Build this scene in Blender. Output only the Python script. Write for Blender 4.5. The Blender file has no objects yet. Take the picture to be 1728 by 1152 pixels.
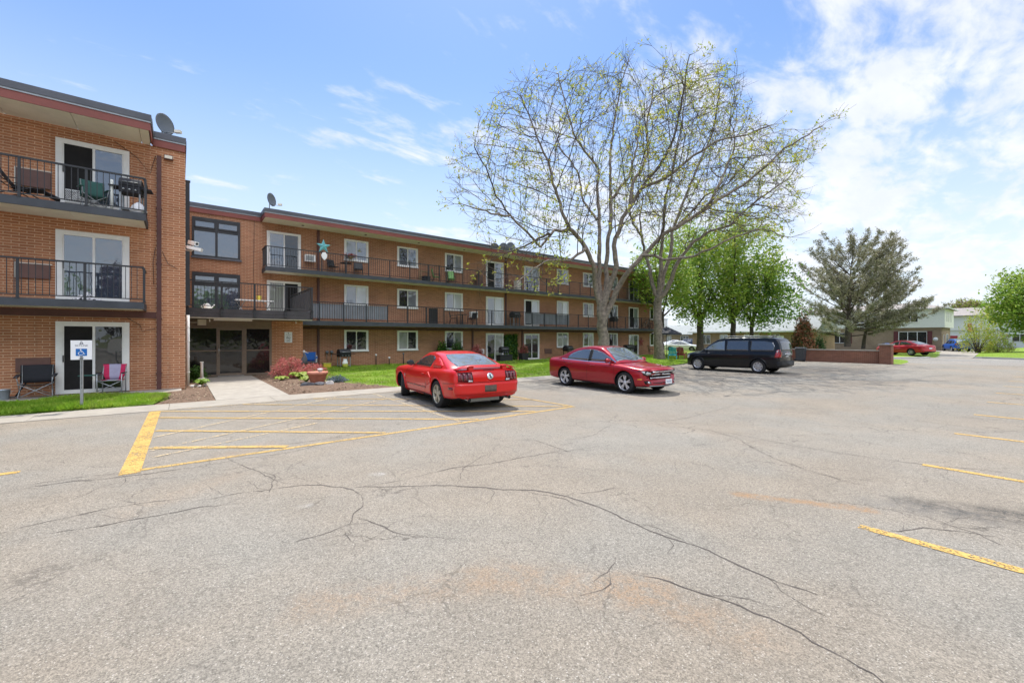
import bpy, bmesh, math, random
import numpy as np
from mathutils import Vector, Matrix, kdtree
from mathutils.bvhtree import BVHTree
R = math.radians
S = bpy.context.scene
COL = S.collection
random.seed(7)
# ---------------------------------------------------------------- camera
cam = bpy.data.cameras.new("camera")
cam.lens, cam.sensor_width, cam.clip_end = 14.896, 36.0, 6000
cam.shift_y = -5 / 1728
camera = bpy.data.objects.new("camera", cam)
camera.location = (0, 0, 1.72)
camera.rotation_euler = (R(90), 0, -R(38.127))
COL.objects.link(camera)
S.camera = camera
# ---------------------------------------------------------------- exposure
S.view_settings.view_transform = 'Standard'
S.view_settings.look = 'None'
S.view_settings.exposure = 1.44
S.view_settings.gamma = 1
S.render.use_motion_blur = False
try:
    S.cycles.use_denoising = True
    S.cycles.max_bounces = 6
    S.cycles.diffuse_bounces = 3
    S.cycles.glossy_bounces = 3
    S.cycles.transparent_max_bounces = 8
    S.cycles.sample_clamp_indirect = 6
except Exception:
    pass
# ---------------------------------------------------------------- sun and sky
SUN = Vector((0.30, 0.45, 1.0)).normalized()
sl = bpy.data.lights.new("sun", 'SUN')
sl.energy, sl.angle, sl.color = 2.05, R(0.55), (1.0, 0.95, 0.87)
so = bpy.data.objects.new("sun", sl)
so.rotation_euler = (-SUN).to_track_quat('-Z', 'Y').to_euler()
so.location = (0, 0, 40)
COL.objects.link(so)

class NT:
    """small node-tree writer"""
    def __init__(s, nt):
        s.t = nt; nt.nodes.clear()
    def n(s, typ, ins=None, **kw):
        d = s.t.nodes.new(typ)
        for k, v in kw.items():
            setattr(d, k, v)
        for k, v in (ins or {}).items():
            if isinstance(v, bpy.types.NodeSocket):
                s.t.links.new(v, d.inputs[k])
            else:
                d.inputs[k].default_value = v
        return d
    def math(s, op, a, b=0.0, clamp=False):
        d = s.n('ShaderNodeMath', operation=op, use_clamp=clamp)
        for i, v in enumerate((a, b)):
            if isinstance(v, bpy.types.NodeSocket): s.t.links.new(v, d.inputs[i])
            else: d.inputs[i].default_value = v
        return d.outputs[0]
    def vec(s, op, a, b=None, scale=None):
        d = s.n('ShaderNodeVectorMath', operation=op)
        for i, v in enumerate((a, b)):
            if v is None: continue
            if isinstance(v, bpy.types.NodeSocket): s.t.links.new(v, d.inputs[i])
            else: d.inputs[i].default_value = v
        if scale is not None:
            if isinstance(scale, bpy.types.NodeSocket): s.t.links.new(scale, d.inputs['Scale'])
            else: d.inputs['Scale'].default_value = scale
        return d.outputs['Value'] if op in ('DOT_PRODUCT', 'LENGTH') else d.outputs[0]
    def mix(s, f, a, b, mode='MIX'):
        d = s.n('ShaderNodeMix', data_type='RGBA', blend_type=mode)
        for i, v in ((0, f), (6, a), (7, b)):
            if isinstance(v, bpy.types.NodeSocket): s.t.links.new(v, d.inputs[i])
            else: d.inputs[i].default_value = v if i == 0 or len(v) == 4 else (*v, 1)
        return d.outputs[2]
    def ramp(s, f, lo, hi, a=0.0, b=1.0, smooth=True):
        d = s.n('ShaderNodeMapRange', {0: f, 1: lo, 2: hi, 3: a, 4: b},
                interpolation_type='SMOOTHSTEP' if smooth else 'LINEAR')
        return d.outputs[0]
    def noise(s, vec, scale, detail=4, rough=.55, dist=0.0):
        return s.n('ShaderNodeTexNoise', {'Vector': vec, 'Scale': scale, 'Detail': detail, 'Roughness': rough, 'Distortion': dist}).outputs[0]

world = bpy.data.worlds.new("World"); S.world = world; world.use_nodes = True
w = NT(world.node_tree)
sky = w.n('ShaderNodeTexSky', sky_type='NISHITA', sun_disc=False, sun_elevation=math.asin(SUN.z),
          sun_rotation=math.atan2(SUN.x, SUN.y), altitude=100, air_density=1.0, dust_density=0.3, ozone_density=3.5).outputs[0]
dirv = w.n('ShaderNodeTexCoord').outputs['Generated']
sep = w.n('ShaderNodeSeparateXYZ', {0: dirv})
zz = w.math('ADD', w.math('MAXIMUM', sep.outputs[2], 0.0), 0.16)
pl = w.n('ShaderNodeCombineXYZ', {0: w.math('DIVIDE', sep.outputs[0], zz), 1: w.math('DIVIDE', sep.outputs[1], zz), 2: 0.0}).outputs[0]
mp = w.n('ShaderNodeMapping', {0: pl, 1: (3.1, 1.7, 0), 2: (0, 0, R(-18)), 3: (1.0, 1.9, 1)}).outputs[0]
n1 = w.math('ADD', w.math('MULTIPLY', w.noise(mp, 1.25, 7, .55, .3), .52), w.math('MULTIPLY', w.noise(mp, 4.4, 6, .55, .5), .48))
n2 = w.noise(mp, 9.5, 5, .6, .2)
n3 = w.noise(pl, .55, 2, .5)
cov = w.vec('DOT_PRODUCT', dirv, (0.92, -0.36, 0.10))          # more cloud toward the east
cov = w.ramp(cov, -0.20, 0.55, -0.13, 0.055, False)
fill_cloud = w.ramp(w.vec('DOT_PRODUCT', dirv, (-0.50, -0.637, 0.587)), 
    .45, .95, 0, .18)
fill_cloud = w.math('MULTIPLY', fill_cloud, w.ramp(sep.outputs[2], .44, .68))  # added cloud bank, unseen behind the camera, put in to brighten the facades
tot = w.math('ADD', w.math('ADD', w.math('ADD', n1, fill_cloud), w.math('MULTIPLY', w.math('SUBTRACT', n2, .5), .20)), cov)
tot = w.math('ADD', tot, w.math('MULTIPLY', w.math('SUBTRACT', n3, .5), .25))
cl = w.ramp(tot, .455, .64)
cl = w.math('MULTIPLY', cl, w.ramp(sep.outputs[2], -.02, .10))
shade = w.mix(w.ramp(w.noise(mp, 3.0, 5, .6), .35, .7), (.345, .36, .405), (.40, .405, .415))
skyc = w.vec('MULTIPLY', w.vec('SCALE', sky, scale=0.070), (.92, .98, 1.05))
low = w.ramp(sep.outputs[2], 0.0, .56, .90, 0.0)              # pale haze low over the horizon
skyc = w.mix(low, skyc, (.34, .37, .405))
shade = w.vec('SCALE', shade, scale=w.ramp(fill_cloud, 0, .18, 1, 5.2))  # extra gain on the added cloud bank, as fill for the shaded walls
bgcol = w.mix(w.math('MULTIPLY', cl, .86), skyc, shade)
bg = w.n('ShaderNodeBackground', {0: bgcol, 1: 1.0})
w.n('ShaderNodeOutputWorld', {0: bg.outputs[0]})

# ---------------------------------------------------------------- materials
MATS = {}
def newmat(name):
    m = bpy.data.materials.new(name); m.use_nodes = True
    MATS[name] = m
    return m, NT(m.node_tree)
def out(t, sh, disp=None):
    o = t.n('ShaderNodeOutputMaterial', {0: sh})
def princ(t, col, rough=.6, metal=0.0, normal=None, coat=0.0, spec=.5, ior=1.45, trans=0.0):
    ins = {'Base Color': col if isinstance(col, bpy.types.NodeSocket) else (*col, 1), 'Roughness': rough, 'Metallic': metal,
           'Coat Weight': coat, 'Coat Roughness': .03, 'Specular IOR Level': spec, 'IOR': ior}
    if normal is not None: ins['Normal'] = normal
    return t.n('ShaderNodeBsdfPrincipled', ins).outputs[0]
def M(name, col, rough=.6, metal=0.0, var=.12, vs=6, bump=0.0, bs=60, coat=0.0, spec=.5):
    m, t = newmat(name)
    co = t.n('ShaderNodeTexCoord').outputs['Object']
    c = col
    if var:
        k = t.ramp(t.noise(co, vs, 5, .6), .3, .7, 1 - var, 1 + var, False)
        c = t.vec('SCALE', t.n('ShaderNodeCombineXYZ', {0: col[0], 1: col[1], 2: col[2]}).outputs[0], scale=k)
    nm = None
    if bump:
        nm = t.n('ShaderNodeBump', {'Height': t.noise(co, bs, 4), 'Strength': bump, 'Distance': .02}).outputs[0]
    out(t, princ(t, c, rough, metal, nm, coat, spec))
    return m
def MG(name, base, refl=.14, rough=.02, curtain=False):
    """window glass over what stands behind it"""
    m, t = newmat(name)
    c = base
    if curtain:
        co = t.n('ShaderNodeTexCoord').outputs['Object']
        x = t.n('ShaderNodeSeparateXYZ', {0: co}).outputs[0]
        f = t.math('SINE', t.math('ADD', t.math('MULTIPLY', x, 70.0), t.math('MULTIPLY', t.noise(co, 3, 2), 5.0)))
        c = t.mix(t.ramp(f, -1, 1), tuple(v * .6 for v in base), base)
    d = princ(t, c, .5, spec=.1)
    cw = t.n('ShaderNodeTexCoord').outputs['Object']
    wn = t.n('ShaderNodeBump', {'Height': t.noise(cw, 1.6, 2), 'Strength': .16, 'Distance': .05}).outputs[0]      # rolled glass is never flat
    g = t.n('ShaderNodeBsdfGlossy', {'Color': (.95, .97, 1, 1), 'Roughness': rough, 'Normal': wn}).outputs[0]
    fr = t.n('ShaderNodeFresnel', {'IOR': 1.5}).outputs[0]
    f = t.math('ADD', t.math('MULTIPLY', fr, .8), refl, True)
    out(t, t.n('ShaderNodeMixShader', {0: f, 1: d, 2: g}).outputs[0])
    return m
def brick(name, c1, c2, mortar, bw=.30, bh=.079, ms=.011, grime=0.0):
    m, t = newmat(name)
    co = t.n('ShaderNodeTexCoord').outputs['Object']
    s = t.n('ShaderNodeSeparateXYZ', {0: co})
    uv = t.n('ShaderNodeCombineXYZ', {0: t.math('ADD', s.outputs[0], s.outputs[1]), 1: s.outputs[2], 2: 0.0}).outputs[0]
    b = t.n('ShaderNodeTexBrick', {'Vector': uv, 'Color1': (*c1, 1), 'Color2': (*c2, 1), 'Mortar': (*mortar, 1), 'Scale': 1.0,
            'Mortar Size': ms / 2, 'Mortar Smooth': .15, 'Bias': -.1, 'Brick Width': bw, 'Row Height': bh}, offset=.5)
    big = t.ramp(t.noise(co, .55, 5, .6), .3, .75, .80, 1.14, False)
    fine = t.ramp(t.noise(uv, 38, 3), .3, .7, .86, 1.12, False)
    c = t.vec('SCALE', b.outputs[0], scale=t.math('MULTIPLY', big, fine))
    st = t.n('ShaderNodeMapping', {0: co, 3: (2.2, 2.2, .25)}).outputs[0]
    c = t.mix(t.ramp(t.noise(st, 1.0, 5, .65), .56, .80, 0, .50), c, (.09, .05, .035))
    nm = t.n('ShaderNodeBump', {'Height': t.math('ADD', t.math('MULTIPLY', b.outputs[1], -1.0), t.math('MULTIPLY', t.noise(co, 90, 3), .25)), 'Strength': .7, 'Distance': .008}).outputs[0]
    out(t, princ(t, c, .85, 0, nm, spec=.25))
    return m

brick('brick_orange', (.475, .210, .108), (.37, .155, .080), (.68, .46, .30), ms=.016)
brick('brick_brown', (.41, .19, .108), (.31, .142, .082), (.58, .40, .26), ms=.014)
brick('brick_red', (.27, .115, .072), (.20, .086, .056), (.36, .26, .20), bw=.215, bh=.075)
brick('brick_tan', (.36, .24, .14), (.30, .20, .115), (.45, .38, .30), bw=.22, bh=.075)
brick('brick_buff', (.35, .255, .17), (.30, .215, .14), (.44, .38, .30), bw=.22, bh=.075)
M('white_frame', (.80, .79, .76), .45, var=.05)
M('cream', (.72, .68, .58), .7, var=.08, vs=2.2, bump=.1)
M('dark_metal', (.030, .032, .036), .5, var=.2, vs=3)
M('dark_beam', (.050, .056, .066), .6, var=.2, vs=2.5, bump=.1)
M('terrace_wood', (.055, .052, .056), .65, var=.25, vs=2.5, bump=.2, bs=25)
M('flashing', (.085, .090, .105), .45, var=.15, vs=1.5)
M('red_fascia', (.215, .062, .048), .55, var=.14, vs=1.2)
M('brown_pipe', (.105, .042, .036), .5, var=.18, vs=3)
M('brown_panel', (.145, .075, .060), .55, var=.12)
M('bronze', (.20, .152, .108), .42, var=.12)
M('concrete', (.33, .30, .255), .88, var=.16, vs=3.0, bump=.25, bs=45)
M('black_plastic', (.018, .018, .020), .45, var=.1)
M('grey_metal', (.34, .36, .37), .42, .6, var=.12)
M('dish_grey', (.13, .145, .16), .5, var=.08)
M('white_paint', (.80, .80, .79), .4, var=.04)
M('chrome', (.75, .76, .78), .12, 1.0, var=0)
M('roofing', (.16, .16, .165), .9, var=.2, vs=4)
MG('glass_dark', (.020, .022, .024), .06)
MG('glass_sky', (.045, .060, .085), .17)
MG('glass_entry', (.010, .009, .008), .02)
MG('glass_blind', (.55, .57, .58), .08, curtain=False)
MG('glass_grey', (.20, .22, .25), .12)
MG('glass_curtain', (.34, .35, .33), .07, curtain=True)
M('open_dark', (.010, .009, .009), .8, var=.3)
M('screen_grey', (.16, .16, .18), .7, var=.1)

# ---------------------------------------------------------------- mesh helpers
class MB:
    def __init__(s): s.v, s.f, s.m, s.sm = [], [], [], []
    def face(s, idx, m=0, sm=False):
        s.f.append(tuple(idx)); s.m.append(m); s.sm.append(sm)
    def box(s, x0, x1, y0, y1, z0, z1, m=0):
        b = len(s.v)
        s.v += [(x0,y0,z0),(x1,y0,z0),(x1,y1,z0),(x0,y1,z0),(x0,y0,z1),(x1,y0,z1),(x1,y1,z1),(x0,y1,z1)]
        for q in ((0,3,2,1),(4,5,6,7),(0,1,5,4),(1,2,6,5),(2,3,7,6),(3,0,4,7)): s.face([b+i for i in q], m)
        return s
    def obox(s, c, half, rz=0.0, m=0, ry=0.0, rx=0.0):
        b = len(s.v); mt = Matrix.Rotation(rz, 3, 'Z') @ Matrix.Rotation(ry, 3, 'Y') @ Matrix.Rotation(rx, 3, 'X')
        for z in (-1, 1):
            for x, y in ((-1,-1),(1,-1),(1,1),(-1,1)):
                p = mt @ Vector((x*half[0], y*half[1], z*half[2])); s.v.append((c[0]+p.x, c[1]+p.y, c[2]+p.z))
        for q in ((0,3,2,1),(4,5,6,7),(0,1,5,4),(1,2,6,5),(2,3,7,6),(3,0,4,7)): s.face([b+i for i in q], m)
        return s
    def tube(s, pts, rad, n=8, m=0, cap=True, sm=True):
        pts = [Vector(p) for p in pts]
        if not hasattr(rad, '__len__'): rad = [rad]*len(pts)
        up = None; rings = []
        for i, p in enumerate(pts):
            a = pts[max(i-1, 0)]; c = pts[min(i+1, len(pts)-1)]
            d = (c-a); d = d.normalized() if d.length > 1e-9 else Vector((0,0,1))
            if up is None: up = Vector((0,0,1)) if abs(d.z) < .9 else Vector((1,0,0))
            u = up - d*up.dot(d)
            if u.length < 1e-6: u = d.orthogonal()
            u.normalize(); v = d.cross(u); up = u
            b = len(s.v); rings.append(b)
            for k in range(n):
                t = 2*math.pi*k/n
                q = p + (u*math.cos(t)+v*math.sin(t))*rad[i]; s.v.append(tuple(q))
        for i in range(len(pts)-1):
            a, b = rings[i], rings[i+1]
            for k in range(n): s.face((a+k, a+(k+1)%n, b+(k+1)%n, b+k), m, sm)
        if cap:
            s.face([rings[0]+k for k in range(n)][::-1], m); s.face([rings[-1]+k for k in range(n)], m)
        return s
    def lathe(s, prof, c=(0,0,0), n=20, m=0, axis='z', sm=True, cap=True):
        rings = []
        for r, h in prof:
            rings.append(len(s.v))
            for k in range(n):
                t = 2*math.pi*k/n; a, b = r*math.cos(t), r*math.sin(t)
                p = (a, b, h) if axis == 'z' else ((a, h, b) if axis == 'y' else (h, a, b))
                s.v.append((c[0]+p[0], c[1]+p[1], c[2]+p[2]))
        for i in range(len(prof)-1):
            a, b = rings[i], rings[i+1]
            for k in range(n): s.face((a+k, a+(k+1)%n, b+(k+1)%n, b+k), m, sm)
        if cap:
            s.face([rings[0]+k for k in range(n)][::-1], m); s.face([rings[-1]+k for k in range(n)], m)
        return s
    def prism(s, poly, axis, d0, d1, m=0):
        """2-D polygon pushed from d0 to d1 along axis ('x': poly is (y,z), 'y': (x,z), 'z': (x,y))"""
        n = len(poly); b = len(s.v)
        for d in (d0, d1):
            for p, q in poly: s.v.append((d, p, q) if axis == 'x' else ((p, d, q) if axis == 'y' else (p, q, d)))
        s.face([b+i for i in range(n)][::-1], m); s.face([b+n+i for i in range(n)], m)
        for i in range(n): s.face((b+i, b+(i+1)%n, b+n+(i+1)%n, b+n+i), m)
        return s
    def quad(s, a, b, c, d, m=0):
        i = len(s.v); s.v += [tuple(a), tuple(b), tuple(c), tuple(d)]; s.face((i, i+1, i+2, i+3), m); return s
    def add(s, o, off=(0,0,0), dm=0):
        b = len(s.v); s.v += [(x+off[0], y+off[1], z+off[2]) for x, y, z in o.v]
        for f, m, k in zip(o.f, o.m, o.sm): s.face([i+b for i in f], m+dm, k)
        return s
    def mesh(s, name, mats, off=(0,0,0), normals=True):
        me = bpy.data.meshes.new(name)
        me.from_pydata([(x-off[0], y-off[1], z-off[2]) for x, y, z in s.v], [], s.f)
        for mt in ([mats] if isinstance(mats, str) else mats): me.materials.append(MATS[mt])
        me.polygons.foreach_set('material_index', s.m); me.polygons.foreach_set('use_smooth', s.sm)
        if normals:
            bm = bmesh.new(); bm.from_mesh(me); bmesh.ops.recalc_face_normals(bm, faces=bm.faces); bm.to_mesh(me); bm.free()
        me.update()
        return me
def link(name, me, parent=None):
    o = bpy.data.objects.new(name, me); COL.objects.link(o)
    if parent: o.parent = parent
    return o
def part(name, mb, mats, parent, off=(0,0,0), label=None):
    o = link(name, mb.mesh(name, mats, off), parent)
    if label: o['label'] = label
    return o
def thing(name, label, cat, loc=(0,0,0), rz=0.0, group=None):
    o = link(name, None); o.location = loc; o.rotation_euler = (0, 0, rz); o.empty_display_size = .2
    o['label'] = label; o['category'] = cat
    if group: o['group'] = group
    return o
def solo(name, mb, mats, label, cat, loc=(0,0,0), rz=0.0, group=None, kind=None, world=False):
    """a thing that is a single mesh"""
    o = link(name, mb.mesh(name, mats, loc if world else (0,0,0))); o.location = loc; o.rotation_euler = (0, 0, rz)
    o['label'] = label; o['category'] = cat
    if group: o['group'] = group
    if kind: o['kind'] = kind
    return o
def ground(name, mb, mats, kind='structure'):
    o = link(name, mb.mesh(name, mats)); o['kind'] = kind
    return o
def dup(o, loc, rz=None, label=None, group=None):
    r = o.copy(); COL.objects.link(r); r.location = loc
    if rz is not None: r.rotation_euler = (0, 0, rz)
    if label: r['label'] = label
    if group: r['group'] = group
    for ch in list(o.children):
        c = ch.copy(); COL.objects.link(c); c.parent = r
        for g in list(ch.children):
            d = g.copy(); COL.objects.link(d); d.parent = c
    return r
def bevel(o, wd=.01, seg=2):
    md = o.modifiers.new('bevel', 'BEVEL'); md.width = wd; md.segments = seg; md.limit_method = 'ANGLE'
    return o
# ================================================================ SETTING
def asphalt(name, base, lot=True):
    m, t = newmat(name)
    co = t.n('ShaderNodeTexCoord').outputs['Object']
    v1 = t.n('ShaderNodeTexVoronoi', {'Vector': co, 'Scale': 150.0}).outputs
    v2 = t.n('ShaderNodeTexVoronoi', {'Vector': co, 'Scale': 80.0}).outputs
    s1 = t.n('ShaderNodeSeparateColor', {0: v1[1]}).outputs[0]
    s2 = t.n('ShaderNodeSeparateColor', {0: v2[1]}).outputs[1]
    g = t.math('ADD', t.math('MULTIPLY', t.ramp(s1, 0, 1, .45, 1.55, False), .55), t.math('MULTIPLY', t.ramp(s2, 0, 1, .55, 1.45, False), .45))
    g = t.math('MULTIPLY', g, t.ramp(v1[0], 0.05, .40, .80, 1.04))
    big = t.ramp(t.noise(co, .16, 6, .62), .28, .72, .86, 1.10, False)
    mid = t.ramp(t.noise(co, 1.6, 5, .6), .28, .72, .93, 1.07, False)
    stone = t.ramp(s1, .97, .98, 0, .32)
    tint = t.mix(t.ramp(t.noise(co, .35, 3), .35, .65), (base[0]*1.03, base[1]*.99, base[2]*.95), (base[0]*.97, base[1], base[2]*1.03))
    c = t.vec('SCALE', tint, scale=t.math('MULTIPLY', t.math('MULTIPLY', big, mid), g))
    c = t.mix(stone, c, (.62, .60, .56))
    if lot:
        wob = t.noise(co, 2.2, 5, .65)
        xy = t.n('ShaderNodeSeparateXYZ', {0: co})
        spk = t.math('MULTIPLY', t.ramp(t.noise(co, 5.5, 7, .75), .36, .60, .12, 1), t.ramp(s2, .1, .7, .35, 1))
        def seg(a, b, r0, r1):
            """soft spot along a segment, broken up by noise"""
            ax, ay = a; bx, by = b; L2 = (bx-ax)**2 + (by-ay)**2 + 1e-6
            px = t.math('SUBTRACT', xy.outputs[0], ax); py = t.math('SUBTRACT', xy.outputs[1], ay)
            k = t.math('DIVIDE', t.math('ADD', t.math('MULTIPLY', px, bx-ax), t.math('MULTIPLY', py, by-ay)), L2, True)
            dx = t.math('SUBTRACT', px, t.math('MULTIPLY', k, bx-ax)); dy = t.math('SUBTRACT', py, t.math('MULTIPLY', k, by-ay))
            d = t.math('SQRT', t.math('ADD', t.math('MULTIPLY', dx, dx), t.math('MULTIPLY', dy, dy)))
            d = t.math('ADD', d, t.math('MULTIPLY', t.math('SUBTRACT', wob, .5), r1*1.1))
            return t.math('MULTIPLY', t.ramp(d, r0, r1, 1, 0), spk)
        rust = (.43, .25, .11)
        for a, b, r0, r1, col, st in RUST:
            c = t.mix(t.math('MULTIPLY', seg(a, b, r0, r1), st), c, col)
    wv = t.vec('ADD', co, t.vec('SCALE', t.n('ShaderNodeTexNoise', {'Vector': co, 'Scale': 1.1, 'Detail': 6, 'Roughness': .6}).outputs[1], scale=.9))
    for sc_, wd, st in ((.42, .0075, .62), (1.25, .007, .42)):
        e = t.n('ShaderNodeTexVoronoi', {'Vector': wv, 'Scale': sc_}, feature='DISTANCE_TO_EDGE').outputs[0]
        k = t.math('MULTIPLY', t.ramp(e, wd * sc_ * .4, wd * sc_ * 1.6, 1, 0), t.ramp(t.noise(co, .30 * sc_ / .42, 3), .46, .58, 0, st))
        c = t.mix(k, c, (.075, .066, .058))
    rgh = t.ramp(s1, 0, 1, .78, .95, False)
    nm = t.n('ShaderNodeBump', {'Height': t.math('ADD', v1[0], t.math('MULTIPLY', t.noise(co, 160, 2), .02)), 'Strength': .30, 'Distance': .12}).outputs[0]
    out(t, princ(t, c, rgh, 0, nm, spec=.3))
    return m
OR = (.33, .19, .09)
RUST = [((4.86, 2.15), (5.45, 1.15), .03, .13, OR, .8),
        ((6.05, .75), (6.45, .05), .02, .46, (.055, .053, .05), .95), ((5.75, 1.1), (6.1, .5), .02, .35, (.13, .125, .12), .5),
        ((.72, 2.95), (1.85, 2.45), .0, .30, OR, .30), ((1.85, 2.45), (2.45, 1.75), .0, .36, OR, .34),
        ((2.45, 1.75), (2.6, 1.1), .0, .34, OR, .30), ((1.3, 1.62), (1.34, 1.6), .0, .05, (.36, .19, .04), .6),
        ((.5, 7.5), (1.1, 7.9), .02, .38, OR, .28), ((-.4, 5.6), (.4, 6.3), .0, .35, OR, .12),
        ((-4.5, 12.6), (-2.0, 13.0), .1, .8, (.30, .25, .18), .4), ((3.4, 6.4), (4.4, 5.9), .1, .4, OR, .12),
        ((1.0, 4.75), (1.03, 4.74), .0, .10, (.50, .49, .47), .55), ((1.95, 5.3), (2.0, 5.28), .0, .11, (.50, .49, .47), .55),
        ((2.4, 11.5), (5.0, 8.5), .3, 1.6, (.22, .20, .18), .3), ((7, 5), (12, 6), .3, 2.2, (.25, .23, .20), .35)]
asphalt('asphalt', (.240, .216, .180))
asphalt('asphalt_road', (.245, .232, .210), False)
def grassmat(name, c1, c2):
    m, t = newmat(name)
    co = t.n('ShaderNodeTexCoord').outputs['Object']
    c = t.mix(t.ramp(t.noise(co, 1.2, 6, .7), .3, .7), c1, c2)
    c = t.mix(t.ramp(t.noise(co, .9, 6, .7), .52, .68, 0, .75), c, (.20, .155, .09))
    c = t.vec('SCALE', c, scale=t.ramp(t.noise(co, 55, 3), .3, .7, .6, 1.35, False))
    nm = t.n('ShaderNodeBump', {'Height': t.noise(co, 70, 3), 'Strength': 1.0, 'Distance': .05}).outputs[0]
    out(t, princ(t, c, .8, 0, nm, spec=.2))
grassmat('lawn', (.16, .28, .022), (.25, .35, .045))
grassmat('dirt_ground', (.10, .13, .04), (.16, .16, .07))
M('mulch', (.150, .095, .062), .95, var=.5, vs=24, bump=1.0, bs=40)
M('sidewalk', (.315, .285, .24), .9, var=.13, vs=2.5, bump=.25, bs=70)
M('kerb', (.52, .50, .46), .85, var=.1, vs=3)
def paintmat(name, col, hole):
    """road paint worn through to the asphalt"""
    m, t = newmat(name)
    co = t.n('ShaderNodeTexCoord').outputs['Object']
    s1 = t.n('ShaderNodeSeparateColor', {0: t.n('ShaderNodeTexVoronoi', {'Vector': co, 'Scale': 80.0}).outputs[1]}).outputs[0]
    wear = t.math('ADD', t.math('MULTIPLY', t.noise(co, 3.5, 6, .7), .75), t.math('MULTIPLY', s1, .32))
    a = t.ramp(wear, hole, hole + .14)
    c = t.vec('SCALE', t.n('ShaderNodeCombineXYZ', {0: col[0], 1: col[1], 2: col[2]}).outputs[0], scale=t.ramp(s1, 0, 1, .8, 1.12, False))
    p = princ(t, c, .7, spec=.3)
    tr = t.n('ShaderNodeBsdfTransparent').outputs[0]
    out(t, t.n('ShaderNodeMixShader', {0: t.math('SUBTRACT', 1.0, a), 1: p, 2: tr}).outputs[0])
paintmat('yellow_paint', (.53, .34, .10), .36)
paintmat('yellow_worn', (.50, .33, .11), .37)
paintmat('paint_faint', (.62, .47, .26), .52)

def sheet(poly, z):
    b = MB(); b.v = [(x, y, z) for x, y in poly]; b.face(range(len(poly))); return b
ground('ground', sheet([(-900, -900), (2500, -900), (2500, 2500), (-900, 2500)], -.06), 'dirt_ground')
lot = MB(); lot.v = [(x, y, 0) for x, y in ((-60, -60), (42, -60), (41.0, 6.4), (37.3, 6.6), (37.6, 17.2), (22.0, 14.4), (22, 13.1), (-60, 13.1))]; lot.face(range(8))
ground('parking_lot', lot, 'asphalt')
ground('road', sheet([(41.0, 6.4), (42, -60), (68, -60), (53.5, 1.2), (54.83, 3.9), (54.83, 4.34), (51.96, 6.6), (50.78, 6.82), (47.84, 8.43), (43.5, 12), (39, 22), (36, 20), (37.6, 17.2), (37.3, 6.6)], -.004), 'asphalt_road')
walk = MB()
for i in range(36):
    x = -60 + i * 2.3
    if x > 21: break
    walk.box(x, min(x + 2.292, 22), 13.1, 14.3, -.05, .012)
ground('walkway', walk, 'sidewalk')
# entrance path of broom-finished slabs
path = MB()
for i in range(6):
    y0 = 14.31 + i * 1.46; y1 = min(y0 + 1.452, 22.95)
    path.box(.80, 2.62 + .0 * i, y0, y1, -.05, .014)
ground('entrance_path', path, 'concrete')
patio = MB(); patio.box(-14, .05, 17.05, 18.2, -.05, .045)
ground('patio_slab', patio, 'concrete')
pat2 = MB()
for x0, x1 in ((17.6, 20.4), (21.4, 24.2), (33.5, 38.2)): pat2.box(x0, x1, 24.9, 26.4, -.05, .03)
ground('rear_patio', pat2, 'concrete')

def mound(poly, z0, z1, step=.3, seed=1, edge=.5):
    """uneven lawn or bed inside a polygon"""
    bm = bmesh.new(); vs = [bm.verts.new((x, y, 0)) for x, y in poly]; f = bm.faces.new(vs)
    xs = [p[0] for p in poly]; ys = [p[1] for p in poly]
    for ax, lo, hi in ((0, min(xs), max(xs)), (1, min(ys), max(ys))):
        k = lo + step
        while k < hi:
            co = (k, 0, 0) if ax == 0 else (0, k, 0); no = (1, 0, 0) if ax == 0 else (0, 1, 0)
            bmesh.ops.bisect_plane(bm, geom=bm.verts[:] + bm.edges[:] + bm.faces[:], plane_co=co, plane_no=no); k += step
    rng = random.Random(seed); ph = [rng.uniform(0, 6) for _ in range(6)]
    bnd = [e for e in bm.edges if e.is_boundary]
    segs = [(Vector((*poly[i], 0)), Vector((*poly[(i+1) % len(poly)], 0))) for i in range(len(poly))]
    for v in bm.verts:
        d = 9
        for a, b in segs:
            ab = b - a; tt = max(0, min(1, (v.co - a).dot(ab) / max(ab.length_squared, 1e-9))); d = min(d, (a + ab * tt - v.co).length)
        k = min(1, d / edge); k = k * k * (3 - 2 * k)
        v.co.z = z0 + (z1 - z0) * k * (.8 + .25 * math.sin(v.co.x * 1.7 + ph[0]) * math.sin(v.co.y * 2.1 + ph[1])) + .012 * math.sin(v.co.x * 7 + ph[2]) * math.sin(v.co.y * 8 + ph[3])
    me = bpy.data.meshes.new('bed'); bm.to_mesh(me); bm.free()
    for p in me.polygons: p.use_smooth = True
    return me
def bed(name, poly, z0, z1, mat, seed=1, step=.3, edge=.5):
    me = mound(poly, z0, z1, step, seed, edge); me.name = name; me.materials.append(MATS[mat])
    o = link(name, me); o['kind'] = 'structure'; return o
LAWN1 = [(-14, 14.32), (-1.1, 14.32), (-.55, 14.6), (-.25, 15.6), (-.35, 16.6), (-.75, 17.04), (-14, 17.04)]
LAWN2 = [(6.2, 14.32), (22.0, 14.35), (24, 15.0), (30, 16.2), (37.3, 17.6), (40, 21), (46, 27), (46, 30), (42, 30), (42, 26.4), (38.3, 26.4), (38.3, 24.8), (33.4, 24.8), (33.4, 26.38), (24.3, 26.38), (24.3, 24.8), (17.5, 24.8), (17.5, 26.38), (5.2, 26.38), (5.1, 21.5), (4.6, 18.6), (5.2, 16.6)]
bed('lawn', LAWN1, .0, .07, 'lawn', 1)
bed('lawn', LAWN2, .0, .09, 'lawn', 2, .6)
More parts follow.
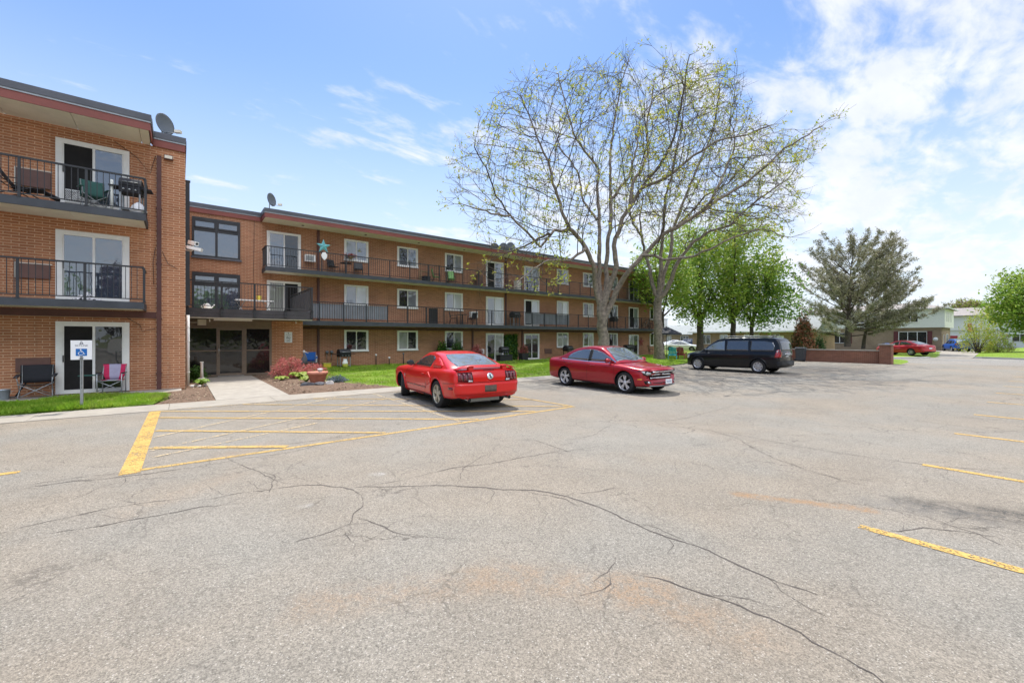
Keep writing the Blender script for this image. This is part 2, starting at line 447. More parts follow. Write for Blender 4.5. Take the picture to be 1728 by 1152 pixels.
bed('mulch_bed', [(-.52, 14.32), (.79, 14.32), (.79, 22.9), (.2, 22.9), (.18, 18.1), (-.7, 17.06), (-.3, 16.6), (-.2, 15.6), (-.5, 14.6)], .0, .05, 'mulch', 3, .22, .3)
bed('mulch_bed', [(2.63, 14.32), (6.15, 14.32), (5.15, 16.6), (4.55, 18.6), (5.05, 21.5), (5.1, 23.1), (2.63, 22.95)], .0, .10, 'mulch', 4, .22, .4)
# painted markings, 4 mm proud
def stripe(b, p, q, wd, z=.005):
    p, q = Vector((*p, 0)), Vector((*q, 0)); d = (q - p); n = max(1, int(d.length / .4)); d.normalize(); s = Vector((-d.y, d.x, 0)) * wd / 2
    for i in range(n):
        a = p.lerp(q, i / n); c = p.lerp(q, (i + 1) / n)
        b.quad((*(a - s).xy, z), (*(c - s).xy, z), (*(c + s).xy, z), (*(a + s).xy, z))
pm = MB(); stripe(pm, (-.50, 7.22), (-.45, 13.08), .21)
ground('parking_marking', pm, 'yellow_paint')
pm = MB()
stripe(pm, (-.40, 7.36), (7.85, 7.46), .10)
for a, b_, wd in (((-.34, 11.95), (5.0, 7.52), .10), ((-.34, 10.3), (2.95, 7.50), .11), ((-.34, 8.72), (1.35, 7.50), .14), ((-.34, 12.95), (6.6, 7.52), .085),
                  ((1.3, 13.0), (7.7, 7.55), .08), ((3.0, 13.0), (7.8, 9.0), .07), ((7.82, 7.5), (7.7, 13.0), .08)):
    stripe(pm, a, b_, wd, .009)
ground('parking_marking', pm, 'yellow_worn')
pm = MB()
stripe(pm, (-.35, 13.03), (7.7, 13.0), .07, .013)
for a, b_ in (((-.35, 9.6), (3.6, 12.9)), ((-.35, 8.5), (5.0, 11.9)), ((4.55, 7.5), (4.72, 12.95)), ((-.3, 8.0), (2.2, 9.2))): stripe(pm, a, b_, .06, .0125)
ground('parking_marking', pm, 'paint_faint')
pm = MB()
for i in range(14): stripe(pm, (4.9 + 3.075 * i, 1.09), (4.92 + 3.075 * i, -4.3), .11)
ground('parking_marking', pm, 'yellow_paint')
pm = MB(); stripe(pm, (-1.62, 8.22), (-6, 8.15), .12); stripe(pm, (-1.95, 8.12), (-6, 5.9), .22, .009)
ground('parking_marking', pm, 'yellow_paint')
# ================================================================ APARTMENT BUILDING
BO = (20.0, 26.4, 0.0)
apt = thing('apartment_building', 'three storey brick apartment building with long balconies, red fascia and a projecting left wing', 'apartment building', BO)
def bp(name, mb, mats, parent=None, label=None):
    return part(name, mb, mats, parent or apt, BO, label)
L, RW = 18.2, 26.4
b = MB(); b.box(-14, .16, L, 27.5, 0, 8.03); bp('wall', b, 'brick_orange', label='orange brick wall of the projecting left wing')
b = MB(); b.box(.165, 40.9, RW, 37, 0, 8.05); bp('wall', b, 'brick_brown', label='long brown brick wall of the rear wing')
b = MB(); b.box(3.5, 4.87, 23.2, 26.39, 0, 2.57); bp('entrance_pier', b, 'brick_orange')
# roofs
def roof(x0, x1, yf, yb, z):
    b = MB(); b.box(x0, x1, yf, yb, 8.06, 8.44)
    r = bp('roof', b, 'roofing')
    f = MB(); f.box(x0 - .02, x1 + .02, yf - .03, yf, 8.02, 8.25); f.box(x1, x1 + .03, yf, yb, 8.02, 8.25); f.box(x0 - .03, x0, yf, yb, 8.02, 8.25)
    for k in range(int(x0) + 3, int(x1), 6): f.box(k, k + .012, yf - .033, yf - .03, 8.02, 8.25)
    bp('fascia', f, 'red_fascia', r)
    f = MB(); f.box(x0 - .05, x1 + .05, yf - .07, yf + .2, 8.30, 8.49); f.box(x0 - .04, x1 + .04, yf - .05, yf + .18, 8.25, 8.30, 1)
    f.box(x1 - .15, x1 + .06, yf + .2, yb, 8.25, 8.49); f.box(x0 - .06, x0 + .15, yf + .2, yb, 8.25, 8.49)
    bp('roof_flashing', f, ['flashing', 'grey_metal'], r)
    return r
def soffit(x0, x1, y0, y1, z, r, seg=1.45):
    s = MB(); x = x0
    while x < x1 - .01:
        s.box(x, min(x + seg - .012, x1), y0, y1, z - .03, z); x += seg
    for k in range(int((x1 - x0) / 3.5)): s.lathe([(.001, 0), (.07, 0), (.07, -.02), (.001, -.02)], (x0 + 1.9 + 3.5 * k, (y0 + y1) / 2, z - .03), 10, 1)
    bp('soffit', s, ['cream', 'dark_metal'], r)
r = roof(-14, -.72, 16.93, 18.1, 8.05); soffit(-14, -.74, 16.94, 18.19, 8.055, r)
roof(-.66, .13, 18.17, 27.5, 8.05)
r = roof(3.5, 40.85, 25.18, 36.9, 8.05); soffit(3.52, 40.85, 25.19, 26.39, 8.055, r)
roof(.25, 3.42, 26.37, 36.9, 8.05)
# windows and doors: frame (part) > pane, sill
def opening(x0, x1, z0, z1, Y, panes, door=False, frame='white_frame', fw=.10, sill=True, vert=True):
    f = MB(); d = .055
    f.box(x0, x1, Y - d, Y + .01, z1 - fw, z1); f.box(x0, x1, Y - d, Y + .01, z0, z0 + fw * .8)
    f.box(x0, x0 + fw, Y - d, Y + .01, z0 + fw * .8, z1 - fw); f.box(x1 - fw, x1, Y - d, Y + .01, z0 + fw * .8, z1 - fw)
    a, c = x0 + fw, x1 - fw; mid = (a + c) / 2
    f.box(a, a + .035, Y - .035, Y + .01, z0 + fw * .8, z1 - fw); f.box(c - .035, c, Y - .035, Y + .01, z0 + fw * .8, z1 - fw)
    f.box(mid - .03, mid + .03, Y - .045, Y + .01, z0 + fw * .8, z1 - fw)
    o = bp('sliding_door' if door else 'window', f, frame)
    z0i, z1i = z0 + fw * .8, z1 - fw
    for (p, q), k in zip(((a + .035, mid - .03), (mid + .03, c - .035)), panes):
        g = MB(); g.box(p, q, Y - .018, Y - .004, z0i, z1i)
        bp('pane', g, k, o)
    if door:
        h = MB(); h.box(a + .012, a + .03, Y - .075, Y - .03, z0 + .95, z0 + 1.15); bp('handle', h, 'black_plastic', o)
    elif sill:
        h = MB(); h.box(x0 - .03, x1 + .03, Y - .09, Y - .02, z0 - .05, z0 + .03); bp('sill', h, frame, o)
    return o
for z0, z1, ps in ((5.72, 7.67, ('open_dark', 'glass_sky')), (2.86, 4.95, ('glass_sky', 'glass_sky')), (.07, 2.23, ('open_dark', 'glass_dark'))):
    opening(-2.88, -1.255, z0, z1, L, ps, True, fw=.14)
    opening(-8.9, -7.28, z0, z1, L, ('glass_sky', 'glass_dark'), True, fw=.14)
cols = {'A': (7.82, 9.28), 'B': (11.18, 12.63), 'C': (14.70, 16.15), 'E': (25.62, 27.02), 'F': (28.93, 30.34), 'I': (32.5, 33.92), 'J': (39.3, 40.65)}
kinds = {'A': (('glass_dark', 'glass_dark'), ('glass_grey', 'glass_blind'), ('glass_grey', 'glass_sky')),
         'B': (('glass_curtain', 'glass_dark'), ('glass_dark', 'glass_grey'), ('glass_dark', 'glass_sky')),
         'C': (('glass_dark', 'glass_curtain'), ('glass_grey', 'glass_blind'), ('glass_dark', 'glass_grey')),
         'E': (('glass_curtain', 'glass_grey'), ('glass_curtain', 'glass_blind'), ('glass_dark', 'glass_sky')),
         'F': (('glass_dark', 'glass_curtain'), ('glass_dark', 'glass_curtain'), ('glass_dark', 'glass_sky')),
         'I': (('glass_dark', 'glass_curtain'), ('glass_dark', 'glass_grey'), ('glass_dark', 'glass_grey')),
         'J': (('glass_dark', 'glass_curtain'), ('glass_dark', 'glass_dark'), ('glass_dark', 'glass_grey'))}
for k, (x0, x1) in cols.items():
    for i, (z0, z1) in enumerate(((.97, 2.24), (3.74, 4.98), (6.48, 7.74))): opening(x0, x1, z0, z1, RW, kinds[k][i])
for x0, x1, ks in ((3.74, 5.43, (None, ('glass_curtain', 'open_dark'), ('glass_sky', 'glass_dark'))),
                   (18.2, 19.85, (('glass_dark', 'glass_curtain'), ('glass_grey', 'glass_blind'), ('open_dark', 'glass_sky'))),
                   (21.94, 23.58, (('glass_dark', 'glass_dark'), ('open_dark', 'glass_blind'), ('glass_sky', 'glass_grey'))),
                   (35.68, 37.3, (('glass_grey', 'glass_dark'), ('open_dark', 'glass_grey'), ('glass_dark', 'glass_grey')))):
    for i, (z0, z1) in enumerate(((.03, 2.12), (2.76, 4.90), (5.50, 7.60))):
        if ks[i]: opening(x0, x1, z0, z1, RW, ks[i], True, fw=.12)
# dark framed stair windows over the entrance
for z0, z1 in ((5.83, 7.80), (3.10, 5.05)):
    f = MB(); x0, x1, Y = .49, 2.51, RW; zt = z1 - .52
    f.box(x0, x1, Y - .07, Y + .01, z1 - .13, z1); f.box(x0, x1, Y - .07, Y + .01, z0, z0 + .08)
    for p, q in ((x0, x0 + .09), (1.44, 1.54), (x1 - .09, x1)): f.box(p, q, Y - .07, Y + .01, z0 + .08, z1 - .13)
    for p, q in ((x0 + .09, 1.44), (1.54, x1 - .09)):
        f.box(p, q, Y - .06, Y + .01, zt - .16, zt - .02)
        f.box(p, p + .05, Y - .09, Y - .01, zt, z1 - .14); f.box(q - .05, q, Y - .09, Y - .01, zt, z1 - .14); f.box(p + .05, q - .05, Y - .09, Y - .01, z1 - .2, z1 - .14); f.box(p + .05, q - .05, Y - .09, Y - .01, zt - .02, zt + .05)
    o = bp('window', f, 'dark_metal', label='large black framed stair window')
    for p, q in ((x0 + .09, 1.44), (1.54, x1 - .09)):
        g = MB(); g.box(p, q, Y - .02, Y - .005, z0 + .08, zt - .16); bp('pane', g, 'glass_sky', o)
        g = MB(); g.box(p + .05, q - .05, Y - .05, Y - .035, zt + .05, z1 - .2); bp('pane', g, 'glass_sky', o)
    h = MB(); h.box(x0 - .04, x1 + .06, Y - .12, Y - .01, z0 - .09, z0 - .005); bp('sill', h, 'flashing', o)
# balconies: slab (part) > railing
def rails(b, p, q, z0, post, h=1.08, ends=(True, True), pt=.045, sp=.128):
    """railing from p to q (x,y), posts at the given distances"""
    p, q = Vector(p), Vector(q); d = q - p; ln = d.length; d.normalize(); a = math.atan2(d.y, d.x)
    def at(t): return p + d * t
    c = at(ln / 2)
    b.obox((c.x, c.y, z0 + h - .02), (ln / 2 + .02, .028, .022), a); b.obox((c.x, c.y, z0 + .10), (ln / 2, .014, .014), a)
    for t in post:
        c = at(t); b.obox((c.x, c.y, z0 + h / 2 - .02), (pt / 2 + .006, pt / 2, h / 2 - .02), a); b.obox((c.x, c.y, z0 + .008), (pt, pt, .008), a)
    n = int(ln / sp)
    for i in range(1, n):
        t = i * ln / n
        if min([abs(t - k) for k in post] or [9]) < .05: continue
        c = at(t); b.obox((c.x, c.y, z0 + h / 2 + .03), (.0075, .0075, h / 2 - .07), a)
def balcony(x0, x1, yf, yb, z0, z1, posts, left=True, right=True, beam='dark_beam', under='cream'):
    s = MB(); s.box(x0 + .02, x1 - .02, yf + .06, yb, z0 + .045, z1 - .03, 1)
    x = x0 + .03
    while x < x1 - .05: s.box(x, min(x + 1.43, x1 - .03), yf + .07, yb, z0 + .02, z0 + .045, 1); x += 1.44
    s.box(x0, x1, yf, yf + .06, z0, z1 + .01, 0); s.box(x0, x0 + .05, yf + .06, yb, z0 + .001, z1 + .008, 0); s.box(x1 - .05, x1, yf + .06, yb, z0 + .001, z1 + .008, 0)
    s.box(x0 + .06, x1 - .06, yf + .065, yb, z1 - .03, z1 - .005, 2)
    o = bp('balcony', s, [beam, under, 'concrete'])
    rl = MB(); rails(rl, (x0 + .03, yf + .03), (x1 - .03, yf + .03), z1, posts)
    if left: rails(rl, (x0 + .03, yf + .03), (x0 + .03, yb - .02), z1, [])
    if right: rails(rl, (x1 - .03, yf + .03), (x1 - .03, yb - .02), z1, [])
    bp('railing', rl, 'dark_metal', o)
    return o
pl_ = [13.16 - 1.27 * k for k in range(11)]
balcony(-14, -.80, 16.9, L - .005, 5.27, 5.48, pl_); balcony(-14, -.84, 16.9, L - .005, 2.60, 2.80, [k - .03 for k in pl_])
balcony(3.5, 40.85, 25.16, RW - .005, 5.26, 5.47, [.02 + 1.312 * k + 1.4 * (k > 0) - 1.312 * (k > 0) * 0 for k in range(28)])
balcony(4.99, 40.85, 25.16, RW - .005, 2.46, 2.70, [1.12 + 1.305 * k for k in range(27)])
# terrace above the entrance
s = MB(); TX0, TX1, TY = .22, 4.95, 21.6
for k in range(2): s.box(TX0, TX1, TY, TY + .05, 2.60 + .19 * k, 2.782 + .19 * k)
s.box(TX0 + .02, TX1 - .02, TY + .06, RW - .01, 2.60, 2.93, 1); s.box(TX1 - .05, TX1, TY + .051, RW - .01, 2.60, 2.97); s.box(TX0, TX0 + .05, TY + .051, RW - .01, 2.60, 2.97)
s.box(TX0, TX1, TY + .03, TY + .3, 2.565, 2.599, 1)
o = bp('balcony', s, ['terrace_wood', 'cream'], label='deep dark terrace over the entrance')
rl = MB(); pts = [.03, 1.18, 2.37, 3.58, 4.70]
rails(rl, (TX0, TY - .03), (TX1, TY - .03), 2.98, pts, 1.14, pt=.06, sp=.118); rails(rl, (TX1 - .03, TY), (TX1 - .03, RW - .02), 2.98, [1.3, 2.6, 3.9], 1.14)
for t in pts: rl.box(TX0 + t - .05, TX0 + t + .05, TY - .06, TY - .002, 2.66, 3.02)
bp('railing', rl, 'dark_metal', o)
sp = MB(); sp.prism([(21.72, 3.02), (26.3, 3.02), (26.3, 3.95), (21.72, 4.02)], 'x', TX1 - .075, TX1 - .06); bp('side_screen', sp, 'dark_beam', o)
# entrance glazing
f = MB(); Y = 23.25
f.box(.17, 3.499, Y - .02, Y + .05, 2.25, 2.575); 
for p, q in ((.17, .36), (1.31, 1.36), (2.36, 2.46), (3.40, 3.499)): f.box(p, q, Y - .06, Y + .06, .0, 2.249)
for p, q in ((.36, 1.31), (2.46, 3.40)):
    f.box(p, q, Y - .05, Y + .05, 2.17, 2.249); f.box(p, q, Y - .05, Y + .05, 1.14, 1.20); f.box(p, q, Y - .05, Y + .05, .01, .10)
f.box(1.361, 2.359, Y - .055, Y + .055, 2.19, 2.25)
en = bp('entrance_frame', f, 'bronze')
for p, q in ((.36, 1.31), (2.46, 3.40)):
    g = MB(); g.box(p, q, Y - .012, Y + .012, .10, 1.14); bp('pane', g, 'glass_entry', en)
    g = MB(); g.box(p, q, Y - .012, Y + .012, 1.20, 2.17); bp('pane', g, 'glass_entry', en)
f = MB()
for p, q in ((1.362, 1.44), (2.28, 2.358)): f.box(p, q, Y - .04, Y + .04, .03, 2.185)
f.box(1.441, 2.279, Y - .04, Y + .04, 2.10, 2.185); f.box(1.441, 2.279, Y - .04, Y + .04, .03, .14); f.box(1.441, 2.279, Y - .03, Y + .03, 1.15, 1.18)
dr = bp('entrance_door', f, 'bronze')
g = MB(); g.box(1.441, 2.279, Y - .012, Y + .012, .14, 1.15); g.box(1.441, 2.279, Y - .012, Y + .012, 1.18, 2.10); bp('pane', g, 'glass_entry', dr)
h = MB(); h.tube([(1.40, Y - .05, .95), (1.40, Y - .10, .97), (1.40, Y - .10, 1.28), (1.40, Y - .05, 1.30)], .014, 8); bp('handle', h, 'chrome', dr)
h = MB(); h.box(1.36, 2.36, Y - .20, Y - .042, .012, .03); bp('threshold', h, 'grey_metal', dr)
f = MB(); f.box(1.15, 2.55, 22.0, 22.22, 2.49, 2.564); bp('canopy_lamp', f, 'white_frame')
f = MB(); f.box(.62, .93, 23.02, 23.22, 2.30, 2.56); f.tube([(.20, 23.12, 2.42), (.62, 23.12, 2.42)], .02, 8); bp('junction_box', f, 'cream')
f = MB()
for x in (1.0, 4.3): f.tube([(x, 21.9, 2.56), (x, 21.9, 2.42)], .02, 8)
bp('drain_spout', f, 'cream')
# pipes, bands, panels
def pipe(x, y, z0, z1, wd=.12, mat='brown_pipe'):
    b = MB(); b.box(x - wd / 2, x + wd / 2, y - .09, y, z0, z1)
    for z in np.arange(z0 + .5, z1, 1.8): b.box(x - wd / 2 - .02, x + wd / 2 + .02, y - .095, y - .001, z, z + .03)
    bp('downpipe', b, mat)
pipe(-.53, L, .06, 7.72); pipe(6.36, RW, 2.71, 5.25); pipe(6.36, RW, 5.48, 8.02); pipe(6.36, RW, .05, 2.45)
pipe(20.07, RW, 2.71, 5.25); pipe(20.07, RW, 5.48, 8.02); pipe(17.0, RW, .05, 2.45); pipe(21.75, RW, .05, 2.45); pipe(31.2, RW, 2.71, 8.02)
b = MB(); b.tube([(.24, 18.95, .05), (.24, 18.95, 2.55)], .045, 10)
for z in (.5, 1.05, 1.6, 2.1): b.tube([(.24, 18.95, z), (.24, 18.95, z + .04)], .052, 10)
bp('downpipe', b, 'white_frame', label='white pipe by the entrance')
b = MB(); b.box(.17, .31, 20.4, 20.55, 2.98, 7.72); b.box(.165, .33, 20.38, 20.57, 7.72, 7.76); bp('downpipe', b, 'dark_beam', label='dark metal duct beside the terrace')
b = MB(); b.box(-14, -.60, L - .05, L + .01, 2.38, 2.58); b.box(5.0, 40.85, RW - .05, RW + .01, 2.27, 2.44); bp('steel_lintel', b, 'brown_pipe')
for z0, z1 in ((.76, 1.16), (3.46, 3.87), (6.09, 6.58)):
    b = MB(); b.box(-3.66, -2.98, L - .06, L + .01, z0, z1); 
    if z0 > 1: b.box(-3.69, -2.95, L - .02, L + .005, z1, z1 + .03, 1); b.box(-3.69, -3.66, L - .02, L + .005, z0, z1, 1)
    bp('wall_panel', b, ['brown_panel', 'cream'])
b = MB(); b.box(-.40, -.17, L - .12, L, 7.66, 7.80, 0); b.box(-.385, -.185, L - .125, L - .12, 7.68, 7.78, 1); bp('wall_lamp', b, ['brown_pipe', 'cream'])
b = MB(); b.box(20.55, 21.45, RW - .06, RW, .42, .80); b.box(24.2, 25.0, RW - .06, RW, .45, .85); bp('wall_panel', b, 'brown_panel')
for p in ([(-.62, 18.18, 7.7), (-.75, 18.16, 7.1), (-1.1, 18.15, 7.55), (-1.6, 18.17, 7.9)], [(-.45, 18.16, 4.6), (-.30, 18.15, 4.2), (-.05, 18.16, 4.05)],
          [(-.62, 18.15, 4.7), (-.68, 18.14, 4.2), (-.66, 18.15, 3.5)], [(-1.3, 18.15, 2.37), (-1.0, 18.14, 2.15), (-.95, 18.15, 1.95), (-.62, 18.15, 2.05)], [(3.15, 26.36, 8.0), (3.12, 26.37, 5.6), (3.14, 26.37, 3.0)]):
    b = MB(); b.tube(p, .008, 5); bp('cable', b, 'black_plastic')
# ================================================================ CARS
def paint(name, col, flake=.0, rough=.28, coat=.70):
    m, t = newmat(name)
    out(t, princ(t, col, rough, flake, None, coat, .25))
paint('paint_red', (.60, .014, .012)); paint('paint_maroon', (.34, .012, .022), .25); paint('paint_black', (.005, .006, .009), coat=.5); paint('paint_blue', (.02, .10, .42))
paint('paint_white', (.78, .78, .78)); paint('paint_silver', (.50, .52, .54), .4); paint('paint_navy', (.03, .04, .08)); paint('paint_crimson', (.40, .02, .03))
MG('car_glass', (.018, .020, .022), .12); MG('car_glass_light', (.10, .12, .12), .20); MG('car_glass_mid', (.055, .065, .07), .15)
M('tyre', (.022, .022, .023), .85, var=.2, vs=20)
M('rim_silver', (.66, .66, .67), .35, .35, var=.05); M('rim_grey', (.50, .50, .52), .35, .6, var=.05); M('rim_bronze', (.52, .48, .38), .35, .35, var=.05)
M('trim_black', (.016, .016, .017), .55, var=.1)
M('gap_black', (.012, .010, .010), .8, var=0)
M('tail_red', (.33, .008, .012), .12, var=.1, coat=1.0); M('tail_dark', (.13, .004, .012), .12, var=.1, coat=1.0)
M('lens_clear', (.55, .57, .58), .08, .3, var=.05, coat=1.0); M('lens_amber', (.75, .30, .03), .15, var=0, coat=1.0)
M('plate_white', (.70, .72, .74), .4, var=.1, vs=30); M('plate_dark', (.11, .085, .07), .5, var=.2, vs=20); M('badge_teal', (.02, .12, .15), .3, var=0)
M('plate_grey', (.42, .46, .56), .5, var=.4, vs=60); M('plate_blue', (.05, .09, .30), .5, var=0)

def cr(xs, ys, x):
    """smooth interpolation through control points"""
    if x <= xs[0]: return ys[0]
    if x >= xs[-1]: return ys[-1]
    i = max(k for k in range(len(xs)) if xs[k] <= x); i = min(i, len(xs) - 2)
    h = xs[i+1] - xs[i]; t = (x - xs[i]) / h
    def sl(k):
        if k == 0 or k == len(xs) - 1: j = min(k, len(xs) - 2); return (ys[j+1] - ys[j]) / (xs[j+1] - xs[j])
        a = (ys[k] - ys[k-1]) / (xs[k] - xs[k-1]); b_ = (ys[k+1] - ys[k]) / (xs[k+1] - xs[k])
        return 0 if a * b_ <= 0 else 2 * a * b_ / (a + b_)
    m0, m1 = sl(i) * h, sl(i+1) * h
    return (2*t**3-3*t*t+1)*ys[i] + (t**3-2*t*t+t)*m0 + (-2*t**3+3*t*t)*ys[i+1] + (t**3-t*t)*m1

def car_body(s):
    """closed lower body with wheel wells + greenhouse, as (verts, faces, mats)"""
    st = s['st']; xs = [q[0] for q in st]; hl, rl = xs[-1], xs[0]
    N = 64; X = [rl + (hl - rl) * (.5 - .5 * math.cos(math.pi * (i / N))) * .35 + (hl - rl) * (i / N) * .65 for i in range(N + 1)]
    K = 15; v, f = [], []
    for x in X:
        zb, zl, zt, hw = (cr(xs, [q[j] for q in st], x) for j in (1, 2, 3, 4))
        zm = zb + (zl - zb) * .55
        prof = [(0, zb), (.80*hw, zb), (.93*hw, zb+.035), (.975*hw, zb+.11), (.992*hw, zb+(zm-zb)*.6), (hw, zm), (.996*hw, zm+(zl-zm)*.45), (.978*hw, zm+(zl-zm)*.78),
                (.945*hw, zl-.012), (.90*hw, zl+.010), (.80*hw, zl+(zt-zl)*.45), (.60*hw, zl+(zt-zl)*.74), (.38*hw, zl+(zt-zl)*.92), (.16*hw, zt-.001), (0, zt)]
        ring = [(y, z) for y, z in prof] + [(-y, z) for y, z in prof[-2:0:-1]]
        wf = max(0, (x - (hl - s.get('nose', .7))) / s.get('nose', .7)); wr = max(0, ((rl + s.get('tail', .5)) - x) / s.get('tail', .5))
        for y, z in ring:
            k = (y / hw) ** 2
            v.append((x - s.get('bowf', .22) * k * wf + s.get('bowr', .10) * k * wr, y, z))
    n = 2 * K - 2
    for i in range(N):
        for k in range(n): f.append((i*n+k, i*n+(k+1) % n, (i+1)*n+(k+1) % n, (i+1)*n+k))
    f.append(tuple(range(n))[::-1]); f.append(tuple(N*n + k for k in range(n)))
    me = bpy.data.meshes.new('b'); me.from_pydata(v, [], f); bm = bmesh.new(); bm.from_mesh(me); bmesh.ops.recalc_face_normals(bm, faces=bm.faces); bm.to_mesh(me); bm.free()
    ob = link('b', me); wells = []
    for ax in s['axles']:
        for sd in (-1, 1):
            c = MB(); hw = cr(xs, [q[4] for q in st], ax)
            c.lathe([(s['wr'] + .045, -.17), (s['wr'] + .045, .3)], (ax, sd * (hw - .05), s['wr'] + .005), 40, 0, 'y')
            co = link('c', c.mesh('c', 'trim_black')); wells.append(co)
            md = ob.modifiers.new('w', 'BOOLEAN'); md.operation = 'DIFFERENCE'; md.object = co; md.solver = 'EXACT'
    dg = bpy.context.evaluated_depsgraph_get(); ev = ob.evaluated_get(dg); m2 = bpy.data.meshes.new_from_object(ev)
    V = [tuple(p.co) for p in m2.vertices]; F = [tuple(p.vertices) for p in m2.polygons]; Mx = []
    for p in m2.polygons:
        c = p.center; k = 0
        for ax in s['axles']:
            hw = cr(xs, [q[4] for q in st], ax); d = math.hypot(c.x - ax, c.z - s['wr'])
            if d < s['wr'] + .06 and abs(c.y) < hw - .005 and (d < s['wr'] + .02 or abs(p.normal.y) < .5) and abs(c.y) > hw - .35 and c.z > .1 : k = 1
        if c.z < s['st'][0][1] + .03 and p.normal.z < -.6: k = 1
        Mx.append(k)
    for o in wells + [ob]: bpy.data.objects.remove(o)
    # greenhouse
    g = s['gh']; gx = [q[0] for q in g]; gz = [q[1] for q in g]; zr = max(gz); wr_ = s['roofw']
    N2 = 48; J = 14; b0 = len(V)
    for i in range(N2 + 1):
        x = gx[0] + (gx[-1] - gx[0]) * i / N2; z1 = cr(gx, gz, x)
        zl = cr(xs, [q[2] for q in st], x) - .03; wb = cr(xs, [q[4] for q in st], x) * s.get('gw', .905)
        row = []
        for j in range(J + 1):
            t = j / J
            if t <= .5:
                z = zl + (z1 - .07 - zl) * (t / .5); z = max(z, zl - .0)
                y = wb - (wb - wr_) * max(0, (z - zl)) / (zr - zl)
            else:
                q = (t - .5) / .5; za = max(z1 - .07, zl); ye = wb - (wb - wr_) * max(0, za - zl) / (zr - zl)
                a = q * math.pi / 2; y = ye * math.cos(a) ** .55 if q < 1 else 0; z = za + (z1 - za) * math.sin(a) ** .9
            row.append((y, z))
        ring = row + [(-y, z) for y, z in row[-2::-1]]
        for y, z in ring:
            k = (y / wb) ** 2; bw = s.get('bow', .16); xm = (gx[0] + gx[-1]) / 2
            V.append((x + (-bw if x > xm else bw * .6) * k * min(1, abs(x - xm) / 1.0), y, z))
    n = 2 * J + 1
    for i in range(N2):
        for k in range(n - 1): F.append((b0+i*n+k, b0+i*n+k+1, b0+(i+1)*n+k+1, b0+(i+1)*n+k)); Mx.append(0)
    return V, F, Mx

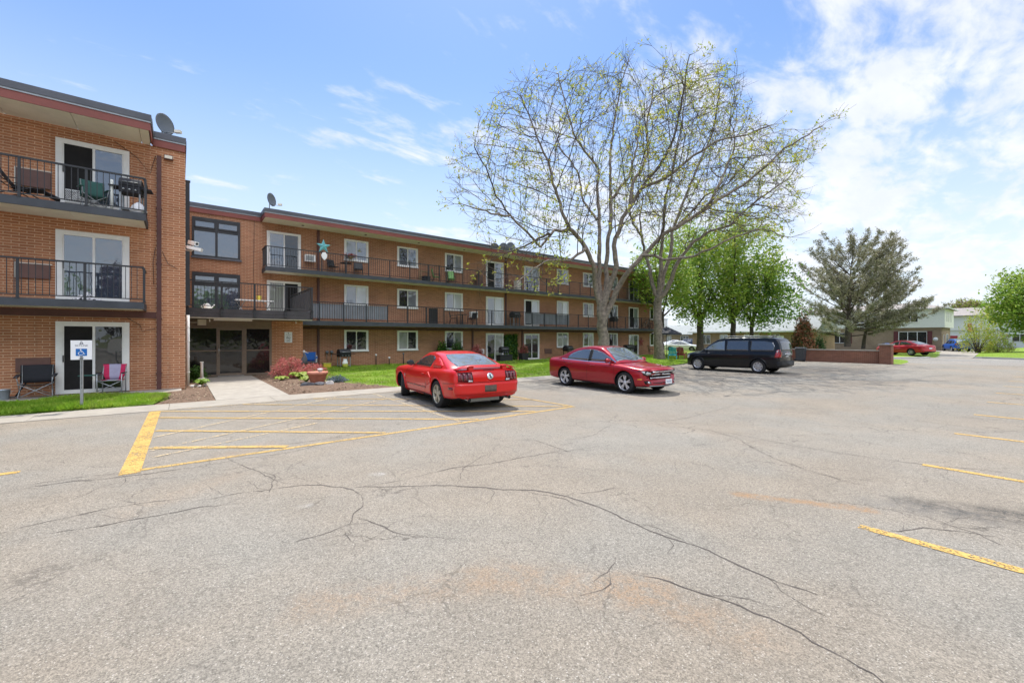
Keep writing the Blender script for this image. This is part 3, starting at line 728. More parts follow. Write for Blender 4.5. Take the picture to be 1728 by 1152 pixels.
class CarKit:
    def __init__(s, root, spec, mat):
        s.root, s.spec = root, spec; V, F, Mx = car_body(spec)
        me = bpy.data.meshes.new('body'); me.from_pydata(V, [], F)
        bm = bmesh.new(); bm.from_mesh(me); bmesh.ops.recalc_face_normals(bm, faces=bm.faces)
        for e in bm.edges:
            if len(e.link_faces) == 2 and e.calc_face_angle(0) > R(38): e.smooth = False
        bm.to_mesh(me); bm.free()
        me.materials.append(MATS[mat]); me.materials.append(MATS['trim_black'])
        me.polygons.foreach_set('material_index', Mx); me.polygons.foreach_set('use_smooth', [True]*len(F))
        s.body = link('body', me, root); s.bvh = BVHTree.FromPolygons([Vector(p) for p in V], F); s.mat = mat
    def proj(s, axis, p):
        a = {'l': (Vector((p[0], 3, p[1])), Vector((0, -1, 0))), 'r': (Vector((p[0], -3, p[1])), Vector((0, 1, 0))), 'f': (Vector((6, p[0], p[1])), Vector((-1, 0, 0))),
             'b': (Vector((-6, p[0], p[1])), Vector((1, 0, 0))), 't': (Vector((p[0], p[1], 5)), Vector((0, 0, -1)))}[axis]
        h = s.bvh.ray_cast(a[0], a[1])
        if h[0] is None:
            h = s.bvh.find_nearest(a[0] + a[1] * (2.1 if axis in 'lr' else 3.5))
            return h[0], -a[1]
        return h[0], -a[1]
    def patch(s, mb, axis, poly, off=.004, m=0, step=.07, back=.02):
        """a shaped panel lying on the body, raised by off, with its edge turned down"""
        bm = bmesh.new(); vs = [bm.verts.new((p[0], p[1], 0)) for p in poly]; bm.faces.new(vs)
        for ax in (0, 1):
            lo, hi = min(p[ax] for p in poly), max(p[ax] for p in poly); k = lo + step
            while k < hi - 1e-4:
                bmesh.ops.bisect_plane(bm, geom=bm.verts[:]+bm.edges[:]+bm.faces[:], plane_co=(k, 0, 0) if ax == 0 else (0, k, 0), plane_no=(1, 0, 0) if ax == 0 else (0, 1, 0)); k += step
        bmesh.ops.triangulate(bm, faces=bm.faces); bm.verts.index_update(); b = len(mb.v); pos = []
        for v in bm.verts:
            h, d = s.proj(axis, (v.co.x, v.co.y)); q = h + d * off; mb.v.append(tuple(q)); pos.append((h, d))
        for f_ in bm.faces: mb.face([b + v.index for v in f_.verts], m, True)
        for e in bm.edges:
            if e.is_boundary:
                i, j = e.verts[0].index, e.verts[1].index; c = len(mb.v)
                for k in (i, j): mb.v.append(tuple(pos[k][0] - pos[k][1] * back))
                mb.face((b+i, b+j, c+1, c), m)
        bm.free(); return mb
    def strip(s, mb, axis, pts, wd=.010, off=.0035, m=0):
        pts = [Vector((p[0], p[1])) for p in pts]; fine = []
        for a, c in zip(pts, pts[1:]):
            n = max(1, int((c - a).length / .06))
            fine += [a.lerp(c, i / n) for i in range(n)]
        fine.append(pts[-1]); b = len(mb.v)
        for i, p in enumerate(fine):
            d = (fine[min(i+1, len(fine)-1)] - fine[max(i-1, 0)]); d.normalize(); nn = Vector((-d.y, d.x)) * wd / 2
            for q in (p - nn, p + nn):
                h, dd = s.proj(axis, q); mb.v.append(tuple(h + dd * off))
        for i in range(len(fine) - 1): mb.face((b+2*i, b+2*i+1, b+2*i+3, b+2*i+2), m, True)
    def piece(s, name, mats, items, parent=None, label=None, **kw):
        """items: (axis, polygon[, options])"""
        mb = MB()
        for it in items: s.patch(mb, it[0], it[1], **{**kw, **(it[2] if len(it) > 2 else {})})
        return part(name, mb, mats, parent or s.root, label=label)
    def lines(s, items, wd=.010):
        mb = MB()
        for ax, pts in items: s.strip(mb, ax, pts, wd)
        return part('panel_gap', mb, 'gap_black', s.body)
    def wheels(s, style, rimmat, steer=0.0, tw=.215):
        for i, ax in enumerate(s.spec['axles']):
            for sd in (-1, 1):
                r = s.spec['wr']; hw = cr([q[0] for q in s.spec['st']], [q[4] for q in s.spec['st']], ax) - .03
                t = MB(); rr = s.spec['rr']
                t.lathe([(rr, -tw), (rr + .03, -tw - .006), (r - .025, -tw), (r - .004, -tw + .025), (r, -tw + .06), (r, -.06), (r - .004, -.025), (r - .025, 0), (rr + .03, .006), (rr, 0)], (0, 0, 0), 36, 0, 'y', cap=False)
                for k in range(4): t.lathe([(r + .001, -.045 - .04 * k), (r + .001, -.055 - .04 * k)], (0, 0, 0), 36, 1, 'y', cap=False)
                w_ = part('wheel', t, ['tyre', 'gap_black'], s.root)
                w_.location = (ax, sd * hw, r); w_.rotation_euler = (0, 0, (steer if i == 1 else 0) + (math.pi if sd < 0 else 0))
                g = MB(); g.lathe([(rr, -tw + .02), (rr, -.09), (rr - .012, -.025), (rr + .004, -.003), (rr + .012, -.001), (rr + .012, -.006)], (0, 0, 0), 36, 0, 'y', cap=False)
                g.lathe([(.001, -.10), (rr, -.10)], (0, 0, 0), 30, 1, 'y', cap=False)
                n = {'five': 5, 'split': 5, 'cap': 7, 'multi': 10}[style]
                g.lathe([(.001, -.012), (.055, -.014), (.07, -.035), (.07, -.06)], (0, 0, 0), 16, 0, 'y')
                for k in range(n):
                    a = 2 * math.pi * k / n + .3
                    def sp(a0, a1, w0, w1):
                        p0, p1 = (math.cos(a0) * .05, math.sin(a0) * .05), (math.cos(a1) * (rr - .01), math.sin(a1) * (rr - .01))
                        q0, q1 = (-math.sin(a0) * w0, math.cos(a0) * w0), (-math.sin(a1) * w1, math.cos(a1) * w1)
                        poly = [(p0[0]-q0[0], p0[1]-q0[1]), (p1[0]-q1[0], p1[1]-q1[1]), (p1[0]+q1[0], p1[1]+q1[1]), (p0[0]+q0[0], p0[1]+q0[1])]
                        g.prism(poly, 'y', -.055, -.016)
                    if style in ('split', 'five'): sp(a - .05, a - .17, .016, .017); sp(a + .05, a + .17, .016, .017)
                    elif style == 'cap': sp(a, a, .035, .058)
                    else: sp(a, a, .012, .016)
                if style == 'cap': g.lathe([(rr * .62, -.02), (rr * .62, -.05), (.02, -.05)], (0, 0, 0), 24, 0, 'y', cap=False); g.lathe([(rr * .84, -.05), (rr * .86, -.014), (rr, -.012)], (0, 0, 0), 30, 0, 'y', cap=False)
                part('rim', g, [rimmat, 'gap_black'], w_)
    def mirror(s, x, z, mat, w=.17):
        for sd in (-1, 1):
            h, d = s.proj('l' if sd > 0 else 'r', (x, z)); m = MB()
            m.lathe([(.01, -.05), (.075, -.045), (.10, 0), (.095, .05), (.06, .085), (.01, .095)], (0, 0, 0), 16, 0, 'x')
            m.v = [(p[0] * .9, p[1] * 1.05, p[2] * .72) for p in m.v]; c = (h.x + .0, h.y + sd * .13, z + .05)
            b = MB(); b.add(m, c); b.obox((h.x + .01, h.y + sd * .03, z + .01), (.03, .055, .018), 0)
            b.lathe([(.001, 0), (.082, 0)], (c[0] - .048, c[1], c[2]), 16, 1, 'x', cap=False)
            part('mirror', b, [mat, 'car_glass'], s.root)
    def handles(s, pts, mat):
        for sd in 'lr':
            b = MB()
            for x, z in pts: s.patch(b, sd, [(x - .11, z - .015), (x + .11, z - .017), (x + .115, z + .012), (x - .11, z + .016)], off=.028, back=.0)
            part('door_handle', b, mat, s.root)

def coupe(root, mat='paint_red', detail=True, rear='pony'):
    sp = dict(st=[(-2.385, .40, .70, .80, .74), (-2.36, .33, .80, .90, .82), (-2.27, .30, .93, .985, .875), (-2.0, .27, .965, 1.02, .915), (-1.3, .24, .955, 1.03, .940), (-.6, .21, .915, 1.0, .925), (.2, .20, .90, .985, .915), (.9, .20, .90, .985, .92),
                  (1.5, .21, .885, .955, .925), (2.0, .22, .84, .90, .90), (2.25, .24, .78, .83, .86), (2.36, .28, .70, .74, .80), (2.385, .36, .62, .66, .74)],
              axles=(-1.30, 1.42), wr=.345, rr=.232, gh=[(-1.95, .99), (-1.75, 1.075), (-1.3, 1.215), (-.85, 1.325), (-.35, 1.38), (.0, 1.365), (.3, 1.275), (.65, 1.11), (.98, .955)], roofw=.56, bow=.20, bowf=.20, bowr=.07, nose=.6)
    k = CarKit(root, sp, mat)
    dg = [(.70, .975), (.42, 1.105), (.10, 1.225), (-.22, 1.275), (-.50, 1.262), (-.68, 1.20), (-.60, .965)]
    k.piece('window', 'car_glass', [('l', dg)]); k.piece('window', 'car_glass', [('r', dg)])
    lou = [(-.82, .99), (-.70, 1.215), (-.90, 1.225), (-1.12, 1.17), (-1.40, 1.05), (-1.36, 1.0)]
    if detail:
        for sd in 'lr': k.piece('quarter_panel', mat, [(sd, lou, dict(off=.022, back=.01))])
    k.piece('rear_window', 'car_glass_light', [('t', [(-.93, -.50), (-.93, .50), (-1.2, .575), (-1.50, .60), (-1.78, .58), (-1.80, 0), (-1.78, -.58), (-1.5, -.60), (-1.2, -.575)])], off=.006)
    k.piece('windshield', 'car_glass_light', [('t', [(.16, -.50), (.16, .50), (.5, .60), (.76, .68), (.86, 0), (.76, -.68), (.5, -.60)])], off=.006)
    if detail:
        # tail lamps: three bars a side and a clear reverse lamp
        for sd in (-1, 1):
            tl = k.piece('taillight', 'gap_black', [('b', [(sd*.44, .70), (sd*.80, .715), (sd*.80, .93), (sd*.46, .935)], dict(off=.006))])
            k.piece('lens', 'tail_dark', [('b', [(sd*(.47+.113*i), .725), (sd*(.565+.113*i), .728), (sd*(.565+.113*i), .918), (sd*(.475+.113*i), .92)], dict(off=.014)) for i in range(3)], parent=tl)
            k.piece('reverse_lamp', 'lens_clear', [('b', [(sd*.46, .70), (sd*.565, .704), (sd*.565, .745), (sd*.46, .742)], dict(off=.017))], parent=tl)
        k.piece('rear_bumper', mat, [('b', [(-.86, .40), (.86, .40), (.88, .52), (.87, .665), (-.87, .665), (-.88, .52)], dict(off=.04)), ])
        k.piece('licence_plate', 'plate_dark', [('b', [(-.16, .46), (.16, .46), (.16, .615), (-.16, .615)])], off=.048, label='dark blank licence plate')
        bd = MB(); cx = [(.083*math.cos(a), .825 + .083*math.sin(a)) for a in np.linspace(0, 2*math.pi, 25)[:-1]]; k.patch(bd, 'b', cx, .014, 0)
        cx = [(.068*math.cos(a), .825 + .068*math.sin(a)) for a in np.linspace(0, 2*math.pi, 25)[:-1]]; k.patch(bd, 'b', cx, .017, 1)
        k.patch(bd, 'b', [(-.028, .775), (.02, .785), (.008, .815), (.038, .84), (.012, .875), (-.022, .868), (-.010, .835), (-.036, .81)], .020, 2)
        part('emblem', bd, ['chrome', 'white_paint', 'badge_teal'], root)
        sp_ = MB(); pr = [(-.02, 0), (.02, .018), (.10, .028), (.20, .012), (.21, 0), (.1, .0)]
        ys = [-.80, -.70, -.5, 0, .5, .70, .80]; rows = []
        for y in ys:
            zz_ = 1.062 - .085 * max(0, (abs(y) - .55) / .25) ** 1.6; rows.append(len(sp_.v)); xo = -2.33 + .10 * (abs(y) / .8) ** 2
            for px_, pz in pr: sp_.v.append((xo + px_, y, zz_ + pz))
        for i in range(len(ys) - 1):
            for j in range(6): sp_.face((rows[i]+j, rows[i]+(j+1) % 6, rows[i+1]+(j+1) % 6, rows[i+1]+j), 0, True)
        sp_.face([rows[0]+j for j in range(6)]); sp_.face([rows[-1]+j for j in range(6)][::-1])
        for y in (-.46, .46): sp_.box(-2.29, -2.17, y - .06, y + .06, .96, 1.068)
        part('spoiler', sp_, mat, root)
        k.piece('brake_lamp', 'tail_dark', [('b', [(-.14, .955), (.14, .955), (.14, .972), (-.14, .972)])], off=.008)
        for y in (-.55, .55):
            e = MB(); e.tube([(-1.9, y, .30), (-2.37, y, .285)], .042, 14, cap=False); e.tube([(-1.9, y, .30), (-2.36, y, .285)], .034, 14, 1); part('exhaust_tip', e, ['chrome', 'gap_black'], root)
        u = MB(); u.box(-2.1, -1.72, -.42, .40, .20, .34); u.tube([(-1.3, 0, .30), (-1.3, .0, .31)], .11, 12); u.tube([(-1.3, -.7, .33), (-1.3, .7, .33)], .04, 10); part('muffler', u, 'grey_metal', root)
        for sd in 'lr':
            k.piece('rocker_panel', 'trim_black', [(sd, [(-.93, .205), (1.03, .205), (1.03, .275), (-.93, .285)], dict(off=.012))])
            k.piece('side_stripe', 'tail_red', [(sd, [(-.62, .425), (.92, .43), (.92, .475), (-.62, .475)], dict(off=.003))])
            k.piece('side_marker', 'tail_dark', [(sd, [(-2.17, .52), (-1.98, .52), (-1.98, .58), (-2.17, .58)], dict(off=.006))])
            k.piece('side_scoop', mat, [(sd, [(-.98, .60), (-.64, .50), (-.60, .80), (-.74, .86), (-.98, .72)], dict(off=.018))])
            k.piece('fender_badge', 'chrome', [(sd, [(1.02, .60), (1.06, .60), (1.07, .70), (1.02, .71)], dict(off=.006))])
            fl = MB()
            for ax in sp['axles']:
                pts = [(ax + .40*math.cos(a), .345 + .40*math.sin(a)) for a in np.linspace(-.25, math.pi + .25, 22)]; q = [k.proj(sd, p) for p in pts]
                fl.tube([tuple(h + d * -.004) for h, d in q], .020, 6)
            part('wheel_arch', fl, mat, root)
        k.lines([('l', [(.98, .30), (1.0, .62), (.80, .93)]), ('l', [(-.60, .93), (-.62, .62), (-.50, .29), (.98, .28)]), ('r', [(.98, .30), (1.0, .62), (.80, .93)]), ('r', [(-.60, .93), (-.62, .62), (-.50, .29), (.98, .28)]),
                 ('b', [(-.83, .692), (.83, .692)]), ('t', [(-2.22, -.80), (-1.98, -.74), (-1.98, .74), (-2.22, .80)]), ('l', [(-2.36, .69), (-1.72, .64)]), ('r', [(-2.36, .69), (-1.72, .64)])])
        k.piece('fuel_door', mat, [('r', [(-1.9, .80), (-1.74, .80), (-1.74, .92), (-1.9, .92)])], off=.003)
        k.handles([(-.42, .80)], mat); k.mirror(.60, .985, 'trim_black')
        k.wheels('split', 'rim_bronze', -R(17), .235)
    return k

def sedan(root, mat='paint_maroon', detail=True):
    sp = dict(st=[(-2.42, .40, .80, .88, .70), (-2.39, .33, .90, .97, .80), (-2.25, .27, .965, 1.035, .86), (-1.8, .24, .965, 1.065, .90), (-1.0, .22, .935, 1.04, .912), (0, .20, .905, 1.0, .915), (.9, .20, .88, .97, .915), (1.4, .21, .845, .93, .912), (1.9, .22, .79, .865, .885),
                  (2.22, .23, .765, .845, .85), (2.39, .26, .735, .805, .80), (2.42, .34, .70, .765, .75)],
              axles=(-1.28, 1.45), wr=.335, rr=.238, gh=[(-1.92, 1.0), (-1.70, 1.10), (-1.3, 1.265), (-.85, 1.40), (-.2, 1.468), (.28, 1.44), (.66, 1.30), (1.02, 1.105), (1.26, .955)], roofw=.60, bow=.20, bowf=.30, bowr=.16, nose=.75, tail=.6)
    k = CarKit(root, sp, mat)
    fr = [(.93, .985), (.72, 1.115), (.40, 1.25), (.10, 1.325), (-.10, 1.345), (-.10, .955)]; re = [(-.19, .957), (-.19, 1.348), (-.50, 1.335), (-.78, 1.285), (-1.00, 1.205), (-1.20, 1.09), (-1.24, .99)]
    for sd in 'lr':
        k.piece('window', 'car_glass_mid', [(sd, fr)]); k.piece('window', 'car_glass_mid', [(sd, re)])
    k.piece('windshield', 'car_glass_light', [('t', [(.38, -.52), (.38, .52), (.72, .63), (1.02, .73), (1.20, 0), (1.02, -.73), (.72, -.63)])], off=.006)
    k.piece('rear_window', 'car_glass', [('t', [(-.95, -.52), (-.95, .52), (-1.35, .60), (-1.75, .64), (-1.80, 0), (-1.75, -.64), (-1.35, -.60)])], off=.006)
    for sd in (-1, 1): k.piece('taillight', 'tail_red', [('b', [(sd*.45, .76), (sd*.78, .74), (sd*.79, .92), (sd*.50, .90)])], off=.008)
    if detail:
        for sd in 'lr':
            c = MB(); k.strip(c, sd, [(1.0, .93), (-.1, .935), (-1.5, .985)], .022, .008); k.strip(c, sd, [(1.02, .955), (.74, 1.115)], .02, .008); part('window_trim', c, 'chrome', root)
            k.piece('pillar', 'trim_black', [(sd, [(-.10, .955), (-.10, 1.345), (-.19, 1.348), (-.19, .957)])], off=.006)
            k.piece('marker_lamp', 'lens_amber', [(sd, [(1.92, .455), (2.16, .46), (2.16, .50), (1.95, .485)])], off=.006)
            k.piece('rocker_panel', 'trim_black', [(sd, [(-.92, .20), (1.06, .20), (1.06, .255), (-.92, .255)])], off=.008)
        g = MB()
        for i in range(3):
            z = .475 + .098 * i; k.patch(g, 'f', [(-.50 - .012*i, z), (.50 + .012*i, z), (.515 + .012*i, z + .05), (-.515 - .012*i, z + .05)], .020, 0)
        part('grille', g, 'chrome', root)
        k.piece('grille_opening', 'gap_black', [('f', [(-.53, .46), (.53, .46), (.57, .735), (-.57, .735)])], off=.005)
        e = MB(); k.patch(e, 'f', [(.085*math.cos(a), .622 + .036*math.sin(a)) for a in np.linspace(0, 2*math.pi, 21)[:-1]], .028, 0); k.patch(e, 'f', [(.075*math.cos(a), .622 + .029*math.sin(a)) for a in np.linspace(0, 2*math.pi, 21)[:-1]], .031, 1); part('emblem', e, ['chrome', 'plate_blue'], root)
        for sd in (-1, 1):
            h = k.piece('headlight', 'trim_black', [('f', [(sd*.57, .60), (sd*.70, .575), (sd*.79, .61), (sd*.85, .735), (sd*.80, .755), (sd*.58, .70)])], off=.010)
            k.piece('lens', 'lens_clear', [('f', [(sd*.57, .62), (sd*.68, .60), (sd*.74, .64), (sd*.70, .70), (sd*.58, .675)]), ('f', [(sd*.755, .645), (sd*.80, .665), (sd*.82, .72), (sd*.77, .715)])], parent=h, off=.018)
            k.piece('fog_lamp', 'gap_black', [('f', [(sd*.53, .32), (sd*.74, .33), (sd*.79, .43), (sd*.60, .44)])], off=.006)
            f_ = k.piece('fog_lens', 'lens_clear', [('f', [(sd*.64 + .035*math.cos(a), .38 + .035*math.sin(a)) for a in np.linspace(0, 2*math.pi, 15)[:-1]])], off=.014)
        k.piece('lower_grille', 'gap_black', [('f', [(-.44, .30), (.44, .30), (.50, .385), (-.50, .385)])], off=.006)
        k.piece('bumper_lip', 'grey_metal', [('f', [(-.60, .255), (.60, .255), (.66, .29), (-.66, .29)])], off=.022)
        p = MB(); p.box(2.432, 2.446, -.155, .155, .335, .485); p.box(2.4465, 2.4475, -.11, .11, .385, .435, 1); part('licence_plate', p, ['plate_white', 'plate_grey'], root)
        k.lines([(sd, ln) for sd in 'lr' for ln in ([(1.05, .26), (1.07, .60), (.98, .92)], [(-.15, .26), (-.14, .95)], [(-1.02, .62), (-.92, .45), (-.86, .27)], [(-1.02, .62), (-1.22, .80), (-1.42, .99)], [(-.9, .265), (1.05, .26)])] + [('t', [(2.28, -.62), (1.35, -.80)]), ('t', [(2.28, .62), (1.35, .80)])])
        for sd in (-1, 1):
            wp = MB(); wp.tube([(1.18, sd*.12, 1.035), (.98, sd*.42 - .1, 1.155), (.82, sd*.55 - .2, 1.23)], .009, 5); part('wiper', wp, 'trim_black', root)
        k.handles([(.12, .815)], mat); k.handles([(-.98, .855)], mat); k.mirror(.80, .955, mat)
        k.wheels('split', 'rim_silver', 0, .215)
    return k

def minivan(root, mat='paint_black'):
    sp = dict(st=[(-2.57, .42, .92, .95, .78), (-2.54, .36, .98, 1.00, .87), (-2.4, .30, 1.06, 1.10, .93), (-1.6, .24, 1.055, 1.11, .965), (-.5, .22, 1.045, 1.11, .975), (.6, .21, 1.03, 1.10, .975), (1.3, .22, .955, 1.065, .965), (1.75, .23, .935, 1.04, .95), (2.15, .24, .885, .98, .91),
                  (2.42, .26, .82, .90, .85), (2.54, .30, .72, .80, .79), (2.57, .36, .62, .68, .72)],
              axles=(-1.50, 1.58), wr=.345, rr=.225, gh=[(-2.53, .98), (-2.49, 1.25), (-2.41, 1.57), (-2.28, 1.73), (-2.02, 1.785), (-.8, 1.80), (.2, 1.775), (.6, 1.69), (.92, 1.51), (1.28, 1.25), (1.62, 1.0)], roofw=.69, bow=.12, bowf=.30, bowr=.12, gw=.925, nose=.8)
    k = CarKit(root, sp, mat)
    w1 = [(1.18, 1.085), (1.0, 1.26), (.78, 1.43), (.50, 1.555), (.18, 1.59), (.14, 1.085)]; w2 = [(.05, 1.09), (.05, 1.595), (-.98, 1.60), (-1.03, 1.095)]; w3 = [(-1.13, 1.10), (-1.11, 1.60), (-1.80, 1.59), (-2.12, 1.53), (-2.22, 1.32), (-2.17, 1.12)]
    for sd in 'lr':
        for w_, m in ((w1, 'car_glass_light'), (w2, 'car_glass'), (w3, 'car_glass')): k.piece('window', m, [(sd, w_)])
    k.piece('rear_window', 'car_glass', [('b', [(-.66, 1.13), (.66, 1.13), (.61, 1.59), (-.61, 1.59)])], off=.006)
    k.piece('windshield', 'car_glass_light', [('t', [(.62, -.58), (.62, .58), (1.1, .70), (1.5, .78), (1.66, 0), (1.5, -.78), (1.1, -.70)])], off=.006)
    for sd in (-1, 1):
        t = k.piece('taillight', 'tail_red', [('b', [(sd*.70, .80), (sd*.885, .80), (sd*.88, 1.17), (sd*.76, 1.19)]), ('l' if sd > 0 else 'r', [(-2.54, .80), (-2.24, .80), (-2.30, 1.17), (-2.5, 1.18)])], off=.010)
        k.piece('reverse_lamp', 'lens_clear', [('l' if sd > 0 else 'r', [(-2.47, 1.06), (-2.40, 1.06), (-2.40, 1.13), (-2.47, 1.13)]), ('l' if sd > 0 else 'r', [(-2.37, 1.06), (-2.30, 1.06), (-2.31, 1.13), (-2.37, 1.13)])], parent=t, off=.016)
        k.piece('headlight', 'lens_clear', [('l' if sd > 0 else 'r', [(2.10, .66), (2.40, .62), (2.36, .77), (2.08, .83)])], off=.008)
    k.piece('licence_plate', 'plate_white', [('b', [(-.155, .80), (.155, .80), (.155, .94), (-.155, .94)])], off=.012)
    k.piece('rear_bumper', 'trim_black', [('b', [(-.90, .40), (.90, .40), (.92, .52), (.90, .62), (-.90, .62), (-.92, .52)])], off=.06)
    k.piece('garnish', 'chrome', [('b', [(-.42, .965), (.42, .965), (.42, 1.0), (-.42, 1.0)])], off=.016)
    for y in (-.60, .60):
        r_ = MB(); r_.tube([(-2.0, y, 1.77), (-1.85, y, 1.835), (.1, y, 1.835), (.28, y, 1.76)], .018, 8); part('roof_rail', r_, 'grey_metal', root)
    r_ = MB()
    for x in (-.1, -1.3): r_.tube([(x, -.60, 1.835), (x, .60, 1.835)], .016, 8)
    part('roof_rack', r_, 'grey_metal', root)
    k.lines([(sd, ln) for sd in 'lr' for ln in ([(1.22, .28), (1.30, .60), (1.30, 1.0)], [(.10, .28), (.10, 1.58)], [(-1.08, .62), (-1.08, 1.58)], [(-1.0, .40), (-1.08, .62)], [(-.95, .29), (1.22, .27)], [(-1.05, .93), (-2.2, .93)])], .012)
    for sd in 'lr':
        k.piece('rocker_panel', 'trim_black', [(sd, [(-1.08, .22), (1.16, .22), (1.16, .285), (-1.08, .285)])], off=.008)
        fl = MB()
        for ax in sp['axles']:
            q = [k.proj(sd, (ax + .405*math.cos(a), .345 + .405*math.sin(a))) for a in np.linspace(-.2, math.pi + .2, 22)]; fl.tube([tuple(h - d * .006) for h, d in q], .022, 6)
        part('wheel_arch', fl, mat, root)
    k.handles([(.32, .87)], mat); k.handles([(-.18, .87)], mat); k.mirror(1.12, 1.06, mat)
    k.wheels('cap', 'rim_grey', 0, .215)
    return k
def simple_car(root, mat, suv=False):
    """distant car: body, glass, lamps, wheels"""
    if suv:
        sp = dict(st=[(-2.1, .45, .88, .92, .74), (-2.0, .34, .98, 1.02, .86), (-1.2, .28, .98, 1.04, .90), (.4, .26, .96, 1.04, .90), (1.2, .28, .93, 1.02, .89), (1.85, .30, .84, .92, .84), (2.1, .38, .70, .76, .74)], axles=(-1.25, 1.3), wr=.345, rr=.23,
                  gh=[(-2.08, .98), (-1.98, 1.28), (-1.78, 1.52), (-1.2, 1.62), (-.2, 1.64), (.35, 1.55), (.8, 1.28), (1.25, 1.0)], roofw=.60, bowf=.25)
        side = [[(.82, 1.0), (.35, 1.40), (-.2, 1.46), (-.2, .99)], [(-.28, .99), (-.28, 1.46), (-1.0, 1.45), (-1.1, 1.0)], [(-1.2, 1.02), (-1.15, 1.44), (-1.6, 1.36), (-1.7, 1.08)]]
        bk = ('b', [(-.60, 1.08), (.60, 1.08), (.54, 1.46), (-.54, 1.46)]); tz = (.86, 1.08)
    else:
        sp = dict(st=[(-2.3, .40, .78, .85, .70), (-2.2, .31, .92, .99, .82), (-1.6, .25, .94, 1.03, .88), (0, .22, .90, 1.0, .89), (1.2, .22, .87, .96, .89), (1.9, .25, .78, .85, .84), (2.3, .34, .60, .66, .72)], axles=(-1.25, 1.4), wr=.325, rr=.22,
                  gh=[(-1.9, .98), (-1.3, 1.22), (-.7, 1.38), (-.1, 1.42), (.3, 1.37), (.75, 1.18), (1.2, .95)], roofw=.56, bowf=.25)
        side = [[(.80, .97), (.35, 1.22), (-.1, 1.31), (-.1, .95)], [(-.18, .95), (-.18, 1.31), (-.7, 1.27), (-1.25, 1.05)]]; bk = ('t', [(-.9, -.5), (-.9, .5), (-1.7, .58), (-1.7, -.58)]); tz = (.74, .90)
    k = CarKit(root, sp, mat)
    for sd in 'lr':
        for w_ in side: k.piece('window', 'car_glass', [(sd, w_)])
    k.piece('rear_window', 'car_glass_light', [bk], off=.006)
    k.piece('windshield', 'car_glass_light', [('t', [(.42, -.5), (.42, .5), (1.0, .66), (1.08, 0), (1.0, -.66)])], off=.006)
    for sd in (-1, 1):
        k.piece('taillight', 'tail_red', [('b', [(sd*.48, tz[0]), (sd*.76, tz[0]), (sd*.76, tz[1]), (sd*.52, tz[1])])], off=.008)
        k.piece('headlight', 'lens_clear', [('f', [(sd*.48, .60), (sd*.70, .60), (sd*.72, .72), (sd*.50, .70)])], off=.008)
    k.piece('licence_plate', 'plate_white', [('b', [(-.16, .62), (.16, .62), (.16, .74), (-.16, .74)])], off=.01)
    k.piece('rear_bumper', mat, [('b', [(-.78, .40), (.78, .40), (.80, .56), (-.80, .56)])], off=.03)
    k.wheels('multi', 'rim_grey', 0, .2)
    return k

UP = R(90)
mroot = thing('parked_car', 'bright red two door coupe with a rear spoiler, parked on the yellow hatching', 'car', (6.05, 10.66, 0), UP - R(5.0))
coupe(mroot)
froot = thing('parked_car', 'dark red four door sedan with chrome bar grille facing out, parked between coupe and minivan', 'car', (11.93, 9.70, 0), -UP - R(2.5))
sedan(froot)
vroot = thing('parked_van', 'black minivan with roof rack parked nose to the grass under the bare trees', 'minivan', (23.28, 10.42, 0), UP)
minivan(vroot)
rc = thing('parked_car', 'small red coupe parked on the grass in front of the brick and siding house', 'car', (55.5, 8.9, .12), R(62)); simple_car(rc, 'paint_crimson')
sv = thing('parked_car', 'bright blue hatchback parked on the driveway beside the siding house', 'car', (82.5, 8.0, .0), R(24)); simple_car(sv, 'paint_blue', True)
wc = thing('parked_car', 'white car half hidden behind the red garden chair', 'car', (52.5, 30.4, 0), R(-70)); simple_car(wc, 'paint_white')
gc = thing('parked_car', 'dark grey hatchback facing out between the brick houses behind the garden wall', 'car', (88, 26.5, 0), R(195)); simple_car(gc, 'paint_navy', True)
for (x, y, rz, src, lab) in ((77.2, 50.2, -1.0, wc, 'white sedan in the far car row, next to the garden chairs'), (80.2, 47.6, -1.0, wc, 'white sedan in the far car row, middle of three'), (84.5, 46.4, -1.1, gc, 'dark blue hatchback at the right end of the far car row')):
    dup(src, (x, y, 0), rz, lab, 'cars parked in the far row')
# ================================================================ TREES
M('bark', (.20, .165, .13), .9, var=.5, vs=6, bump=1.0, bs=9)
M('twig', (.085, .068, .055), .9, var=.2)
M('bark_dark', (.085, .065, .05), .9, var=.3, vs=4, bump=.8, bs=16)
def leafmat(name, c1, c2, vs=.7, tr=.45):
    m, t = newmat(name)
    co = t.n('ShaderNodeTexCoord').outputs['Object']
    f = t.math('ADD', t.math('MULTIPLY', t.noise(co, vs, 3), .6), t.math('MULTIPLY', t.noise(co, 9, 2), .4))
    c = t.mix(t.ramp(f, .36, .64), c1, c2)
    if name == 'blade': c = t.mix(t.ramp(t.noise(co, .8, 5, .7), .50, .70, 0, .7), c, (.30, .27, .09))
    d = princ(t, c, .55, spec=.3)
    tl = t.n('ShaderNodeBsdfTranslucent', {'Color': c}).outputs[0]
    out(t, t.n('ShaderNodeMixShader', {0: tr, 1: d, 2: tl}).outputs[0])
leafmat('leaf_green', (.15, .28, .035), (.30, .45, .068)); leafmat('leaf_yellow', (.40, .42, .05), (.58, .52, .09)); leafmat('leaf_lime', (.27, .39, .055), (.40, .47, .09))
leafmat('leaf_red', (.46, .11, .12), (.62, .24, .20), 3); leafmat('needle', (.19, .205, .095), (.31, .29, .155), .5, .2); leafmat('needle_grey', (.33, .31, .22), (.44, .40, .30), .5, .2)
leafmat('cedar_green', (.04, .085, .025), (.08, .13, .04), 1.0, .2); leafmat('cedar_brown', (.24, .095, .05), (.40, .18, .09), 1.2, .2); leafmat('leaf_tan', (.25, .20, .12), (.33, .27, .15))
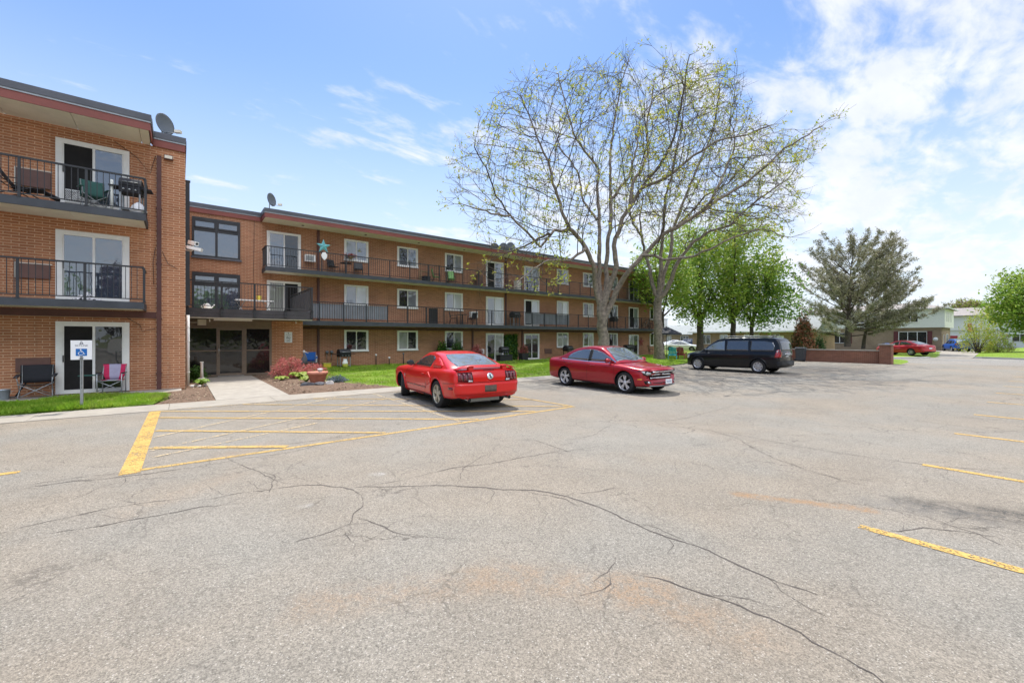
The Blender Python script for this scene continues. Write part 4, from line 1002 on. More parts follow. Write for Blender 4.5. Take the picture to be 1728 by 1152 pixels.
leafmat('leaf_dark', (.045, .115, .022), (.09, .18, .035)); leafmat('leaf_purple', (.06, .012, .022), (.10, .03, .035), 1.5); leafmat('blade', (.19, .36, .022), (.33, .47, .05), 1.5, .35); leafmat('flower_blue', (.10, .13, .22), (.30, .34, .42), 6)
RV = Vector((.7866, -.6174, 0)); FV = Vector((.6174, .7866, 0))
def rot(loc):
    """tree coordinates (across, away, up) to scene axes"""
    return RV * loc[0] + FV * loc[1] + Vector((0, 0, loc[2]))
def leaves_mesh(name, pts, size, mat, seed=1, aspect=.7, flat=.0, per=1, spread=0.0, mats2=None):
    """many small leaf faces around the given points"""
    rng = np.random.default_rng(seed); P = np.repeat(np.asarray(pts, float).reshape(-1, 3), per, 0); n = len(P)
    P = P + rng.normal(0, 1, (n, 3)) * spread
    a = rng.normal(0, 1, (n, 3)); a[:, 2] *= (1 - flat); a /= np.linalg.norm(a, axis=1)[:, None]
    c = rng.normal(0, 1, (n, 3)); c[:, 2] *= (1 - flat); bq = np.cross(a, c); bq = np.cross(bq, a); bq /= np.linalg.norm(bq, axis=1)[:, None] + 1e-9
    s = size * rng.uniform(.6, 1.35, n)[:, None]
    V = np.stack([P - a*s, P - bq*s*aspect*.5 , P + a*s, P + bq*s*aspect*.5], 1)
    nn = np.cross(a, bq); V[:, 1] += nn * s * .25; V[:, 3] += nn * s * .25
    me = bpy.data.meshes.new(name); me.vertices.add(4*n); me.vertices.foreach_set('co', V.reshape(-1)); me.loops.add(4*n); me.loops.foreach_set('vertex_index', np.arange(4*n)); me.polygons.add(n)
    me.polygons.foreach_set('loop_start', np.arange(n)*4); me.polygons.foreach_set('loop_total', np.full(n, 4))
    me.materials.append(MATS[mat])
    if mats2:
        me.materials.append(MATS[mats2[0]]); me.polygons.foreach_set('material_index', (rng.random(n) < mats2[1]).astype(int))
    me.update(); me.validate()
    return me
def grow(limbs, attr, step=.42, infl=3.6, kill=.75, iters=90, seed=1, rmin=.008, expo=2.35, out=0.0):
    """space colonisation from the given limbs into the attraction points; returns nodes, parents, radii"""
    rng = random.Random(seed); P, par, fixed = [], [], []
    def nearest(p): return min(range(len(P)), key=lambda i: (P[i] - p).length_squared)
    for r0, r1, pts in limbs:
        pts = [Vector(p) for p in pts]; last = -1 if not P else nearest(pts[0]); start = 0 if not P else 1
        if not P: P.append(pts[0]); par.append(-1); fixed.append(r0); last = 0; start = 1
        L_ = sum((b - a).length for a, b in zip(pts, pts[1:])); acc = 0
        for a, b in zip(pts[:-1], pts[1:]):
            ln = (b - a).length; n = max(1, round(ln / step))
            for i in range(1, n + 1):
                q = a.lerp(b, i / n); j = Vector((rng.uniform(-1, 1), rng.uniform(-1, 1), rng.uniform(-1, 1))) * .05
                t = (acc + ln * i / n) / L_; P.append(q + j); par.append(last); fixed.append(r0 + (r1 - r0) * t ** .62); last = len(P) - 1
            acc += ln
    nl = len(P); nk = {}; A = [Vector(a) for a in attr]
    for it in range(iters):
        kd = kdtree.KDTree(len(P))
        for i, p in enumerate(P): kd.insert(p, i)
        kd.balance(); pull = {}; keep = []
        for a in A:
            co, i, d = kd.find(a)
            if d < kill: continue
            keep.append(a)
            if d < infl: pull[i] = pull.get(i, Vector()) + (a - co).normalized()
        A = keep
        if not pull: break
        for i, d in pull.items():
            if nk.get(i, 0) >= (2 if i >= nl else 3): continue
            if d.length < .05: d = Vector((rng.uniform(-1, 1), rng.uniform(-1, 1), rng.uniform(-1, 1)))
            d.normalize()
            if par[i] >= 0 and i >= nl: d = (d + (P[i] - P[par[i]]).normalized() * .35).normalized()
            if out: d += ((P[i] - P[0]) - Vector((0, 0, 4.5))).normalized() * out
            d += Vector((rng.uniform(-1, 1), rng.uniform(-1, 1), rng.uniform(-1, 1))) * .14
            q = P[i] + d.normalized() * step; nk[i] = nk.get(i, 0) + 1
            if kd.find(q)[2] < step * .45: continue
            P.append(q); par.append(i); fixed.append(0)
    n = len(P); acc = [0.0] * n; kids = [0] * n; rad = [0.0] * n
    for i in range(n - 1, -1, -1):
        if kids[i] == 0: acc[i] = rmin ** expo
        rad[i] = max(acc[i] ** (1 / expo), 0)
        if par[i] >= 0: kids[par[i]] += 1; acc[par[i]] += acc[i]
    rad = [max(r, f) if f else min(r, .09) for r, f in zip(rad, fixed)]
    return P, par, rad, kids
def skeleton_mesh(name, P, par, rad, mats, flare=0.0, split=.10):
    """tapered tubes along every chain of nodes"""
    ch = {}
    for i, p in enumerate(par): ch.setdefault(p, []).append(i)
    mb = MB(); stack = [(0, None)]
    roots = ch.get(-1, [0])
    todo = [(r, -1) for r in roots]
    while todo:
        i, prev = todo.pop(); pts, rs = [], []
        if prev >= 0: pts.append(P[prev]); rs.append(min(rad[prev], rad[i] * 1.25))
        cur = i
        while True:
            pts.append(P[cur]); rs.append(rad[cur]); k = ch.get(cur, [])
            if not k: break
            k = sorted(k, key=lambda q: -rad[q])
            for q in k[1:]: todo.append((q, cur))
            cur = k[0]
        if len(pts) < 2: continue
        rs[-1] *= .5; big = max(rs)
        n = 14 if big > .2 else (8 if big > .06 else (5 if big > .02 else 3))
        if prev < 0 and flare: 
            for q in range(min(4, len(rs))): rs[q] *= 1 + flare * (1 - q / 4) ** 2
        mb.tube(pts, rs, n, 0 if big > split else 1, cap=False)
    return mb.mesh(name, mats, normals=False)
def crown_pts(poly, n, depth, seed, zmin=0.0, top=None):
    """random points whose outline, seen from the front, is poly; thick in depth"""
    rng = random.Random(seed); xs = [p[0] for p in poly]; zs = [p[1] for p in poly]; cx = sum(xs) / len(xs); cz = sum(zs) / len(zs); o = []
    w_ = (max(xs) - min(xs)) / 2; h_ = (max(zs) - min(zs)) / 2
    def inside(x, z):
        c = False; j = len(poly) - 1
        for i in range(len(poly)):
            (xi, zi), (xj, zj) = poly[i], poly[j]
            if (zi > z) != (zj > z) and x < (xj - xi) * (z - zi) / (zj - zi) + xi: c = not c
            j = i
        return c
    while len(o) < n:
        x, z = rng.uniform(min(xs), max(xs)), rng.uniform(min(zs), max(zs))
        if not inside(x, z): continue
        e = max(.15, 1 - ((x - cx) / (w_ * 1.05)) ** 2 - ((z - cz) / (h_ * 1.1)) ** 2) ** .5
        o.append((x, rng.uniform(-1, 1) * depth * e, z))
    return o
def bare_tree(base, limbs, poly, n, depth, seed, label, buds, dist, off, lowpts=()):
    root = thing('bare_tree', label, 'tree', base)
    lim = [(a, b_, [rot(p) for p in q]) for a, b_, q in limbs]; at = [rot(((x / dist + off) * (dist + d) - off * dist, d, 1.72 + (z - 1.72) / dist * (dist + d))) for x, d, z in crown_pts(poly, n, depth, seed)] + [rot(p) for p in lowpts]
    P, par, rad, kids = grow(lim, at, step=.45, infl=4.2, kill=.62, seed=seed, rmin=.0115, expo=2.2, out=.75)
    tr = link('trunk', skeleton_mesh('trunk', P, par, rad, ['bark', 'twig'], .35), root)
    rng = random.Random(seed); tw = MB(); tips = []
    for i in range(len(P)):
        if rad[i] > .035: continue
        d0 = (P[i] - P[par[i]]).normalized()
        for k in range(3 if kids[i] == 0 else (1 if rng.random() < .5 else 0)):
            d = (d0 + Vector((rng.uniform(-1, 1), rng.uniform(-1, 1), rng.uniform(-.4, 1.0))) * .62).normalized(); p = P[i]; pts = [p]
            for s_ in range(3):
                d = (d + Vector((rng.uniform(-1, 1), rng.uniform(-1, 1), rng.uniform(-.5, .9))) * .28).normalized(); p = p + d * rng.uniform(.14, .36) * (1.35 if kids[i] == 0 else 1); pts.append(p)
            tw.tube(pts, [.010, .0085, .007, .0045], 3, cap=False); tips.append(pts)
    me = tw.mesh('twigs', 'twig', normals=False); link('twigs', me, root)
    pts = []
    for q in tips:
        c = q[-1]; nz = math.sin(c.x * .55 + seed) * math.sin(c.y * .6) * math.sin(c.z * .5 + 1.3) + .35 * math.sin(c.x * 1.3) * math.sin(c.z * 1.1)
        k = buds * .45 + .75 * max(0, nz)
        for p in q[1:]:
            if rng.random() < k: pts.append(p)
    link('foliage', leaves_mesh('foliage', pts, .085, 'leaf_yellow', seed, .9, per=4, spread=.09, mats2=('leaf_lime', .35)), root)
    return root
T1L = [(0.4, 0.3, [(0.04, 0.0, -0.02), (-0.03, -0.13, 0.63), (-0.07, 0.02, 1.76), (-0.13, -0.07, 2.89), (-0.18, 0.05, 3.65)]), (0.21, 0.03, [(-0.26, 0.0, 3.57), (-0.58, -0.06, 4.96), (-0.78, -0.51, 6.2), (-1.26, -0.72, 7.27), (-1.85, -0.5, 8.13), (-2.4, -0.99, 8.41), (-2.79, -1.22, 9.26), (-2.95, -1.06, 9.92), (-3.44, -1.55, 10.94), (-3.72, -1.6, 12.34), (-4.46, -2.02, 13.53), (-4.88, -2.18, 14.77), (-5.35, -2.67, 15.53)]), (0.11, 0.03, [(-2.37, -0.8, 8.46), (-2.76, -0.93, 8.28), (-3.32, -1.08, 8.28), (-3.83, -1.54, 7.67), (-4.16, -1.75, 7.12), (-4.6, -2.11, 7.5), (-5.01, -2.75, 7.72), (-5.96, -2.76, 8.64), (-6.76, -3.2, 9.71), (-7.36, -3.72, 11.06), (-7.93, -4.23, 11.94)]), (0.18, 0.03, [(-0.19, 0.0, 3.65), (-0.28, 0.29, 5.57), (-0.29, 0.23, 7.7), (-0.23, 0.51, 9.57), (-0.3, 0.76, 11.62), (-0.17, 0.85, 12.9), (-0.85, 1.13, 13.76), (-1.81, 1.06, 15.14), (-2.23, 1.45, 17.2), (-2.82, 1.47, 19.4)]), (0.19, 0.03, [(-0.11, 0.0, 3.57), (0.26, 0.47, 5.22), (0.28, 0.77, 6.81), (0.43, 0.74, 8.35), (0.68, 1.14, 9.75), (0.71, 1.59, 12.72), (0.97, 2.38, 14.95), (1.34, 2.56, 17.47), (1.98, 3.1, 20.24), (2.53, 3.4, 21.96)]), (0.22, 0.03, [(-0.08, 0.0, 3.57), (0.24, -0.12, 4.76), (0.67, -0.35, 6.23), (0.47, -0.55, 7.49), (1.01, -0.62, 9.1), (2.09, -0.83, 10.91), (3.24, -0.88, 12.35), (3.96, -1.21, 13.91), (4.35, -1.32, 15.55), (4.52, -1.58, 17.08), (4.67, -1.75, 18.53)]), (0.12, 0.03, [(2.04, -1.0, 10.85), (2.92, -1.38, 11.14), (3.42, -2.24, 11.24), (4.53, -2.56, 12.18), (5.68, -3.23, 12.73), (6.94, -4.01, 12.75), (7.64, -4.97, 12.75)]), (0.14, 0.03, [(1.39, -0.7, 9.85), (1.7, -0.28, 11.4), (2.45, -0.12, 12.66), (3.0, 0.64, 14.01), (2.96, 1.0, 15.58), (3.47, 1.36, 17.63), (3.77, 1.78, 19.27)]), (0.22, 0.03, [(0.08, 0.0, 3.08), (0.48, -0.03, 4.02), (0.96, -0.23, 5.2), (1.5, -0.98, 6.01), (2.42, -0.94, 7.04), (3.18, -1.47, 7.9), (3.78, -1.95, 8.24), (4.81, -2.24, 8.78), (6.09, -2.38, 9.71), (7.29, -2.71, 10.38), (8.14, -3.51, 11.15), (9.08, -3.63, 12.12), (9.59, -4.32, 12.38), (10.58, -4.39, 12.95)]), (0.1, 0.03, [(5.22, -3.0, 9.07), (5.57, -2.9, 9.81), (6.51, -2.37, 11.33), (7.23, -2.05, 12.96), (7.19, -2.0, 13.99)]), (0.1, 0.02, [(2.08, -2.0, 6.82), (2.94, -2.33, 6.24), (4.29, -3.43, 6.24), (5.05, -4.39, 6.65), (5.91, -5.02, 7.04), (6.38, -6.25, 7.06), (7.18, -7.15, 6.36)]), (0.1, 0.02, [(-1.31, -1.0, 7.21), (-2.5, -1.77, 6.34), (-3.81, -2.61, 6.19), (-4.73, -3.88, 5.47), (-5.4, -5.05, 4.82), (-5.77, -5.82, 4.18)]), (0.09, 0.02, [(-3.43, -1.5, 8.18), (-4.66, -2.53, 7.23), (-5.86, -3.42, 6.53), (-6.95, -4.8, 6.1)]), (0.08, 0.02, [(-5.96, -3.0, 8.57), (-7.0, -3.6, 8.56), (-7.93, -4.25, 8.69), (-8.85, -4.99, 8.68)]), (0.12, 0.02, [(0.88, 2.0, 11.09), (2.29, 2.83, 13.03), (3.2, 3.79, 15.54), (3.73, 4.86, 18.25), (5.95, 6.06, 21.19)]), (0.1, 0.02, [(-0.13, 1.0, 9.2), (-0.95, 2.17, 11.14), (-1.21, 3.18, 13.58), (-2.32, 4.51, 15.86), (-2.83, 6.11, 18.9)])]
T2L = [(0.36, 0.3, [(0.0, 0.0, 0.01), (-0.14, -0.13, 1.29), (-0.18, -0.1, 2.72), (-0.01, 0.24, 4.16), (-0.04, 0.01, 5.1)]), (0.2, 0.04, [(-0.19, 0.0, 4.86), (-0.56, 0.17, 6.07), (-0.73, 0.09, 7.25), (-1.03, 0.5, 8.76), (-1.18, 0.81, 10.04), (-1.92, 0.76, 11.1), (-2.06, 1.3, 12.63), (-1.79, 1.57, 14.7)]), (0.2, 0.04, [(-0.05, 0.0, 5.1), (-0.05, -0.41, 6.93), (0.01, -0.38, 8.35), (0.07, -0.74, 10.84), (0.09, -0.93, 12.63), (0.42, -1.41, 14.07), (0.68, -1.56, 16.06), (1.01, -1.88, 17.94)]), (0.2, 0.04, [(0.05, 0.0, 5.1), (0.32, -0.03, 6.76), (1.0, 0.25, 8.47), (1.37, 0.86, 10.54), (2.29, 1.32, 12.64), (3.02, 1.3, 14.6), (4.21, 1.75, 17.02), (5.41, 2.18, 19.48), (6.03, 2.41, 23.16)]), (0.22, 0.04, [(0.14, 0.0, 4.86), (0.7, -0.28, 6.01), (0.96, -0.59, 7.14), (1.5, -0.87, 8.25), (2.34, -1.09, 9.22), (3.39, -1.58, 9.93), (4.68, -1.91, 10.29), (5.93, -2.08, 11.5), (6.72, -2.84, 12.22), (7.95, -2.97, 13.05)]), (0.1, 0.02, [(-1.12, 1.0, 10.09), (-1.04, 1.92, 11.82), (-0.48, 2.75, 14.11), (-0.51, 3.86, 16.6)]), (0.12, 0.03, [(1.43, 1.0, 10.58), (2.48, 0.02, 11.76), (2.87, -1.74, 12.59), (3.82, -3.4, 12.89), (4.61, -5.03, 14.24)])]
C1 = [(-9.44, 10.82), (-9.25, 12.31), (-7.74, 14.26), (-6.8, 16.04), (-4.91, 17.66), (-3.02, 17.41), (-1.13, 18.47), (1.51, 19.03), (3.02, 17.66), (5.1, 18.8), (7.93, 18.47), (8.5, 17.34), (8.31, 15.39), (10.2, 14.9), (12.27, 14.58), (13.78, 14.68), (12.46, 12.8), (11.71, 10.82), (10.95, 8.74), (8.31, 8.18), (4.91, 8.93), (2.64, 8.37), (0.38, 8.18), (-2.27, 7.23), (-4.53, 6.1), (-6.42, 6.67), (-8.31, 8.93)]
low = [(random.uniform(-7.2, -2.6), random.uniform(-5.5, -1.5), random.uniform(4.3, 7.2)) for _ in range(70)]
bare_tree((21.3, 17.6, .05), T1L, C1, 2900, 7.0, 11, 'largest bare spreading tree with many limbs, just budding, behind the dark red sedan', .20, 27, .218, low)
C2 = [(-3.0, 9.85), (-3.23, 14.1), (-2.04, 18.19), (-0.14, 21.05), (2.23, 22.89), (5.8, 22.48), (6.04, 19.42), (8.89, 16.97), (12.93, 17.58), (11.27, 14.1), (10.79, 10.8), (8.42, 9.38), (4.14, 8.9), (1.28, 8.42), (-1.09, 8.9)]
bare_tree((30.45, 19.53, .05), T2L, C2, 1500, 5.5, 12, 'bare budding tree with pale forked trunk, between the largest tree and the minivan', .22, 34, .348)
# ---- leafy trees
def leafy(name, base, h, trunk_h, poly, depth, n_attr, leaf, nper, mat, label, seed, r=.26, group=None, mats2=None, spread=.50, lean=0.0, bark='bark_dark', cat='tree'):
    root = thing(name, label, cat, base, 0, group)
    rng = random.Random(seed); lim = [(r, r * .8, [rot(p) for p in ((0, 0, -.05), (lean * .3, 0, trunk_h * .5), (lean * .6, .0, trunk_h))])]
    for k in range(6):
        a = 2 * math.pi * k / 6 + rng.uniform(-.4, .4); rr = rng.uniform(.12, .30) * h; top = rng.uniform(.55, .9) * h
        lim.append((r * .5, r * .1, [rot(p) for p in ((lean * .6, 0, trunk_h), (lean * .6 + rr * .45 * math.cos(a), rr * .45 * math.sin(a), trunk_h + (top - trunk_h) * .4), (lean * .6 + rr * math.cos(a), rr * math.sin(a), top))]))
    at = [rot(p) for p in crown_pts(poly, n_attr, depth, seed)]
    P, par, rad, kids = grow(lim, at, step=.5, infl=4.5, kill=.9, seed=seed, rmin=.010)
    link('trunk', skeleton_mesh('trunk', P, par, rad, [bark, bark], .3), root)
    pts = [P[i] for i in range(len(P)) if rad[i] < .05 and P[i].z > trunk_h * .8]
    link('crown', leaves_mesh('crown', pts, leaf, mat, seed, .85, per=nper, spread=spread, mats2=mats2, flat=.25), root)
    return root
def blob(w_, z0, z1, k=1.0, seed=0):
    rng = random.Random(seed); o = []
    for i in range(14):
        a = 2 * math.pi * i / 14; rr = rng.uniform(.84, 1.12); o.append((w_ * math.cos(a) * rr, (z0 + z1) / 2 + (z1 - z0) / 2 * math.sin(a) * rr))
    return o
leafy('maple_tree', (45.4, 24.1, 0), 14.5, 3.6, blob(4.9, 3.0, 14.6, seed=2), 4.4, 520, .18, 24, 'leaf_green', 'green maple tree with dark trunk nearest to the apartment building end', 21, .40, None, ('leaf_lime', .35))
leafy('maple_tree', (48.3, 21.8, 0), 15.5, 4.0, blob(5.2, 3.8, 15.6, seed=3), 4.6, 560, .18, 24, 'leaf_green', 'tall yellow green maple tree rising directly behind the minivan roof', 22, .32, None, ('leaf_lime', .75))
leafy('maple_tree', (50.0, 20.6, 0), 10.5, 3.4, [(-2.5, 4), (-1.8, 7.5), (0, 10.5), (2.5, 11), (4.6, 8.6), (5.6, 6.4), (5.0, 4.0), (2.5, 2.9), (0, 3.3)], 3.6, 380, .18, 24, 'leaf_green', 'dense dark green maple tree above the rear of the minivan', 23, .24, None, ('leaf_dark', .35))
leafy('maple_tree', (37.0, 23.5, 0), 10.5, 3.8, blob(3.0, 4.4, 11.0, seed=5), 3.2, 240, .18, 30, 'leaf_green', 'slim green tree with thin dark trunk behind the garden chairs', 24, .22, None, ('leaf_lime', .5))
leafy('maple_tree', (80.5, .6, 0), 10.6, 2.4, blob(5.6, 1.9, 10.4, seed=6), 4.5, 560, .21, 34, 'leaf_green', 'bright green maple tree cut off by the right edge of the picture', 25, .30, None, ('leaf_lime', .5))
leafy('round_tree', (189, 15.5, 0), 13, 4, blob(7.8, 5, 13.6, seed=7), 6, 260, .32, 26, 'leaf_tan', 'round tan budding tree far behind the white houses', 26, .4, None, ('leaf_lime', .35))
# conifers
def pine(base, h, w_, label, seed, bare=2.0, name='pine_tree', mats=('needle', 'needle_grey'), trunk_r=.36, lean=0.0, dens=1.35):
    root = thing(name, label, 'tree', base); rng = random.Random(seed); mb = MB(); pts = []
    tk = [rot((lean * (z / h) ** 1.5, 0, z)) for z in np.linspace(-.1, h * .97, 14)]
    mb.tube(tk, [trunk_r * (1.25 if i == 0 else 1) * (1 - .93 * i / 13) for i in range(14)], 10, cap=False)
    z = bare
    while z < h * .96:
        t = (z - bare) / (h - bare); ln = w_ * max(.16, 1 - ((t - .22) / .84) ** 2) ** .5; c = rot((lean * (z / h) ** 1.5, 0, z))
        for k in range(rng.randint(5, 7)):
            a = rng.uniform(0, 2 * math.pi); L_ = ln * rng.uniform(.55, 1.15); el = .16 + .50 * t + rng.uniform(-.14, .22)
            if z < bare + 1.2: el = rng.uniform(-.10, .25)
            d = Vector((math.cos(a), math.sin(a), math.tan(min(el, 1.2)))).normalized(); q = [c]; p = c.copy(); n = max(3, int(L_ / .5))
            for s_ in range(n):
                d = (d + Vector((rng.uniform(-.14, .14), rng.uniform(-.14, .14), .045))).normalized(); p = p + d * (L_ / n); q.append(p.copy())
                if s_ / n > .22:
                    for side in range(4):
                        e = (d * .9 + Vector((rng.uniform(-1, 1), rng.uniform(-1, 1), rng.uniform(-.35, .9)))).normalized(); l2 = rng.uniform(.35, 1.0) * (1 - .35 * s_ / n); r_ = p + e * l2
                        mb.tube([p, p + e * l2 * .5, r_], [.016, .012, .007], 3, cap=False)
                        for m_ in range(int(4 * dens)): pts.append(p.lerp(r_, .45 + .55 * (m_ + rng.random()) / 4))
            mb.tube(q, [max(.016, trunk_r * .24 * (1 - .6 * t) * (1 - i / len(q))) for i in range(len(q))], 5, cap=False)
        z += rng.uniform(.42, .75)
    link('trunk', mb.mesh('trunk', 'bark_dark', normals=False), root)
    link('crown', leaves_mesh('crown', pts, .17, mats[0], seed, .34, per=3, spread=.10, mats2=(mats[1], .45)), root)
    return root
pine((62.0, 14.9, 0), 11.2, 7.2, 'broad grey green pine tree with low wide branches behind the garden wall pillar', 31, 2.0, lean=.5)
pine((65.5, 14.2, 0), 7.4, 6.6, 'lower pine tree with slim dark trunk just right of the broad pine', 32, 2.6, trunk_r=.24, lean=1.5)
pine((64.4, 61.0, 0), 16.0, 3.4, 'dark pine top showing above the apartment roof between the bare trees', 33, 6.0, trunk_r=.26, dens=.6)
# browned cedar and shrubs
def shrub(name, base, rx, rz, n, leaf, mat, label, seed, mats2=None, cone=False, stem=True, cat='shrub', group=None, per=6, spread=.07, up=0.0, stems=9):
    root = thing(name, label, cat, base, 0, group); rng = random.Random(seed); pts = []; mb = MB()
    while len(pts) < n:
        x, y, z = rng.uniform(-1, 1), rng.uniform(-1, 1), rng.random(); lim = (1 - z) ** .7 * (.5 + .5 * min(1, z * 6)) if cone else math.sqrt(max(0, 1 - (z * 1.0) ** 2)) * (.7 + .3 * min(1, z * 4))
        ang = math.atan2(y, x); lim *= .82 + .18 * math.sin(ang * 3 + seed) * math.sin(z * 7 + seed * 2) + .1 * math.sin(ang * 7 + z * 13)
        if math.hypot(x, y) < lim and (math.hypot(x, y) > lim * .35): pts.append((x * rx, y * rx, z * rz + .03))
    if stem:
        for k in range(stems):
            p = rng.choice(pts); mb.tube([(p[0] * .1, p[1] * .1, -.03), (p[0] * .45, p[1] * .45, p[2] * .55), p], [.02 * rz ** .5, .014 * rz ** .5, .005], 5, cap=False)
        link('stem', mb.mesh('stem', 'bark_dark', normals=False), root)
    link('foliage', leaves_mesh('foliage', pts, leaf, mat, seed, .6, per=per, spread=spread, mats2=mats2), root)
    return root
shrub('cedar_shrub', (46.3, 14.5, 0), 1.35, 4.3, 900, .13, 'cedar_brown', 'tall cone shaped cedar half browned and half green behind the garden wall', 41, ('cedar_green', .33), True, per=6, spread=.12)
shrub('cedar_shrub', (47.7, 13.6, 0), .75, 2.1, 260, .10, 'cedar_green', 'small green cedar at the foot of the browned cedar', 42, None, True, per=6, spread=.1)
shrub('flowering_shrub', (74.0, 5.4, 0), 1.9, 5.2, 420, .12, 'leaf_lime', 'loose yellow green shrub beside the driveway and blue hatchback', 43, ('leaf_yellow', .5), per=5, spread=.22, stems=26)
shrub('flowering_shrub', (75.6, 3.9, 0), 1.5, 2.5, 420, .11, 'leaf_lime', 'smaller yellow green shrub right of the loose one on the lawn', 44, ('leaf_tan', .3), per=5, spread=.15)
shrub('japanese_maple', (3.62, 19.9, .05), .85, .88, 330, .05, 'leaf_red', 'feathery red japanese maple shrub against the entrance brick pier', 45, ('leaf_tan', .06), per=6, spread=.05)
shrub('japanese_maple', (4.52, 19.5, .05), .68, .58, 240, .045, 'leaf_red', 'lower red japanese maple shrub behind the terracotta pot', 46, ('leaf_tan', .06), per=6, spread=.05)
def hosta(base, r, h, label, seed, mat='leaf_lime'):
    root = thing('hosta_plant', label, 'plant', base); rng = random.Random(seed); mb = MB()
    for k in range(46):
        a = rng.uniform(0, 6.28); l_ = r * rng.uniform(.6, 1.1); w_ = l_ * .32; hh = h * rng.uniform(.6, 1.1); d = Vector((math.cos(a), math.sin(a), 0)); s_ = Vector((-d.y, d.x, 0)); b0 = len(mb.v)
        for t, wd, z in ((0, .1, 0), (.35, .8, .75), (.7, 1, 1.0), (1, .05, .62)):
            for q in (-1, 1): mb.v.append(tuple(d * l_ * t + s_ * wd * w_ * q + Vector((0, 0, hh * z + .01))))
        for i in range(3): mb.face((b0+2*i, b0+2*i+1, b0+2*i+3, b0+2*i+2), 0, True)
    part('foliage', mb, mat, root); return root
hosta((3.87, 18.98, .06), .42, .26, 'large bright green hosta in the mulch in front of the red shrubs', 51)
hosta((3.15, 18.66, .06), .28, .16, 'small green hosta nearest the entrance path', 52)
hosta((3.75, 17.3, .06), .26, .22, 'green hosta tucked left of the terracotta pot', 53)
hosta((.62, 18.75, .04), .26, .22, 'green hosta by the white downpipe left of the entrance', 54, 'leaf_green')
shrub('flower_clump', (4.72, 16.75, .05), .42, .22, 300, .035, 'flower_blue', 'low blue grey flower clump right of the terracotta pot', 55, ('leaf_dark', .4), stem=False, cat='flowers', per=5, spread=.03)
shrub('dark_shrub', (.55, 20.6, .03), .30, .55, 160, .06, 'leaf_dark', 'dark green shrub behind the stone ornament by the entrance', 56)
shrub('green_shrub', (14.15, 25.75, .05), .55, 1.45, 240, .09, 'leaf_dark', 'dark green bush under the ground floor window, left of two', 57, ('leaf_green', .2))
shrub('green_shrub', (15.3, 25.7, .05), .60, 1.55, 260, .09, 'leaf_dark', 'grey green bush in front of the ground floor window, right of two', 58, ('leaf_tan', .12))
shrub('red_shrub', (16.75, 25.5, .05), .50, 1.25, 220, .08, 'leaf_red', 'dark red bush by the brown downpipe beyond the red coupe', 59)
shrub('red_shrub', (20.95, 25.2, .55), .36, .62, 140, .07, 'leaf_red', 'dark red plant growing in the black planter by the glass doors', 60, ('leaf_dark', .3))
# grass blades: one sheet of many
def grass(poly, n, h, seed, zf):
    rng = np.random.default_rng(seed); xs = np.array([p[0] for p in poly]); ys = np.array([p[1] for p in poly]); pts = np.zeros((0, 2))
    while len(pts) < n:
        c = np.stack([rng.uniform(max(xs.min(), -6), min(xs.max(), 38), n), rng.uniform(ys.min(), ys.max(), n)], 1); ins = np.zeros(n, bool); j = len(poly) - 1
        for i in range(len(poly)):
            k = ((ys[i] > c[:, 1]) != (ys[j] > c[:, 1])) & (c[:, 0] < (xs[j] - xs[i]) * (c[:, 1] - ys[i]) / (ys[j] - ys[i] + 1e-12) + xs[i]); ins ^= k; j = i
        nz = np.sin(c[:, 0] * 1.9 + 2) * np.sin(c[:, 1] * 2.7) + .6 * np.sin(c[:, 0] * 5.3) * np.sin(c[:, 1] * 4.1 + 1); ins &= rng.random(n) > np.clip(nz * .9, 0, .85)
        pts = np.concatenate([pts, c[ins]])
    pts = pts[:n]; a = rng.uniform(0, 6.28, n); hh = h * rng.uniform(.5, 1.4, n) * (1 + .5 * np.sin(pts[:, 0] * 2.3) * np.sin(pts[:, 1] * 3.1)); wd = .011 + .008 * rng.random(n); ln = rng.normal(0, .45, (n, 2)) * hh[:, None]
    d = np.stack([np.cos(a), np.sin(a)], 1) * wd[:, None]; z = np.full(n, zf)
    V = np.stack([np.c_[pts - d, z], np.c_[pts + d, z], np.c_[pts + ln, z + hh]], 1).reshape(-1)
    me = bpy.data.meshes.new('grass'); me.vertices.add(3*n); me.vertices.foreach_set('co', V); me.loops.add(3*n); me.loops.foreach_set('vertex_index', np.arange(3*n)); me.polygons.add(n)
    me.polygons.foreach_set('loop_start', np.arange(n)*3); me.polygons.foreach_set('loop_total', np.full(n, 3)); me.materials.append(MATS['blade']); me.update()
    o = link('grass', me); o['kind'] = 'stuff'; o['label'] = 'short bright green grass of the lawn'; o['category'] = 'grass'
grass([p for p in LAWN1 if p[0] > -14] + [(-6, 17.04), (-6, 14.3)], 30000, .085, 1, .045)
grass(LAWN2, 70000, .08, 2, .05)
rngm = random.Random(5); cz = MB()
for i in range(900):
    x, y = rngm.uniform(2.7, 5.6), rngm.uniform(14.4, 22)
    if x > 6.1 - (y - 14.3) * .42 and y < 18.6: continue
    cz.obox((x, y, .075 + rngm.uniform(-.01, .02)), (rngm.uniform(.015, .045), rngm.uniform(.008, .016), .006), rngm.uniform(0, 3.1), rngm.randint(0, 1), rngm.uniform(-.4, .4))
for i in range(260):
    x, y = rngm.uniform(-.4, .75), rngm.uniform(14.4, 19.5)
    if x < .2 and y > 17: continue
    cz.obox((x, y, .045), (rngm.uniform(.015, .04), rngm.uniform(.008, .014), .006), rngm.uniform(0, 3.1), rngm.randint(0, 1), rngm.uniform(-.4, .4))
M('chip', (.22, .15, .10), .9, var=.3, vs=20); M('chip_light', (.38, .29, .20), .9, var=.3, vs=20)
o = ground('wood_chips', cz, ['chip', 'chip_light'], 'stuff'); o['label'] = 'brown wood chip mulch scattered over the beds'; o['category'] = 'mulch'
